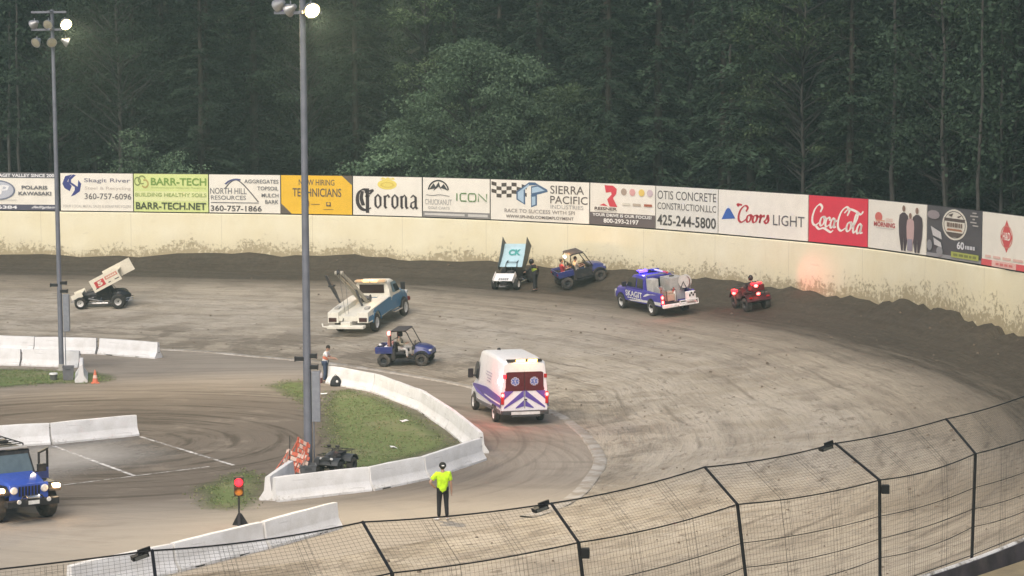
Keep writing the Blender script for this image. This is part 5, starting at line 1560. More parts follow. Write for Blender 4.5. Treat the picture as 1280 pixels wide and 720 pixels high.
# ------------------------------------------------------------------ ambulance van
def ambulance():
    t = stand('ambulance', (624, 528), (595.5, 511), (0, .84)); tag(t, 'white high-roof ambulance van with purple stripes and red and amber lights flashing', 'ambulance')
    W_ = mat('ambulance_white', (.80, .80, .81), .3, var=.04, dirt=.12); PU = mat('purple_stripe', (.115, .075, .34), .35, var=.08)
    def yf(x, z):
        a = .985 if -2.9 < x < 1.6 else .985 - .12 * max(0, x - 1.6)
        return a + .03 - (max(0, z - 1.35) * .095)
    secs = [(-2.95, .50, 2.52, .96, .86, .16), (-2.86, .46, 2.63, .985, .885, .16), (-1.5, .44, 2.70, .985, .89, .17), (.4, .44, 2.71, .985, .89, .17), (1.05, .44, 2.64, .985, .86, .18), (1.45, .44, 2.36, .98, .83, .18), (1.82, .44, 1.80, .965, .84, .15), (2.15, .44, 1.33, .95, .86, .12), (2.6, .44, 1.15, .93, .82, .12), (2.86, .48, .96, .86, .74, .12), (2.95, .52, .84, .76, .66, .08)]
    shell(secs).build('body', W_, t, smooth=True)
    m = MB(); sides(m, [(-2.93, .72), (-1.0, .74), (1.2, .86), (2.2, 1.02), (2.2, 1.12), (1.0, 1.22), (-.6, 1.30), (-1.6, 1.24), (-2.93, 1.18)], yf, .006, .004)
    m.build('stripe', PU, t)
    m = MB(); sides(m, [(-2.9, .84), (-1.4, .86), (-.2, .92), (-.2, .965), (-1.4, .93), (-2.9, .90)], yf, .012, .004); m.build('pinstripe', W_, t)
    m = MB(); sides(m, [(-2.9, .46), (-2.35, .46), (-2.35, .56), (-1.25, .56), (-1.25, .46), (1.25, .46), (1.25, .56), (2.35, .56), (2.35, .46), (2.8, .5), (2.8, .62), (-2.9, .62)], yf, .012, .01); m.build('sill_trim', mat('grey_trim', (.12, .12, .125), .6, dirt=.3), t)
    for x in (-1.83, 1.83):
        m = MB(); sides(m, arch(x, .36, .45, 10), yf, .004, .004); m.build('wheel_arch', trim_m, t)
        for s_ in (1, -1): wheel(t, (x, s_ * .935, .35), .35, .24, .21, steel_w, side=s_, spokes=6)
    # windows
    m = MB(); sides(m, [(1.0, 1.42), (1.92, 1.42), (1.66, 1.95), (1.42, 2.13), (1.0, 2.15)], yf, .008, .006); m.build('side_window', glass_v, t)
    MB().slab([(2.10, -.78, 1.46), (2.10, .78, 1.46), (1.50, .72, 2.33), (1.50, -.72, 2.33)], .012).build('windscreen', glass_v, t)
    MB().add([(-2.958, y, z) for y, z in ((-.83, 1.47), (.83, 1.47), (.80, 1.56), (.765, 2.13), (.70, 2.18), (-.70, 2.18), (-.765, 2.13), (-.80, 1.56))] + [(-2.966, y, z) for y, z in ((-.81, 1.40), (.81, 1.40), (.80, 1.5), (.78, 2.14), (.70, 2.18), (-.70, 2.18), (-.78, 2.14), (-.80, 1.5))], [tuple(range(8)), tuple(range(8, 16))] + [(i, (i + 1) % 8, (i + 1) % 8 + 8, i + 8) for i in range(8)]).build('rear_window', mat('tinted_glass', (.10, .014, .02), .1), t)
    blue = mat('emblem_blue', (.12, .16, .42), .5); wht = mat('emblem_white', (.62, .60, .68), .5)
    for y in (.40, -.40):
        m = MB(); c = (-2.972, y, 1.79)
        for k in range(3):
            a = PI * k / 3; dy, dz = math.sin(a), math.cos(a); ny, nz = dz, -dy; L, w_ = .175, .065
            m.add([(c[0] - .001 * k, c[1] + sy * ny * w_ + sl_ * dy * L, c[2] + sy * nz * w_ + sl_ * dz * L) for sl_, sy in ((-1, -1), (-1, 1), (1, 1), (1, -1))], [(0, 1, 2, 3)])
        em = m.build('star_emblem', wht, t, fix=False)
        m = MB()
        for k in range(3):
            a = PI * k / 3; dy, dz = math.sin(a), math.cos(a); ny, nz = dz, -dy; L, w_ = .15, .042
            m.add([(c[0] - .004 - .001 * k, c[1] + sy * ny * w_ + sl_ * dy * L, c[2] + sy * nz * w_ + sl_ * dz * L) for sl_, sy in ((-1, -1), (-1, 1), (1, 1), (1, -1))], [(0, 1, 2, 3)])
        m.build('star_inset', blue, em, fix=False)
        MB().box(c[0] - .010, c[0] - .008, y - .01, y + .01, 1.68, 1.90).box(c[0] - .010, c[0] - .008, y - .032, y - .012, 1.76, 1.8).box(c[0] - .010, c[0] - .008, y + .012, y + .032, 1.79, 1.83).build('staff', wht, em)
    # chevrons on the doors
    m = MB(); x = -2.9695
    for (k, hh, th) in ((0, 1.42, .22), (1, 1.00, .20)):
        for s_ in (1, -1):
            y1 = .03; z1 = hh; y2 = min(.86, (hh - .70) / .80); z2 = hh - y2 * .80
            m.add([(x, s_ * y1, z1), (x, s_ * y2, z2), (x, s_ * min(.86, y2 + .0), max(.66, z2 - th * 1.25)), (x, s_ * y1, z1 - th * 1.25)], [(0, 1, 2, 3)])
    for s_ in (1, -1): m.add([(x, s_ * .46, 1.38), (x, s_ * .86, 1.38), (x, s_ * .86, 1.03)], [(0, 1, 2)])
    m.xf(Matrix.Translation((0, 0, .02))).build('chevron', PU, t, fix=False)
    MB().box(-2.976, -2.97, -.008, .008, .68, 2.2).build('door_seam', trim_m, t)
    MB().box(-3.0, -2.97, -.09, .02, 1.02, 1.07).build('door_handle', trim_m, t)
    m = MB(); m.box(-3.12, -2.88, -.98, .98, .44, .60).box(-3.16, -3.0, -.6, .6, .36, .42); m.build('bumper', mat('bumper_dark', (.05, .05, .052), .6, dirt=.35), t, bevel=.02)
    MB().box(-3.135, -3.12, -.6, .6, .45, .57).build('step_plate', mat('step_white', (.7, .69, .66), .5, dirt=.3), t)
    # lamps
    for s_ in (1, -1):
        m = MB().box(-2.99, -2.94, s_ * .93 - .06, s_ * .93 + .06, .86, 1.36); m.build('tail_lamp', red_lens, t, bevel=.01)
        MB().sphere((-3.0, s_ * .93, 1.24), (.03, .065, .075)).build('brake_light', redhot, t, smooth='all')
        MB().box(-2.99, -2.95, s_ * .86 - .07, s_ * .86 + .05, 1.92, 2.08).build('warning_lamp', red_on if s_ > 0 else red_lens, t)
    MB().sphere((-2.86, 1.0, 1.80), (.13, .10, .14)).build('strobe', glow('red_strobe', (1, .22, .18), 40), t, smooth='all')
    glowlight(t, (-2.75, 1.5, 1.85), (1, .04, .06), 48); glowlight(t, (-3.35, .95, 1.3), (1, .05, .06), 3); glowlight(t, (-3.35, -.95, 1.3), (1, .05, .06), 2)
    b = MB().box(-2.93, -2.75, -.72, .72, 2.60, 2.68).build('light_bar', trim_m, t)
    for y in (-.34, .16): MB().box(-2.975, -2.92, y - .19, y + .19, 2.585, 2.68).build('amber_lamp', amber_on, b, bevel=.01)
    for y in (.6, -.62): MB().box(-2.975, -2.92, y - .11, y + .11, 2.59, 2.66).build('dark_lamp', trim_m, b)
    glowlight(t, (-3.15, .0, 2.95), (1, .5, .12), 22)
    for s_ in (1, -1):
        mr = MB().box(1.72, 1.84, s_ * 1.06 - .02, s_ * 1.06 + .2 * s_ if s_ > 0 else -1.04, 1.40, 1.78) if s_ > 0 else MB().box(1.72, 1.84, -1.26, -1.04, 1.40, 1.78)
        mr.box(1.74, 1.80, min(s_ * .93, s_ * 1.1), max(s_ * .93, s_ * 1.1), 1.46, 1.52); mr.build('mirror', trim_m, t, bevel=.02)
        MB().box(2.72, 2.9, s_ * .70 - .12, s_ * .70 + .12, .86, 1.02).build('headlight', clear_lens, t, bevel=.02)
    m = MB(); m.lathe([(.08, 0), (.08, .05), (.05, .09), (.01, .095)], (.4, .25, 2.70), 10, axis='z').lathe([(.05, 0), (.04, .06), (.01, .065)], (1.0, .7, 2.60), 8, axis='z'); m.build('roof_beacon', trim_m, t)
    for k in range(4):
        for q in range(3 - (k > 1)):
            x0 = -1.35 + .06 * k + q * .34; z_ = 1.93 - .12 * k
            m = MB(); sides(m, [(x0, z_ - .03), (x0 + .28, z_), (x0 + .28, z_ + .035), (x0, z_ + .005)], yf, .016, .004, 0, (1,)); m.build('small_print', mat('grey_lettering', (.36, .34, .44), .5), t)
ambulance()

# ------------------------------------------------------------------ rescue pickup
def rescue_pickup():
    t = stand('rescue_pickup', (820.5, 396), (775.5, 384), (0, .92)); tag(t, 'purple-blue rescue pickup with a blue strobe on its roof and grey gear filling the bed', 'pickup truck')
    C = mat('purple_blue_paint', (.085, .07, .40), .25, var=.06, dirt=.15); WH = mat('pickup_white', (.78, .77, .74), .4, dirt=.2); G = mat('grey_gear', (.42, .41, .38), .6, dirt=.3)
    yf = lambda x, z: .985 - max(0, z - 1.1) * .16
    low = [(-2.95, .55, 1.24, .95, .93, .06), (-1.0, .52, 1.24, .985, .955, .06), (1.15, .52, 1.24, .985, .955, .06), (1.3, .52, 1.27, .98, .94, .1), (2.3, .55, 1.20, .96, .90, .14), (2.62, .58, 1.10, .92, .84, .14), (2.72, .62, 1.0, .86, .76, .1)]
    # body is open at the bed: front half lofted, bed walls separate
    shell(low[1:]).build('body', C, t, smooth=True)
    m = MB()
    for s_ in (1, -1): m.box(-3.0, -.98, min(s_ * .985, s_ * .86), max(s_ * .985, s_ * .86), .56, 1.26)
    m.box(-3.0, -.98, -.86, .86, .56, .72).box(-1.06, -.98, -.86, .86, .72, 1.26)
    m.build('bed', C, t, bevel=.03)
    MB().box(-3.05, -3.0, -.86, .86, .60, .78).build('tailgate', trim_m, t, bevel=.02)
    cab = [(-1.0, 1.22, 1.90, .955, .82, .10), (-.9, 1.22, 1.95, .955, .80, .12), (.2, 1.22, 1.97, .955, .80, .12), (.62, 1.22, 1.92, .955, .78, .12), (1.0, 1.22, 1.58, .95, .84, .10), (1.38, 1.22, 1.28, .93, .88, .03)]
    shell(cab).build('cab', C, t, smooth=True)
    m = MB(); sides(m, [(-.05, 1.34), (1.02, 1.34), (.62, 1.80), (.50, 1.84), (-.05, 1.84)], lambda x, z: .965 - (z - 1.22) * .2, .04); sides(m, [(-.9, 1.34), (-.18, 1.34), (-.18, 1.84), (-.82, 1.82)], lambda x, z: .965 - (z - 1.22) * .2, .04)
    m.build('side_window', glass_v, t)
    MB().slab([(1.30, -.80, 1.345), (1.30, .80, 1.345), (.70, .70, 1.90), (.70, -.70, 1.90)], .012).build('windscreen', glass_v, t)
    MB().box(-1.03, -1.0, -.62, .62, 1.40, 1.80).build('rear_window', glass_v, t)
    m = MB(); sides(m, [(-2.9, .62), (-1.6, .64), (.6, .56), (.9, .60), (-.9, .74), (-2.9, .80)], yf, .008); sides(m, [(-2.6, 1.16), (-1.75, 1.10), (-1.2, .96), (-.85, .90), (-1.1, 1.04), (-1.6, 1.18), (-2.6, 1.22)], yf, .008); m.build('white_flash', WH, t)
    for s_ in (1, -1):
        txt_side(t, 'SKAGIT', -.85, 1.15, .80, 1.12, 1.022, s_, WH, .028, .0)
        for k_ in range(7): MB().box(-.78 + k_ * .26, -.60 + k_ * .26, min(s_ * 1.0, s_ * 1.022), max(s_ * 1.0, s_ * 1.022), .70, .75).build('small_print', WH, t)
    for x in (-1.8, 1.8):
        m = MB(); sides(m, arch(x, .42, .49, 10), yf, .03, .03); m.build('wheel_arch', trim_m, t)
        for s_ in (1, -1): wheel(t, (x, s_ * .92, .40), .40, .26, .23, steel_w, side=s_, spokes=6)
    MB().box(-3.2, -3.02, -.98, .98, .50, .68).build('bumper', WH, t, bevel=.03)
    m = MB()
    for y in (-.9, .15): m.tube([(-3.1, y, .60), (-3.5, y, .60), (-3.5, y, .84)], .028, 6)
    m.tube([(-3.5, -.9, .60), (-3.5, .15, .60)], .028, 6).tube([(-3.5, -.9, .84), (-3.5, .15, .84)], .028, 6); m.build('step_frame', WH, t)
    MB().box(2.66, 2.82, -.92, .92, .52, .72).build('front_bumper', chrome, t, bevel=.03)
    MB().box(2.70, 2.75, -.6, .6, .74, 1.0).build('grille', trim_m, t)
    for s_ in (1, -1):
        MB().box(2.55, 2.74, s_ * .78 - .12, s_ * .78 + .12, .76, .98).build('headlight', clear_lens, t, bevel=.02)
        tl = MB().box(-3.03, -2.97, s_ * .92 - .07, s_ * .92 + .07, .72, 1.18).build('tail_lamp', red_lens, t)
        for z in (.82, 1.06): MB().sphere((-3.04, s_ * .92, z), (.03, .07, .09)).build('lit_bulb', redhot, tl, smooth='all')
        MB().box(.98, 1.10, s_ * 1.0 if s_ > 0 else -1.24, 1.24 if s_ > 0 else s_ * 1.0, 1.30, 1.56).build('mirror', trim_m, t, bevel=.02)
    glowlight(t, (-3.3, .95, .95), (1, .06, .06), 8)
    b = MB().box(.15, .40, -.62, .62, 2.02, 2.12).box(.2, .35, -.5, .5, 1.94, 2.02).build('light_bar', trim_m, t, bevel=.02)
    MB().box(.14, .41, .08, .60, 2.025, 2.15).build('blue_strobe', blue_on, b, bevel=.02); MB().box(.14, .41, -.60, -.1, 2.025, 2.13).build('dark_lens', mat('blue_lens', (.05, .05, .35), .2), b, bevel=.02)
    glowlight(t, (.28, .35, 2.38), (.2, .16, 1), 30)
    # headache rack, long red and white pole laid across it
    m = MB()
    for y in (-.8, .8): m.tube([(-1.1, y, 1.24), (-1.1, y, 2.02)], .03, 6).tube([(-2.9, y, 1.26), (-2.9, y, 1.72)], .03, 6)
    m.tube([(-1.1, -.8, 2.02), (-1.1, .8, 2.02)], .03, 6); m.build('gear_rack', mat('rack_grey', (.3, .3, .3), .5, .4), t)
    # film-covered side screen behind the cab
    return t, G, WH
pk, G, WH = rescue_pickup()
bpy.context.view_layer.update()
def load(nm, label, cat, loc, rz=0., rot=(0, 0, 0), veh=None):
    """a thing carried by a vehicle: top-level, placed through the vehicle's matrix"""
    M4 = veh.matrix_basis @ Matrix.Translation(loc) @ Matrix.Rotation(rz, 4, 'Z')
    e = empty(nm, M4.translation, rot=M4.to_euler()); return tag(e, label, cat)
e = load('water_tank', 'big ribbed grey tank box standing in the rescue pickup bed', 'tank', (-1.85, -.30, .74), veh=pk)
m = MB().box(-.55, .55, -.42, .42, 0, 1.18)
for k in range(9): m.box(-.50 + k * .118, -.45 + k * .118, .42, .45, .08, 1.10)
m.build('shell', G, e, bevel=.04); MB().lathe([(.13, 0), (.13, .05), (.02, .06)], (0, 0, 1.18), 12, axis='z').build('cap', trim_m, e)
e = load('tool_locker', 'pale grey locker with a clear panel right behind the rescue pickup cab', 'locker', (-1.42, .62, .74), veh=pk)
MB().box(-.32, .32, -.20, .22, 0, 1.14).build('case', mat('locker_grey', (.50, .48, .44), .5, dirt=.2), e, bevel=.04); MB().box(-.26, .26, .221, .228, .55, 1.06).build('panel', mat('milky_panel', (.55, .53, .48), .3), e)
def reel(e, R, w_, m_):
    mb = MB().lathe([(.05, -w_ / 2), (R, -w_ / 2), (R, -w_ / 2 + .03), (R * .55, -w_ / 2 + .04), (R * .55, w_ / 2 - .04), (R, w_ / 2 - .03), (R, w_ / 2), (.05, w_ / 2)], (0, 0, R + .1), 24); mb.build('drum', m_, e, smooth=True)
    mb = MB()
    for k in range(7): mb.lathe([(R * .60 + .02 * k, -w_ / 2 + .05), (R * .66 + .02 * k, 0), (R * .60 + .02 * k, w_ / 2 - .05)], (0, 0, R + .1), 20)
    MB().lathe([(R * .5, -w_ / 2 + .05), (R * .82, -w_ / 2 + .06), (R * .84, 0), (R * .82, w_ / 2 - .06), (R * .5, w_ / 2 - .05)], (0, 0, R + .1), 24).build('hose', mat('hose_red', (.28, .12, .10), .7), e, smooth=True)
    MB().tube([(-R * .7, -w_ / 2 - .03, 0), (0, -w_ / 2 - .03, R + .1), (R * .7, -w_ / 2 - .03, 0)], .02, 5).tube([(-R * .7, w_ / 2 + .03, 0), (0, w_ / 2 + .03, R + .1), (R * .7, w_ / 2 + .03, 0)], .02, 5).build('stand', trim_m, e)
e = load('hose_reel', 'round grey hose reel nearest the rescue pickup cab side', 'hose reel', (-2.15, .62, .78), veh=pk); reel(e, .33, .3, G)
e = load('hose_reel', 'large pale disc reel raised at the rear corner of the rescue pickup bed', 'hose reel', (-2.72, -.62, 1.26), .5, veh=pk); reel(e, .34, .26, mat('reel_pale', (.55, .54, .50), .5, dirt=.2))
e = load('generator', 'small tan generator with frame low at the rescue pickup tailgate', 'generator', (-2.62, .35, .74), veh=pk)
MB().box(-.28, .28, -.24, .24, .06, .42).box(-.18, .2, -.18, .14, .42, .56).build('engine', mat('generator_tan', (.42, .33, .25), .6, dirt=.3), e, bevel=.03)
m = MB()
for y in (-.28, .28): m.tube([(-.34, y, 0), (-.34, y, .62), (.34, y, .62), (.34, y, 0)], .02, 6)
m.build('frame', trim_m, e)
for k, (x, y, h_, c, lb) in enumerate(((-2.50, -.05, .62, (.55, .08, .06), 'red bottle'), (-2.75, .02, .55, (.62, .6, .56), 'white bottle'), (-2.35, -.02, .70, (.28, .26, .24), 'dark canister'))):
    e = load('extinguisher', '%s standing among the gear at the back of the rescue pickup' % lb, 'extinguisher', (x, y, .74), veh=pk)
    MB().lathe([(.02, 0), (.10, .0), (.105, .04), (.105, h_ - .1), (.06, h_ - .02), (.03, h_), (.03, h_ + .05), (.01, h_ + .06)], (0, 0, 0), 14, axis='z').build('bottle', mat('bottle_%d' % k, c, .4), e, smooth=True)
    MB().box(-.02, .10, -.015, .015, h_ + .03, h_ + .07).build('handle', trim_m, e)
e = load('striped_flag_case', 'white case with dark checks at the right rear corner of the rescue pickup', 'case', (-3.22, -.62, .70), .2, veh=pk)
MB().box(-.16, .16, -.24, .24, 0, .52).build('case_body', WH, e, bevel=.03); mb = MB()
for i in range(4):
    for j in range(2):
        if (i + j) % 2: mb.add([(-.163, -.22 + i * .11, .28 + j * .11), (-.163, -.11 + i * .11, .28 + j * .11), (-.163, -.11 + i * .11, .39 + j * .11), (-.163, -.22 + i * .11, .39 + j * .11)], [(0, 1, 2, 3)])
mb.build('check_pattern', trim_m, e, fix=False)
e = load('long_pole', 'long red and white pole laid lengthwise over the rescue pickup cab and rack', 'pole', (-.55, -.35, 2.06), 0., veh=pk)
MB().tube([(-.75, 0, 0), (1.0, .0, .03)], .05, 8).build('shaft', WH, e); MB().tube([(-.755, 0, 0), (-.3, 0, .005)], .058, 8).build('red_band', mat('band_red', (.6, .06, .05), .5), e)

# ------------------------------------------------------------------ tow truck
def tow_truck():
    t = stand('tow_truck', (468.8, 416), (506.7, 394.5), (.15, -.95)); tag(t, 'white and teal-blue tow truck with its boom raised over the rear', 'tow truck')
    t.scale = (1.07,) * 3; t.location.x -= .15
    BL = mat('teal_blue_paint', (.025, .16, .31), .3, var=.08, dirt=.15); W_ = mat('tow_white', (.80, .77, .66), .4, var=.06, dirt=.2)
    yf = lambda x, z: .985 - max(0, z - 1.25) * .14
    shell([(.55, .60, 1.32, .98, .96, .05), (1.9, .60, 1.34, .98, .95, .06), (2.1, .60, 1.42, .96, .92, .10), (3.1, .62, 1.34, .92, .84, .16), (3.42, .66, 1.2, .86, .76, .14), (3.5, .7, 1.05, .80, .7, .1)]).build('body', BL, t, smooth=True)
    shell([(.55, 1.30, 2.06, .955, .82, .10), (.65, 1.30, 2.12, .955, .80, .12), (1.35, 1.30, 2.13, .955, .79, .12), (1.6, 1.30, 2.06, .955, .78, .12), (1.95, 1.30, 1.72, .94, .82, .10), (2.25, 1.30, 1.40, .92, .86, .03)]).build('cab', W_, t, smooth=True)
    m = MB(); sides(m, [(.56, 1.12), (.70, 1.16), (.64, 1.24), (.86, 1.34), (.76, 1.40), (1.0, 1.50), (.56, 1.50)], lambda x, z: .99, .006); m.build('white_flash', W_, t)
    m = MB(); sides(m, [(.95, 1.46), (2.0, 1.46), (1.62, 1.96), (1.5, 2.0), (.95, 2.0)], lambda x, z: .965 - (z - 1.3) * .19, .04); m.build('side_window', glass_v, t)
    MB().box(.525, .55, -.66, .66, 1.52, 1.96).build('rear_window', mat('brown_tint_glass', (.035, .02, .016), .12), t, bevel=.01)
    MB().slab([(2.16, -.78, 1.46), (2.16, .78, 1.46), (1.66, .70, 2.02), (1.66, -.70, 2.02)], .012).build('windscreen', glass_v, t)
    # wrecker body: white sloping decks with rear lamps
    m = MB()
    prof = [(.45, .72), (.45, 1.42), (.10, 1.42), (-.6, 1.37), (-2.1, 1.27), (-3.0, 1.17), (-3.05, .66), (-2.55, .62), (-2.2, .62)] + [(-1.75 + .56 * math.cos(a), .50 + .56 * math.sin(a)) for a in np.linspace(2.9, .25, 9)] + [(-1.1, .62)]
    for s_ in (1, -1): m.prism(prof, min(s_ * .50, s_ * 1.06), max(s_ * .50, s_ * 1.06))
    m.build('side_body', W_, t, bevel=.03)
    MB().prism([(.40, .72), (.40, 1.30), (-.7, 1.12), (-2.95, .98), (-2.95, .74)], -.50, .50).build('deck', W_, t)
    m = MB(); sides(m, [(.43, .74), (.43, 1.36), (.10, 1.38), (-.6, 1.33), (-1.35, 1.27), (-2.1, 1.21), (-2.3, 1.02), (-1.75, 1.10), (-1.30, .98), (-1.16, .80), (-1.14, .66)], lambda x, z: 1.06, .006, which=(1, -1)); sides(m, [(-2.25, .70), (-2.3, .96), (-2.9, .94), (-3.0, .70)], lambda x, z: 1.06, .006); m.build('blue_side_panel', BL, t)
    for s_ in (1, -1):
        m = MB(); sides(m, [(-1.75 + .62 * math.cos(a), .50 + .62 * math.sin(a)) for a in np.linspace(.1, 3.04, 12)] + [(-1.75 + .54 * math.cos(a), .50 + .54 * math.sin(a)) for a in np.linspace(3.04, .1, 12)], lambda x, z: 1.06, .03, .05, which=(s_,)); m.build('fender_flare', BL, t)
        wheel(t, (-1.75, s_ * .93, .45), .45, .28, .27, steel_w, side=s_, spokes=6, dish=.45); wheel(t, (2.45, s_ * .97, .45), .45, .26, .27, steel_w, side=s_, spokes=6)
        m = MB(); sides(m, arch(2.45, .46, .54, 10), lambda x, z: .965, .035, .05, which=(s_,)); m.build('wheel_arch', trim_m, t)
        MB().box(-3.09, -3.03, s_ * .80 - .2, s_ * .80 + .2, .72, .92).build('tail_lamp', mat('dull_red_lens', (.07, .03, .025), .3), t, bevel=.01)
        MB().box(-2.5, -2.1, s_ * .78 - .12, s_ * .78 + .12, 1.24, 1.33).build('deck_box', mat('grey_gear', (.42, .41, .38), .6), t, bevel=.02)
        MB().box(1.98, 2.10, 1.02 if s_ > 0 else -1.24, 1.24 if s_ > 0 else -1.02, 1.46, 1.84).build('mirror', trim_m, t, bevel=.02)
        MB().box(3.30, 3.50, s_ * .74 - .12, s_ * .74 + .12, 1.0, 1.18).build('headlight', clear_lens, t, bevel=.02)
        MB().box(.7, 1.8, min(s_ * 1.0, s_ * 1.14), max(s_ * 1.0, s_ * 1.14), .50, .58).build('running_board', chrome, t)
    MB().box(3.40, 3.58, -.95, .95, .62, .84).build('front_bumper', mat('bumper_red', (.25, .05, .04), .5), t, bevel=.03)
    m = MB().box(-3.5, -3.1, -.95, .95, .44, .58).box(-3.42, -3.1, -.25, .25, .56, .76); m.tube([(-3.42, .95, .52), (-3.5, 1.15, .55), (-3.42, 1.22, .70)], .045, 6); m.build('wheel_lift', W_, t, bevel=.02)
    MB().tube([(-3.1, .2, .9), (-3.25, .2, .72), (-3.2, .2, .6)], .03, 6).build('tow_hook', trim_m, t)
    bm_ = MB().box(.35, .56, -.85, .85, 2.10, 2.20).build('light_bar', mat('bar_white', (.7, .6, .45), .4), t, bevel=.03)
    for y in (-.62, -.2, .22, .62): MB().box(.33, .58, y - .17, y + .17, 2.105, 2.22).build('amber_lamp', mat('peach_lens', (.72, .50, .30), .3) if y != .22 and y != -.2 else glow('amber_dim', (1, .55, .22), 1.2), bm_, bevel=.02)
    glowlight(t, (.5, 0, 2.5), (1, .55, .2), 25)
    # boom: a-frame mast, two parallel tubes up to the head, crossbar folded down
    BR = mat('boom_cream', (.42, .39, .32), .5, dirt=.3); DK = mat('boom_dark', (.10, .10, .105), .5, .3, dirt=.2)
    m = MB()
    for y in (.30, -.02): m.tube([(-.25, y, 1.20), (-1.5, y + .16, 2.25), (-2.6, y + .34, 3.08)], [.10, .085, .07], 8)
    m.tube([(-2.6, .26, 3.08), (-2.6, .68, 3.08)], .11, 10); m.build('boom', BR, t)
    MB().tube([(-.9, .02, 1.15), (-1.35, .14, 2.05)], .06, 8).tube([(-.1, .14, 1.2), (-.1, .14, 1.5)], .12, 8).build('mast_ram', DK, t)
    MB().lathe([(.02, -.06), (.15, -.06), (.09, -.02), (.09, .02), (.15, .06), (.02, .06)], (-2.68, .46, 3.13), 14).build('sheave', DK, t, smooth=True)
    m = MB(); m.loft([[(-2.95, .98, 3.02), (-2.83, .98, 3.02), (-2.83, 1.10, 3.02), (-2.95, 1.10, 3.02)], [(-2.72, .84, 2.45), (-2.50, .84, 2.45), (-2.50, 1.0, 2.45), (-2.72, 1.0, 2.45)], [(-2.28, .62, 1.52), (-2.20, .62, 1.52), (-2.20, .70, 1.52), (-2.28, .70, 1.52)]]); m.build('tow_bar', DK, t)
    MB().box(-2.76, -2.44, .78, 1.04, 2.40, 2.48).build('clamp', mat('bumper_dark', (.05, .05, .052), .6), t)
    for y in (.28, -.02): MB().tube([(-2.5, y + .25, 3.08), (-2.9, y * .6, 1.1)], .010, 4).build('winch_cable', DK, t)
    MB().lathe([(.02, -.22), (.18, -.22), (.18, -.19), (.11, -.18), (.11, .18), (.18, .19), (.18, .22), (.02, .22)], (-.30, -.0, 1.42), 14).build('winch_drum', DK, t, smooth=True)
tow_truck()

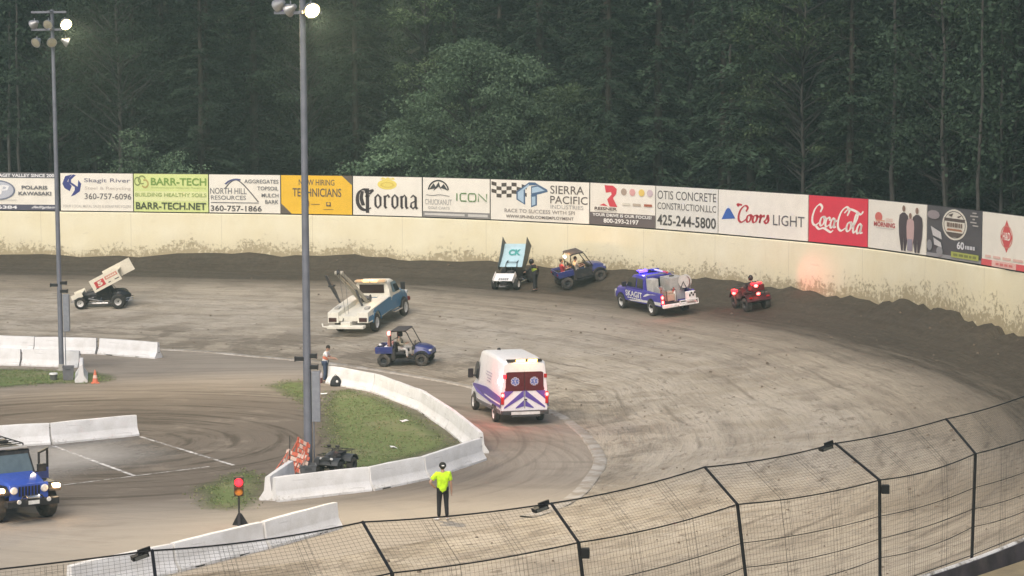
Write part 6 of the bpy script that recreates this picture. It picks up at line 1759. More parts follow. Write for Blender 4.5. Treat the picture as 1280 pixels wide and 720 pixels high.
# ------------------------------------------------------------------ side-by-side utility vehicles
def utility_vehicle(rear, front, side, label, roof, col, scale=1.):
    t = stand('utility_vehicle', rear, front, (0, side * .66)); tag(t, label, 'utility vehicle')
    if not roof: t.scale = (.95, .95, .93)
    C = mat(*col); UB = mat('black_plastic_body', (.028, .028, .03), .6, dirt=.45)
    m = MB(); m.prism([(-1.25, .40), (-1.0, .30), (.95, .30), (1.3, .42), (1.3, .56), (.75, .60), (.62, .42), (-.42, .42), (-.55, .62), (-1.25, .62)], -.52, .52); m.build('chassis', UB, t, bevel=.02)
    # bonnet and front fenders
    shell([(.62, .62, 1.06, .62, .54, .08), (.95, .60, 1.05, .70, .54, .12), (1.30, .58, .96, .68, .50, .14), (1.48, .60, .84, .56, .44, .10)]).build('hood', C, t, smooth=True)
    for s_ in (1, -1):
        MB().prism([(1.0 + .43 * math.cos(a), .40 + .43 * math.sin(a)) for a in np.linspace(.2, 2.95, 9)] + [(1.0 + .36 * math.cos(a), .40 + .36 * math.sin(a)) for a in np.linspace(2.95, .2, 9)], min(s_ * .48, s_ * .80), max(s_ * .48, s_ * .80)).build('fender', UB, t)
        MB().box(1.36, 1.49, s_ * .42 - .10, s_ * .42 + .10, .76, .86).build('headlight', clear_lens, t, bevel=.02)
        for x in (-1.0, 1.0): wheel(t, (x, s_ * .64, .34), .34, .27, .16, dkrim_m, knob=.03, side=s_, spokes=4)
        MB().box(-.42, .62, min(s_ * .5, s_ * .74), max(s_ * .5, s_ * .74), .36, .41).build('running_board', UB, t)
        MB().prism([(-.55, .42), (-.38, .42), (-.38, .95), (-.6, .95)], min(s_ * .50, s_ * .70), max(s_ * .50, s_ * .70)).build('side_panel', UB, t)
        MB().box(-1.47, -1.43, s_ * .56 - .06, s_ * .56 + .06, .86, .94).build('tail_lamp', red_lens, t)
    # cargo box
    m = MB().box(-1.42, -.50, -.72, .72, .70, .76)
    for s_ in (1, -1): m.prism([(-1.42, .76), (-1.42, 1.04), (-1.38, 1.06), (-.5, 1.06), (-.5, .76)], min(s_ * .66, s_ * .73), max(s_ * .66, s_ * .73))
    m.box(-1.45, -1.40, -.66, .66, .74, 1.04).box(-.54, -.50, -.66, .66, .76, 1.06); m.build('cargo_box', C, t, bevel=.025)
    # seats, dash and wheel
    MB().box(-.42, .08, -.60, .60, .62, .76).build('seat', mat('seat_black', (.03, .03, .032), .7), t, bevel=.04)
    for y in (-.32, .32): MB().box(-.50, -.36, y - .24, y + .24, .76, 1.25).build('backrest', mat('seat_black', (.03, .03, .032), .7), t, bevel=.05)
    MB().box(.5, .66, -.6, .6, .85, 1.06).build('dashboard', UB, t, bevel=.03)
    sw = MB(); P = [(.42 + .05 * math.sin(a), .32 + .16 * math.cos(a), 1.06 + .15 * math.sin(a)) for a in np.linspace(0, 2 * PI, 15)]
    sw.tube(P, .015, 6).tube([(.42, .32, 1.06), (.56, .32, .98)], .02, 6); sw.build('steering_wheel', trim_m, t)
    m = MB()
    for s_ in (1, -1):
        y = s_ * .66
        m.tube(smooth_path([(.68, y, .98), (.40, y, 1.55), (.28, y * .97, 1.80), (.10, y * .95, 1.86), (-.40, y * .95, 1.86), (-.55, y * .97, 1.76), (-.56, y, .98)], 4), .026, 8)
    for x, z in ((.20, 1.855), (-.46, 1.85)): m.tube([(x, -.63, z), (x, .63, z)], .024, 7)
    m.tube([(-.56, -.65, 1.35), (-.56, .65, 1.35)], .02, 6); m.build('roll_cage', trim_m, t)
    MB().prism([(.30, 1.885), (.24, 1.93), (-.5, 1.93), (-.58, 1.885)], -.70, .70).build('roof', mat('roof_brown_black', (.07, .06, .058), .6, dirt=.3), t, bevel=.02)
    if roof:
        m = MB()
        for s_ in (1, -1): m.prism([(-.36, .46), (.55, .46), (.62, .98), (-.40, .98)], min(s_ * .70, s_ * .735), max(s_ * .70, s_ * .735))
        m.build('door', UB, t, bevel=.015)
    elif False:
        MB().slab([(.66, -.62, 1.05), (.66, .62, 1.05), (.36, .60, 1.72), (.36, -.60, 1.72)], .006).build('windshield', mat('scratched_plastic', (.20, .19, .17), .2, alpha=.55), t)
    lb = MB().box(-.74, -.62, -.10 if roof else -.66, .14 if roof else -.46, 1.66 if roof else 1.66, 1.80 if roof else 1.86).build('beacon', glow('warm_white_dim', (1, .75, .5), 5) if roof else glow('red_soft', (1, .18, .14), 5), t, bevel=.02)
    if roof: glowlight(t, (-.80, -.3, 2.05), (1, .55, .2), 45)
    if not roof: MB().box(-.72, -.62, -.66, -.46, 1.07, 1.66).build('beacon_post', mat('pale_orange_panel', (.34, .15, .12), .6, dirt=.4), t)
    return t
UC = ('utility_blue', (.035, .046, .18), .3, 0, .1, 6, 0, None, 0, .35)
u1 = utility_vehicle((478, 458.8), (529.5, 457.5), -1, 'open blue utility vehicle with a driver, just behind the barrier and below the tow truck', False, UC)
rider_of(u1, (-.18, -.30, 0), 'person with a dark helmet and pale sleeves driving the open blue utility vehicle', seated(.76, knR=(.36, -.18, .82), anR=(.40, -.30, .45), toR=(.57, -.32, .42)), cl('olive_pale_suit', (.30, .27, .20)), cl('pale_trousers', (.50, .48, .45)), cl('dark_shoe', (.04, .035, .03)), long_sleeve=True, vest=cl('black_gear', (.03, .028, .025)), hat='helmet', headm=mat('black_helmet', (.02, .02, .02), .2))
u2 = utility_vehicle((712.5, 362.5), (749, 352), -1, 'dark blue roofed utility vehicle by the wall with people riding in its back', True, UC)
u2.location.z += .10; u2.rotation_euler = slope_rot(u2.location.x, u2.location.y, math.radians(17), .6)
rider_of(u2, (-.95, -.10, 0), 'person in a red shirt sitting in the back of the roofed utility vehicle', seated(.76, knL=(.30, .20, 1.10), anL=(.34, .22, .82), toL=(.48, .22, .79), knR=(.30, -.14, 1.10), anR=(.34, -.16, .82), toR=(.48, -.16, .79)), cl('red_shirt', (.50, .05, .06)), cl('blue_jeans', (.05, .07, .12)), cl('dark_shoe', (.04, .035, .03)))
rider_of(u2, (-.18, -.32, 0), 'person in a pale top on the right seat of the roofed utility vehicle', seated(.76), cl('pale_top', (.55, .48, .40)), cl('blue_jeans', (.05, .07, .12)), cl('dark_shoe', (.04, .035, .03)))
e = load('spare_tyre', 'black spare tyre lying in the roofed utility vehicle cargo box corner', 'tyre', (-1.22, .35, .76), veh=u2)
MB().lathe([(.13, 0), (.20, 0), (.26, .03), (.27, .09), (.26, .15), (.20, .18), (.13, .18), (.12, .09)], (0, 0, 0), 20, axis='z').build('rubber', rubber_m, e, smooth=True)
e = load('helmet', 'dark helmet with a painted white shine in the open utility vehicle cargo box', 'helmet', (-1.15, -.30, .76), veh=u1)
MB().sphere((0, 0, .24), (.20, .18, .20), 0, 14, 10).sphere((.05, 0, .12), (.16, .15, .12)).build('helmet_shell', mat('dark_purple', (.03, .025, .06), .25), e, smooth='all'); MB().sphere((-.06, -.10, .34), (.09, .08, .07)).build('painted_shine', mat('shine_white', (.7, .7, .7), .4), e, smooth='all')  # white lump painted in as the shine on the helmet
e = load('tool_bag', 'white and dark bundle lying in the open utility vehicle cargo box', 'bag', (-.78, -.32, .77), veh=u1)
MB().box(-.20, .20, -.26, .26, 0, .30).build('bag_cloth', mat('bag_white', (.68, .66, .70), .7), e, bevel=.08); MB().box(-.03, .03, -.27, .27, .30, .33).build('strap', trim_m, e)
e = load('fuel_can', 'pinkish fuel can beside the seats in the open utility vehicle', 'fuel can', (-.85, .30, .77), veh=u1)
MB().box(-.16, .16, -.10, .10, 0, .40).build('can_body', mat('can_pink', (.55, .28, .24), .6), e, bevel=.04); MB().tube([(-.08, 0, .40), (-.08, 0, .46), (.08, 0, .46), (.08, 0, .40)], .015, 6).build('handle', trim_m, e)

# ------------------------------------------------------------------ quad bikes
def quad_bike(rear, front, side, label, col, lights, off=None):
    t = stand('quad_bike', rear, front, (0, side * .42)) if len(rear) == 2 else pose_at('quad_bike', *rear); tag(t, label, 'quad bike')
    C = mat(*col)
    m = MB(); m.prism([(-.55, .34), (.5, .30), (.62, .40), (.45, .62), (-.45, .62)], -.16, .16); m.build('engine_frame', trim_m, t, bevel=.02)
    for x in (-.60, .62):
        for s_ in (1, -1): wheel(t, (x, s_ * .44, .30), .30, .25 if x < 0 else .20, .14, dkrim_m, knob=.035, side=s_, spokes=4)
        m = MB().tube([(x, -.34, .30), (x, .34, .30)], .03, 6).tube([(x, -.3, .30), (x * .8, 0, .62)], .02, 5).tube([(x, .3, .30), (x * .8, 0, .62)], .02, 5); m.build('axle', trim_m, t)
    for x0, nm in ((.62, 'front_fender'), (-.62, 'rear_fender')):
        prof = [(x0 + .42 * math.cos(a), .34 + .40 * math.sin(a)) for a in np.linspace(.35, 2.8, 9)]
        m = MB()
        m.loft([[(x, s_, z + (.02 if abs(s_) < .3 else 0)) for x, z in prof] + [(x0 + (x - x0) * .93, s_, z - .035) for x, z in prof[::-1]] for s_ in (-.56, -.30, 0, .30, .56)]); m.build(nm, C, t, smooth=True)
    t.scale = ((1.2,) * 3) if lights else ((.86,) * 3)
    shell([(-.1, .62, .84, .17, .13, .05), (.25, .60, .98, .20, .12, .07), (.55, .60, .94, .22, .15, .08), (.95, .55, .78, .26, .20, .06)]).build('body', C, t, smooth=True)
    MB().prism([(-.72, .74), (-.70, .86), (-.30, .82), (.08, .86), (.10, .76)], -.16, .16).build('seat', mat('seat_black', (.03, .03, .032), .7), t, bevel=.04)
    m = MB().tube([(.42, 0, .92), (.30, 0, 1.06)], .03, 6).tube([(.22, .42, 1.10), (.30, .18, 1.08), (.30, -.18, 1.08), (.22, -.42, 1.10)], .018, 6); m.build('handlebar', trim_m, t)
    for x0, x1 in ((.45, .98), (-1.0, -.5)):
        m = MB()
        for y in (-.36, -.12, .12, .36): m.tube([(x0, y, .87), (x1, y, .87)], .013, 5)
        for x in (x0, x1): m.tube([(x, -.40, .87), (x, .40, .87)], .016, 5)
        for y in (-.3, .3): m.tube([(x0 + .1, y, .70), (x0 + .1, y, .87)], .013, 5)
        m.build('rack', trim_m, t)
    MB().tube([(.98, -.26, .52), (1.08, -.22, .70), (1.08, .22, .70), (.98, .26, .52)], .022, 6).build('bull_bar', trim_m, t)
    for s_ in (1, -1):
        MB().sphere((.90, s_ * .24, .72), (.06, .08, .06)).build('headlight', clear_lens, t, smooth='all')
        MB().box(-1.03, -.98, s_ * .40 - .07, s_ * .40 + .07, .60, .66).build('tail_lamp', red_lens, t)
    return t
q1 = quad_bike((939, 385.5, 108, .55), None, 1, 'red quad bike with glowing red lights close to the wall, carrying a rider', ('quad_red', (.05, .009, .011), .4, 0, .1, 6, 0, None, 0, .3), True)
MB().box(-.98, -.52, -.30, .30, .885, 1.16).build('cargo_trunk', mat('trunk_dark_red', (.10, .014, .016), .4), q1, bevel=.04)
lb = MB().box(-.88, -.70, -.24, .24, 1.17, 1.23).build('light_bar', red_on, q1, bevel=.02)
MB().sphere((-.96, .10, 1.12), (.05, .10, .07)).build('lit_lamp', redhot, lb, smooth='all')
MB().sphere((-1.03, .05, .78), (.03, .09, .06)).build('tail_light', redhot, q1, smooth='all'); MB().sphere((.45, .55, .70), (.10, .08, .06)).build('side_marker', redhot, q1, smooth='all'); MB().box(.30, .62, .42, .60, .76, .86).build('front_marker', red_on, q1, bevel=.02)
glowlight(q1, (-1.3, .3, 1.2), (1, .05, .05), 4); ld = bpy.data.lights.new('beam', 'SPOT'); ld.energy = 75; ld.color = (1, .04, .03); ld.spot_size = math.radians(78); ld.spot_blend = 1.; ld.shadow_soft_size = .1
lo = bpy.data.objects.new('beam', ld); COL.objects.link(lo); lo.parent = q1; lo.location = (-.75, -.45, 1.25); lo.rotation_euler = Vector((.25, 1, .08)).to_track_quat('Z', 'Y').to_euler()
glowlight(q1, (.5, .9, .8), (1, .05, .05), 5)
rider_of(q1, (-.25, 0, 0), 'rider in dark clothes and black helmet astride the red quad bike', seated(.84, knL=(.34, .34, .90), anL=(.20, .40, .46), toL=(.40, .42, .42), knR=(.34, -.34, .90), anR=(.20, -.40, .46), toR=(.40, -.42, .42), wrL=(.40, .30, 1.14), haL=(.52, .36, 1.12), wrR=(.40, -.30, 1.14), haR=(.52, -.36, 1.12)), cl('dark_jacket', (.035, .03, .03)), cl('dark_red_trousers', (.10, .03, .03)), cl('dark_shoe', (.04, .035, .03)), long_sleeve=True, hat='helmet', headm=mat('black_helmet', (.02, .02, .02), .2))
q2 = quad_bike((420, 591, -112), None, 1, 'dark grey quad bike parked without a rider between the tall lamp pole and barrier', ('quad_grey', (.055, .058, .06), .35, 0, .1, 6, 0, None, 0, .2), False)
for y in (.2, -.2): MB().sphere((.24, y, 1.16), (.05, .11, .06)).build('hand_guard', trim_m, q2, smooth='all')

# ------------------------------------------------------------------ winged sprint cars
def sprint_car(pose, label, body, wing, nose, tilt, number, ncol, wtop=None, back=(0, 0)):
    t = stand('sprint_car', *pose) if len(pose[0]) == 2 else pose_at('sprint_car', *pose[0]); tag(t, label, 'race car')
    B_ = mat(*body); W_ = mat(*wing); N_ = mat(*nose)
    WT = mat(*wtop) if wtop else W_
    fr = MB()
    for s_ in (1, -1):
        y = s_ * .36
        fr.tube([(-1.0, y, .35), (1.25, y * .8, .30)], .022, 6).tube([(-1.0, y, .35), (-.95, y, .85), (1.1, y * .75, .72), (1.25, y * .8, .30)], .02, 6)
        fr.tube(smooth_path([(.25, y * .95, .78), (.20, y, 1.15), (.02, y * .9, 1.42), (-.42, y * .9, 1.42), (-.62, y, .85)], 4), .024, 7).tube([(-.42, y * .9, 1.42), (-.98, y, .80)], .02, 6).tube([(.12, y, 1.25), (1.05, y * .75, .75)], .016, 5)
        fr.tube([(-.62, y, .35), (-.45, y, 1.35)], .018, 5).tube([(.25, y, .35), (.25, y, .78), (-.6, y, .36)], .018, 5)
    for x, z in ((.02, 1.42), (-.42, 1.42), (-.95, .85), (1.1, .72)): fr.tube([(x, -.32, z), (x, .32, z)], .02, 6)
    fr.build('roll_cage', mat('cage_black', (.03, .03, .032), .4, dirt=.3), t)
    shell([(.28, .42, .98, .36, .26, .12), (.7, .40, .90, .34, .22, .12), (1.2, .36, .72, .27, .18, .10), (1.55, .34, .52, .18, .12, .08)]).build('hood', B_, t, smooth=True)
    # tail tank: bulbous fuel cell behind the seat
    mb = MB(); R_ = []
    for k in range(9):
        u = k / 8; x = -.70 - 1.0 * u; a = math.sin(PI * (.30 + .62 * u)); R_.append([(x, .40 * a * math.cos(th), .66 + .06 * (1 - u) + (.40 - .06 * u) * a * math.sin(th)) for th in np.linspace(0, 2 * PI, 17)[:-1]])
    mb.loft(R_); mb.build('fuel_tank', B_, t, smooth=True)
    m = MB()
    for s_ in (1, -1): m.add([(-.62, s_ * .37, .42), (.26, s_ * .37, .40), (.24, s_ * .37, .78), (-.1, s_ * .37, .72), (-.62, s_ * .37, .92)], [(0, 1, 2, 3, 4)])
    for s_ in (1, -1): m.add([(-.70, s_ * .375, .90), (-.1, s_ * .375, .72), (.24, s_ * .375, .78), (.16, s_ * .36, 1.16), (-.40, s_ * .34, 1.38), (-.62, s_ * .35, 1.10)], [(0, 1, 2, 3, 4, 5)]).box(.26, .9, s_ * .32 - .004, s_ * .32 + .004, .42, .74)
    m.build('side_panel', B_, t, fix=False)
    MB().box(-.5, -.38, -.22, .22, .45, 1.12).box(-.45, 0, -.22, .22, .40, .50).build('seat', mat('seat_black', (.03, .03, .032), .7), t, bevel=.04)
    MB().box(.30, .95, -.20, .20, .42, .62).tube([(.4, .36, .60), (.7, .42, .55), (-.2, .46, .38)], .045, 7).build('engine', mat('engine_metal', (.22, .22, .22), .4, .7, dirt=.3), t)
    # bumpers and nerf bars
    m = MB()
    for z in (.42, .56): m.tube([(-1.45, -.42, z), (-1.82, -.30, z), (-1.82, .30, z), (-1.45, .42, z)], .02, 6)
    m.tube([(1.3, -.25, .34), (1.75, -.2, .30), (1.75, .2, .30), (1.3, .25, .34)], .018, 6)
    for s_ in (1, -1): m.tube([(-.55, s_ * .38, .34), (-.45, s_ * .72, .34), (.45, s_ * .70, .34), (.55, s_ * .36, .34)], .018, 6).tube([(0, s_ * .71, .34), (-.05, s_ * .40, .62)], .014, 5)
    m.build('nerf_bars', chrome, t)
    MB().tube([(-1.05, -.85, .43), (-1.05, .85, .43)], .035, 8).tube([(1.12, -.72, .34), (1.12, .72, .34)], .03, 8).tube([(1.12, .5, .34), (.2, .38, .42)], .014, 5).tube([(1.12, -.5, .34), (.2, -.38, .42)], .014, 5).build('axles', trim_m, t)
    wheel(t, (-1.05, .72, .43), .43, .40, .20, steel_w, side=1, spokes=3, dish=.5, tm=rubber_m); wheel(t, (-1.05, -.82, .46), .46, .48, .20, steel_w, side=-1, spokes=3, dish=.5, tm=rubber_m)
    for s_ in (1, -1): wheel(t, (1.12, s_ * .68, .34), .34, .26, .19, steel_w, side=s_, spokes=3, dish=.45, tm=rubber_m)
    # top wing: cambered foil between two big sideboards
    M4 = Matrix.Translation((-.38, 0, 1.66)) @ Matrix.Rotation(tilt, 4, 'Y')
    top = [(-.82, .17), (-.6, .10), (-.2, .03), (.3, .0), (.74, .02)]
    mb = MB().prism(top + [(x, z - .025) for x, z in top[::-1]], -.74, .74).xf(M4); mb.build('top_wing', WT, t)
    sb = [(-.98, -.22), (.10, -.30), (.86, -.16), (.88, .20), (.10, .32), (-.98, .62)] if not back[0] else [(-.88, -.36), (.88, -.36), (.88, .40), (-.88, .40)]
    for s_ in (1, -1):
        if back[0] and s_ < 0: sb2 = [(x - .62 + (0), z + .02) for x, z in sb]
        else: sb2 = sb
        b_ = MB().prism(sb2, s_ * .75, s_ * .775).xf(M4).build('sideboard', W_, t)
        if number:
            y = .783
            def M(mbx): return mbx.xf(M4)
            y_ = s_ * y
            if s_ > 0:
                M(MB().add([(.06, y, -.20), (.66, y, -.20), (.66, y, .20), (.06, y, .20)], [(0, 1, 2, 3)])).build('number_field', mat('wing_red', (.55, .06, .06), .5), b_, fix=False)
                M(text_mb('5', (.50, y + .005, -.13), (-.30, 0, 0), (0, 0, .28), .05)).build('number', W_, b_, fix=False)
                M(MB().add([(-.80, y, .02), (-.02, y, .02), (-.02, y, .22), (-.80, y, .22)], [(0, 1, 2, 3)])).build('lettering_field', mat('wing_orange', (.62, .24, .17), .5), b_, fix=False)
                for k_ in range(5): M(MB().box(-.72 + k_ * .13, -.63 + k_ * .13, y + .003, y + .005, .07, .17)).build('small_print', W_, b_)
                M(MB().box(-.78, -.50, y, y + .002, -.20, -.15).box(-.25, -.1, y, y + .002, -.2, -.15).box(.55, .72, y, y + .002, -.22, -.17)).build('sponsor_marks', trim_m, b_)
    st = MB()
    for s_ in (1, -1):
        a = M4 @ Vector((-.55, s_ * .28, .0)); b2 = M4 @ Vector((.40, s_ * .28, -.02)); st.tube([(-.42, s_ * .30, 1.42), tuple(a)], .018, 5).tube([(.02, s_ * .30, 1.40), tuple(b2)], .018, 5)
    st.build('wing_posts', trim_m, t)
    if number is None and wtop:
        M(MB()) if False else None
    # front wing
    M5 = Matrix.Translation((1.32, 0, .74)) @ Matrix.Rotation(tilt * .7, 4, 'Y')
    mb = MB().prism([(-.30, .05), (0, 0), (.30, .0), (.30, -.02), (0, -.02), (-.30, .03)], -.60, .60).xf(M5).build('nose_wing', N_, t)
    for s_ in (1, -1): MB().prism([(-.34, -.14), (.34, -.14), (.34, .12), (-.34, .16)], s_ * .605, s_ * .625).xf(M5).build('end_plate', N_, mb)
    MB().tube([(1.32, .2, .72), (1.25, .2, .40)], .014, 5).tube([(1.32, -.2, .72), (1.25, -.2, .40)], .014, 5).build('nose_posts', trim_m, t)
    return t, M4, M5
sprint_car(((147.5, 385.6), (103.3, 386.6), (0, .70)), 'black race car parked alone at the left with a tilted cream wing and red number',
           ('gloss_black_body', (.018, .018, .02), .25, 0, .1, 6, 0, None, 0, .25), ('wing_cream', (.80, .74, .60), .4, 0, .05, 6, 0, None, 0, .12), ('nose_cream', (.78, .73, .60), .4, 0, .05, 6, 0, None, 0, .2), math.radians(27), '5', None, None, (1, 0))
sc, M4, M5 = sprint_car((((642, 357.5, -112)),), 'race car with a light-blue top wing and white nose wing stopped by the wall',
           ('dark_body', (.03, .03, .033), .3, 0, .1, 6, 0, None, 0, .35), ('wing_dark_edge', (.045, .055, .055), .4, 0, .1, 6, 0, None, 0, .3), ('nose_white', (.80, .79, .76), .4, 0, .05, 6, 0, None, 0, .15), math.radians(44), None, None, ('wing_light_blue', (.42, .60, .66), .4, 0, .06, 4, 0, None, 0, .1))
def on_wing(x, y): return M4 @ Vector((x, y, .035 + .10 * max(0, -x / .7)))
TE = mat('wing_teal', (.05, .32, .30), .5)
a = on_wing(-.10, .40); mb = text_mb('CK', tuple(on_wing(-.05, -.38)), tuple(on_wing(-.05, .38) - on_wing(-.05, -.38)), tuple(on_wing(-.45, -.38) - on_wing(-.05, -.38)), .04); mb.xf(Matrix.Translation((0, 0, .02))).build('lettering', TE, sc, fix=False)
for k_ in range(5): MB().box(.06, .24, -.30 + k_ * .125, -.21 + k_ * .125, .004, .008).xf(M5).build('small_print', mat('grey_print', (.2, .2, .2), .5), sc)

# ------------------------------------------------------------------ blue off-roader with an open door
def off_roader():
    A = on_ground(58, 645); 
    hd = math.radians(-54)
    t = empty('off_road_car', (0, 0, 0), hd); tag(t, 'blue off-road car with black hardtop, lit front markers and its door hanging open', 'off-road car')
    c, s_ = math.cos(hd), math.sin(hd); fx, fy = 1.25 * 1.1, .80 * 1.1
    t.location = (A[0] - (c * fx - s_ * fy), A[1] - (s_ * fx + c * fy), 0)
    t.scale = (1.1,) * 3
    C = mat('off_road_blue', (.04, .09, .42), .25, var=.08, dirt=.12); K = trim_m
    m = MB(); m.prism([(-2.0, .60), (1.0, .60), (1.0, 1.18), (-2.0, 1.18)], -.76, .76); m.build('body', C, t, bevel=.04)
    shell([(.55, .80, 1.30, .74, .70, .08), (1.2, .80, 1.25, .70, .64, .08), (1.72, .78, 1.13, .62, .56, .08), (1.80, .78, 1.08, .60, .54, .06)]).build('hood', C, t, smooth=True)
    gr = MB().prism([(1.78, .62), (1.84, .62), (1.87, 1.12), (1.80, 1.14)], -.60, .60).build('grille', C, t, bevel=.02)
    for k in range(7): MB().prism([(1.855, .78), (1.872, .78), (1.885, 1.06), (1.86, 1.06)], -.30 + k * .10 - .027, -.30 + k * .10 + .027).build('slot', mat('slot_black', (.008, .008, .009), .6), gr)
    for q in (1, -1):
        MB().lathe([(.02, .05), (.085, .05), (.11, .03), (.115, -.02), (.02, -.03)], (1.86, q * .47, .96), 18, axis='x').build('headlight', clear_lens, t, smooth=True)
        MB().prism([(.72, .62), (.72, 1.0), (.95, 1.08), (1.66, 1.08), (1.90, .92), (1.90, .84), (1.64, .99), (.98, .99), (.80, .62)], min(q * .60, q * .98), max(q * .60, q * .98)).build('fender', K, t, bevel=.02)
        MB().prism([(-1.95, .74), (-1.80, 1.06), (-1.0, 1.06), (-.74, .70), (-.84, .70), (-1.05, .98), (-1.76, .98), (-1.88, .74)], min(q * .72, q * .98), max(q * .72, q * .98)).build('rear_fender', K, t, bevel=.02)
        MB().box(1.72, 1.90, q * .86 - .11, q * .86 + .11, .93, 1.05).build('turn_lamp', glow('marker_warm', (1, .62, .25), 9), t, bevel=.03)
        glowlight(t, (2.1, q * .9, 1.05), (1, .6, .3), 10)
        wheel(t, (1.25, q * .80, .46), .46, .34, .24, dkrim_m, knob=.02, side=q, spokes=5, steer=.05); wheel(t, (-1.35, q * .80, .46), .46, .34, .24, dkrim_m, knob=.02, side=q, spokes=5)
        MB().box(-.75, .70, min(q * .78, q * .92), max(q * .78, q * .92), .48, .56).build('rock_rail', K, t, bevel=.01)
    b = MB().box(1.92, 2.16, -.80, .80, .52, .70).box(1.85, 1.95, -.3, .3, .60, .7).tube([(2.1, -.34, .70), (2.08, -.30, .80), (2.08, .30, .80), (2.1, .34, .70)], .03, 7).build('bumper', K, t, bevel=.03)
    MB().lathe([(.03, -.2), (.10, -.2), (.07, -.16), (.07, .16), (.10, .2), (.03, .2)], (2.06, 0, .76), 14).build('winch', chrome, b, smooth=True)
    MB().box(2.182, 2.19, -.17, .17, .58, .69).build('number_plate', mat('plate_white', (.7, .7, .66), .5), b)
    for q in (.46, -.46): MB().lathe([(.02, .03), (.06, .03), (.07, 0), (.02, -.02)], (2.19, q, .68), 12, axis='x').build('fog_lamp', clear_lens, b)
    # windscreen frame, hardtop, roof rack
    m = MB().slab([(.62, -.74, 1.20), (.62, .74, 1.20), (.36, .66, 1.84), (.36, -.66, 1.84)], .05); m.build('windscreen_frame', K, t)
    MB().slab([(.645, -.66, 1.27), (.645, .66, 1.27), (.43, .60, 1.76), (.43, -.60, 1.76)], .05).build('windscreen', mat('windscreen_glass', (.10, .14, .16), .05, spec=.7), t)
    m = MB().prism([(.40, 1.82), (.34, 1.90), (-1.90, 1.90), (-2.0, 1.82)], -.70, .70)
    for q in (1, -1): m.box(-2.0, -.72, min(q * .68, q * .74), max(q * .68, q * .74), 1.18, 1.82).box(-.72, -.64, min(q * .68, q * .74), max(q * .68, q * .74), 1.18, 1.82)
    m.box(-2.0, -1.95, -.68, .68, 1.18, 1.82); m.build('hardtop', mat('hardtop_black', (.02, .021, .025), .6, dirt=.25), t, bevel=.02)
    m = MB(); sides(m, [(-1.85, 1.32), (-.85, 1.32), (-.85, 1.74), (-1.78, 1.74)], lambda x, z: .74, .006); m.build('side_window', glass_v, t)
    MB().box(.30, .42, -.62, .62, 1.93, 2.0).build('light_bar', mat('bar_lens', (.45, .45, .44), .2), t, bevel=.015)
    m = MB()
    for q in (1, -1): m.tube([(.1, q * .62, 1.9), (.1, q * .62, 2.03), (-1.7, q * .62, 2.03), (-1.7, q * .62, 1.9)], .02, 6)
    for k in range(6): m.tube([(.1 - .36 * k, -.62, 2.03), (.1 - .36 * k, .62, 2.03)], .016, 6)
    m.build('roof_rack', K, t)
    MB().box(-.3, .05, -.45, .2, 2.05, 2.16).build('roof_case', K, t, bevel=.03)
    # closed door on one side, open one on the other
    m = MB(); sides(m, [(-.62, .66), (.50, .66), (.58, 1.18), (-.62, 1.18)], lambda x, z: .765, .012, .012, which=(-1,)); m.build('door', C, t)
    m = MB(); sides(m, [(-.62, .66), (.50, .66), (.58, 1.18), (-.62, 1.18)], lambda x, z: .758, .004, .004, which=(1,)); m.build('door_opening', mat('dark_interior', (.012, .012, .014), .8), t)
    m = MB().box(-.55, .1, .12, .66, .85, 1.0).box(-.62, -.45, .12, .66, 1.0, 1.62); m.build('seat', mat('seat_black', (.03, .03, .032), .7), t, bevel=.05)
    M4 = Matrix.Translation((.60, .80, 0)) @ Matrix.Rotation(math.radians(-42), 4, 'Z')
    m = MB().box(-1.12, 0, -.03, .03, .66, 1.20)
    d = m.xf(M4).build('open_door', C, t, bevel=.02)
    m = MB().box(-1.12, -1.04, -.025, .025, 1.20, 1.78).box(-1.04, -.30, -.025, .025, 1.72, 1.78).box(-.30, -.23, -.025, .025, 1.20, 1.78); m.xf(M4).build('window_frame', K, d)
    MB().box(-1.0, -.15, -.045, -.03, .74, 1.12).xf(M4).build('door_card', mat('dark_interior', (.012, .012, .014), .8), d)
    for q in (1, -1): MB().box(.50, .62, .86 if q > 0 else -1.12, 1.12 if q > 0 else -.86, 1.22, 1.44).tube([(.56, q * .76, 1.2), (.56, q * .98, 1.26)], .025, 6).build('mirror', K, t, bevel=.02)
    MB().tube(smooth_path([(.3, .38 + .17, 1.22), (.28, .38, 1.40), (.3, .38 - .17, 1.22), (.33, .38, 1.06), (.3, .38 + .17, 1.22)], 4), .015, 6).build('steering_wheel', K, t)
off_roader()

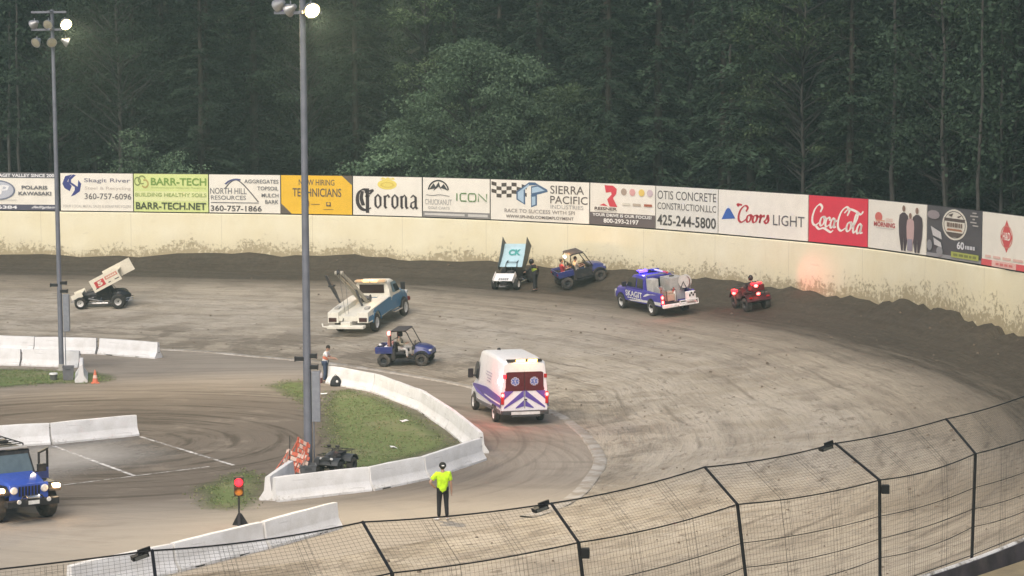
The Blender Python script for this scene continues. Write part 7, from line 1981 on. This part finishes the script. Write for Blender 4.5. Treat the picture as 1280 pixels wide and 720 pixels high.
# ------------------------------------------------------------------ small trackside things
b = on_ground(299, 656)
e = empty('traffic_light', (b[0], b[1], 0), math.radians(-84)); tag(e, 'black traffic light on a short stand showing red above a dull amber lens', 'traffic light')
MB().prism([(-.30, 0), (.30, 0), (.06, .34), (-.04, .34)], -.05, .05).prism([(-.22, 0), (.30, 0), (.08, .36), (-.02, .40)], -.05, .05, axis='x').build('base', mat('base_black', (.02, .02, .022), .7), e, bevel=.02)
MB().tube([(.03, 0, .4), (.02, 0, 1.05)], .03, 8).build('pole', trim_m, e)
hh = MB().box(-.10, .10, -.15, .15, .92, 1.55).build('housing', mat('housing_brown', (.06, .035, .02), .6), e, bevel=.03)
for z, m_, nm in ((1.38, red_on, 'red_lamp'), (1.08, mat('amber_dull', (.62, .26, .04), .3), 'amber_lamp')):
    MB().lathe([(.01, .03), (.10, .025), (.13, .0), (.13, -.02), (.01, -.03)], (.115, 0, z), 20, axis='x').build(nm, m_, hh, smooth=True)
    P = [[(x, .145 * math.cos(a), z + .145 * math.sin(a)) for a in np.linspace(.1, 3.04, 11)] for x in (.10, .24)]
    MB().loft([P[0] + [(x, y * .96, z + (q - z) * .96) for x, y, q in P[0][::-1]], P[1] + [(x, y * .96, z + (q - z) * .96) for x, y, q in P[1][::-1]]]).build('visor', trim_m, hh)
glowlight(e, (.35, 0, 1.38), (1, .05, .04), 4)

# striped boards leaning in a bundle
OR = mat('barricade_orange', (.60, .15, .09), .6, dirt=.2); OW = mat('barricade_white', (.66, .50, .42), .6, dirt=.2)
for k, (px, py, rz, ln, lb, nb) in enumerate(((371, 596, .5, .15, 'orange and white striped barricade with the most boards, leaning at the tall pole foot', 7), (362, 599, .95, .28, 'smaller orange and white barricade tilted in front of the other, with a thin black stick', 4))):
    b = on_ground(px, py); e = empty('barricade', (b[0], b[1], 0), rot=(ln * .6, ln, rz)); tag(e, lb, 'barricade')
    H_ = 1.35 if k == 0 else 1.0
    for y in (-.42, .42): MB().box(-.03, .03, y - .03, y + .03, 0, H_).build('upright', OR if k == 0 else OW, e)
    for j in range(nb):
        z = H_ - .17 - j * .17; m = MB()
        for i in range(4): m.box(.032, .055, -.56 + i * .28, -.28 + i * .28, z, z + .125, (i + j) % 2)
        m.build('board', [OR, OW], e)
    for y in (-.42, .42): MB().tube([(-.02, y, H_ * .9), (-.45, y, .02)], .02, 6).build('rear_leg', OR, e)
    if k: MB().tube([(.06, .1, .1), (-.05, .55, 1.45)], .015, 5).build('stick', trim_m, e)

def bin_(px, py, lb, w_, h_, c, nm='crate'):
    b = on_ground(px, py); e = empty(nm, (b[0], b[1], 0), .15); tag(e, lb, 'bin')
    M_ = mat('bin_' + nm + str(px), c, .6, dirt=.25)
    MB().loft([[(x * q, y * q, z) for x, y in ((-w_, -w_), (w_, -w_), (w_, w_), (-w_, w_))] for q, z in ((.86, 0), (.98, h_), (1.06, h_), (1.06, h_ + .04), (.9, h_ + .04), (.85, h_ * .3))]).build('tub', M_, e)
    for y in (-1, 1): MB().tube([(-.1, y * w_ * 1.0, h_ * .8), (-.1, y * w_ * 1.12, h_ * .86), (.1, y * w_ * 1.12, h_ * .86), (.1, y * w_ * 1.0, h_ * .8)], .012, 5).build('handle', trim_m, e)
bin_(85.5, 475, 'grey square bin beside the thin lamp pole and the end-on barrier', .26, .62, (.15, .15, .165), 'bin')
bin_(385, 601, 'dark grey bin at the foot of the tall lamp pole behind the barrier', .28, .55, (.12, .125, .13), 'bin')
b = on_ground(119, 479); e = empty('traffic_cone', (b[0], b[1], 0), .2); tag(e, 'faded orange traffic cone right of the end-on barrier', 'traffic cone')
CO = mat('cone_orange', (.70, .20, .11), .6, dirt=.15)
MB().box(-.19, .19, -.19, .19, 0, .035).build('base', CO, e, bevel=.01); MB().lathe([(.14, .035), (.085, .34), (.03, .60), (.025, .62), (.01, .62)], (0, 0, 0), 18, axis='z').build('cone', CO, e, smooth=True)
MB().lathe([(.1085, .24), (.0785, .38), (.076, .38), (.10, .24)], (0, 0, 0), 18, axis='z').build('collar', mat('collar_pale', (.74, .52, .44), .5), e)
b = on_ground(67, 475); e = empty('bucket', (b[0], b[1], 0), .0); tag(e, 'small dark bucket with a white lid on the grass left of the thin pole', 'bucket')
MB().lathe([(.01, 0), (.15, 0), (.18, .26), (.01, .26)], (0, 0, 0), 16, axis='z').build('pail', mat('pail_grey', (.12, .12, .11), .6), e, smooth=True); MB().lathe([(.01, .262), (.20, .262), (.205, .30), (.19, .33), (.01, .335)], (0, 0, 0), 16, axis='z').build('lid', mat('lid_white', (.78, .78, .76), .5), e, smooth=True)
MB().tube([(0, -.18, .22), (.12, -.1, .10), (.14, 0, .06), (.12, .1, .10), (0, .18, .22)], .008, 5).build('handle', chrome, e)
b = on_ground(420, 482.5); e = empty('backpack', (b[0], b[1], 0), math.radians(-75)); tag(e, 'black bag with a small white badge slumped against the barrier', 'bag')
MB().loft([[(x * sx + o, y * sy, z) for x, y in [(math.cos(a), math.sin(a)) for a in np.linspace(0, 2 * PI, 13)[:-1]]] for z, sx, sy, o in ((0, .20, .26, 0), (.08, .22, .28, 0), (.25, .19, .25, -.02), (.40, .12, .16, -.05), (.47, .05, .07, -.06))]).build('pack', mat('bag_black', (.018, .018, .02), .7, bump=.4), e, smooth='all')
MB().sphere((.16, .02, .22), (.06, .06, .07)).build('badge', mat('lid_white', (.78, .78, .76), .5), e, smooth='all'); MB().tube([(-.08, -.06, .45), (-.1, 0, .53), (-.08, .06, .45)], .012, 5).build('handle', trim_m, e)
b = on_ground(399.5, 478.5); e = empty('water_jug', (b[0], b[1], 0), .3); tag(e, 'small white jug with a dark red base behind the orange-vested man', 'jug')
MB().lathe([(.01, 0), (.14, 0), (.145, .24), (.01, .24)], (0, 0, 0), 16, axis='z').build('base', mat('jug_base', (.16, .05, .05), .5), e, smooth=True); MB().lathe([(.14, .242), (.145, .42), (.10, .50), (.05, .52), (.05, .56), (.01, .56)], (0, 0, 0), 16, axis='z').build('jug_body', mat('jug_white', (.76, .70, .70), .4), e, smooth=True)
MB().tube([(.02, -.12, .46), (.02, -.1, .58), (.02, .1, .58), (.02, .12, .46)], .012, 5).build('handle', trim_m, e)
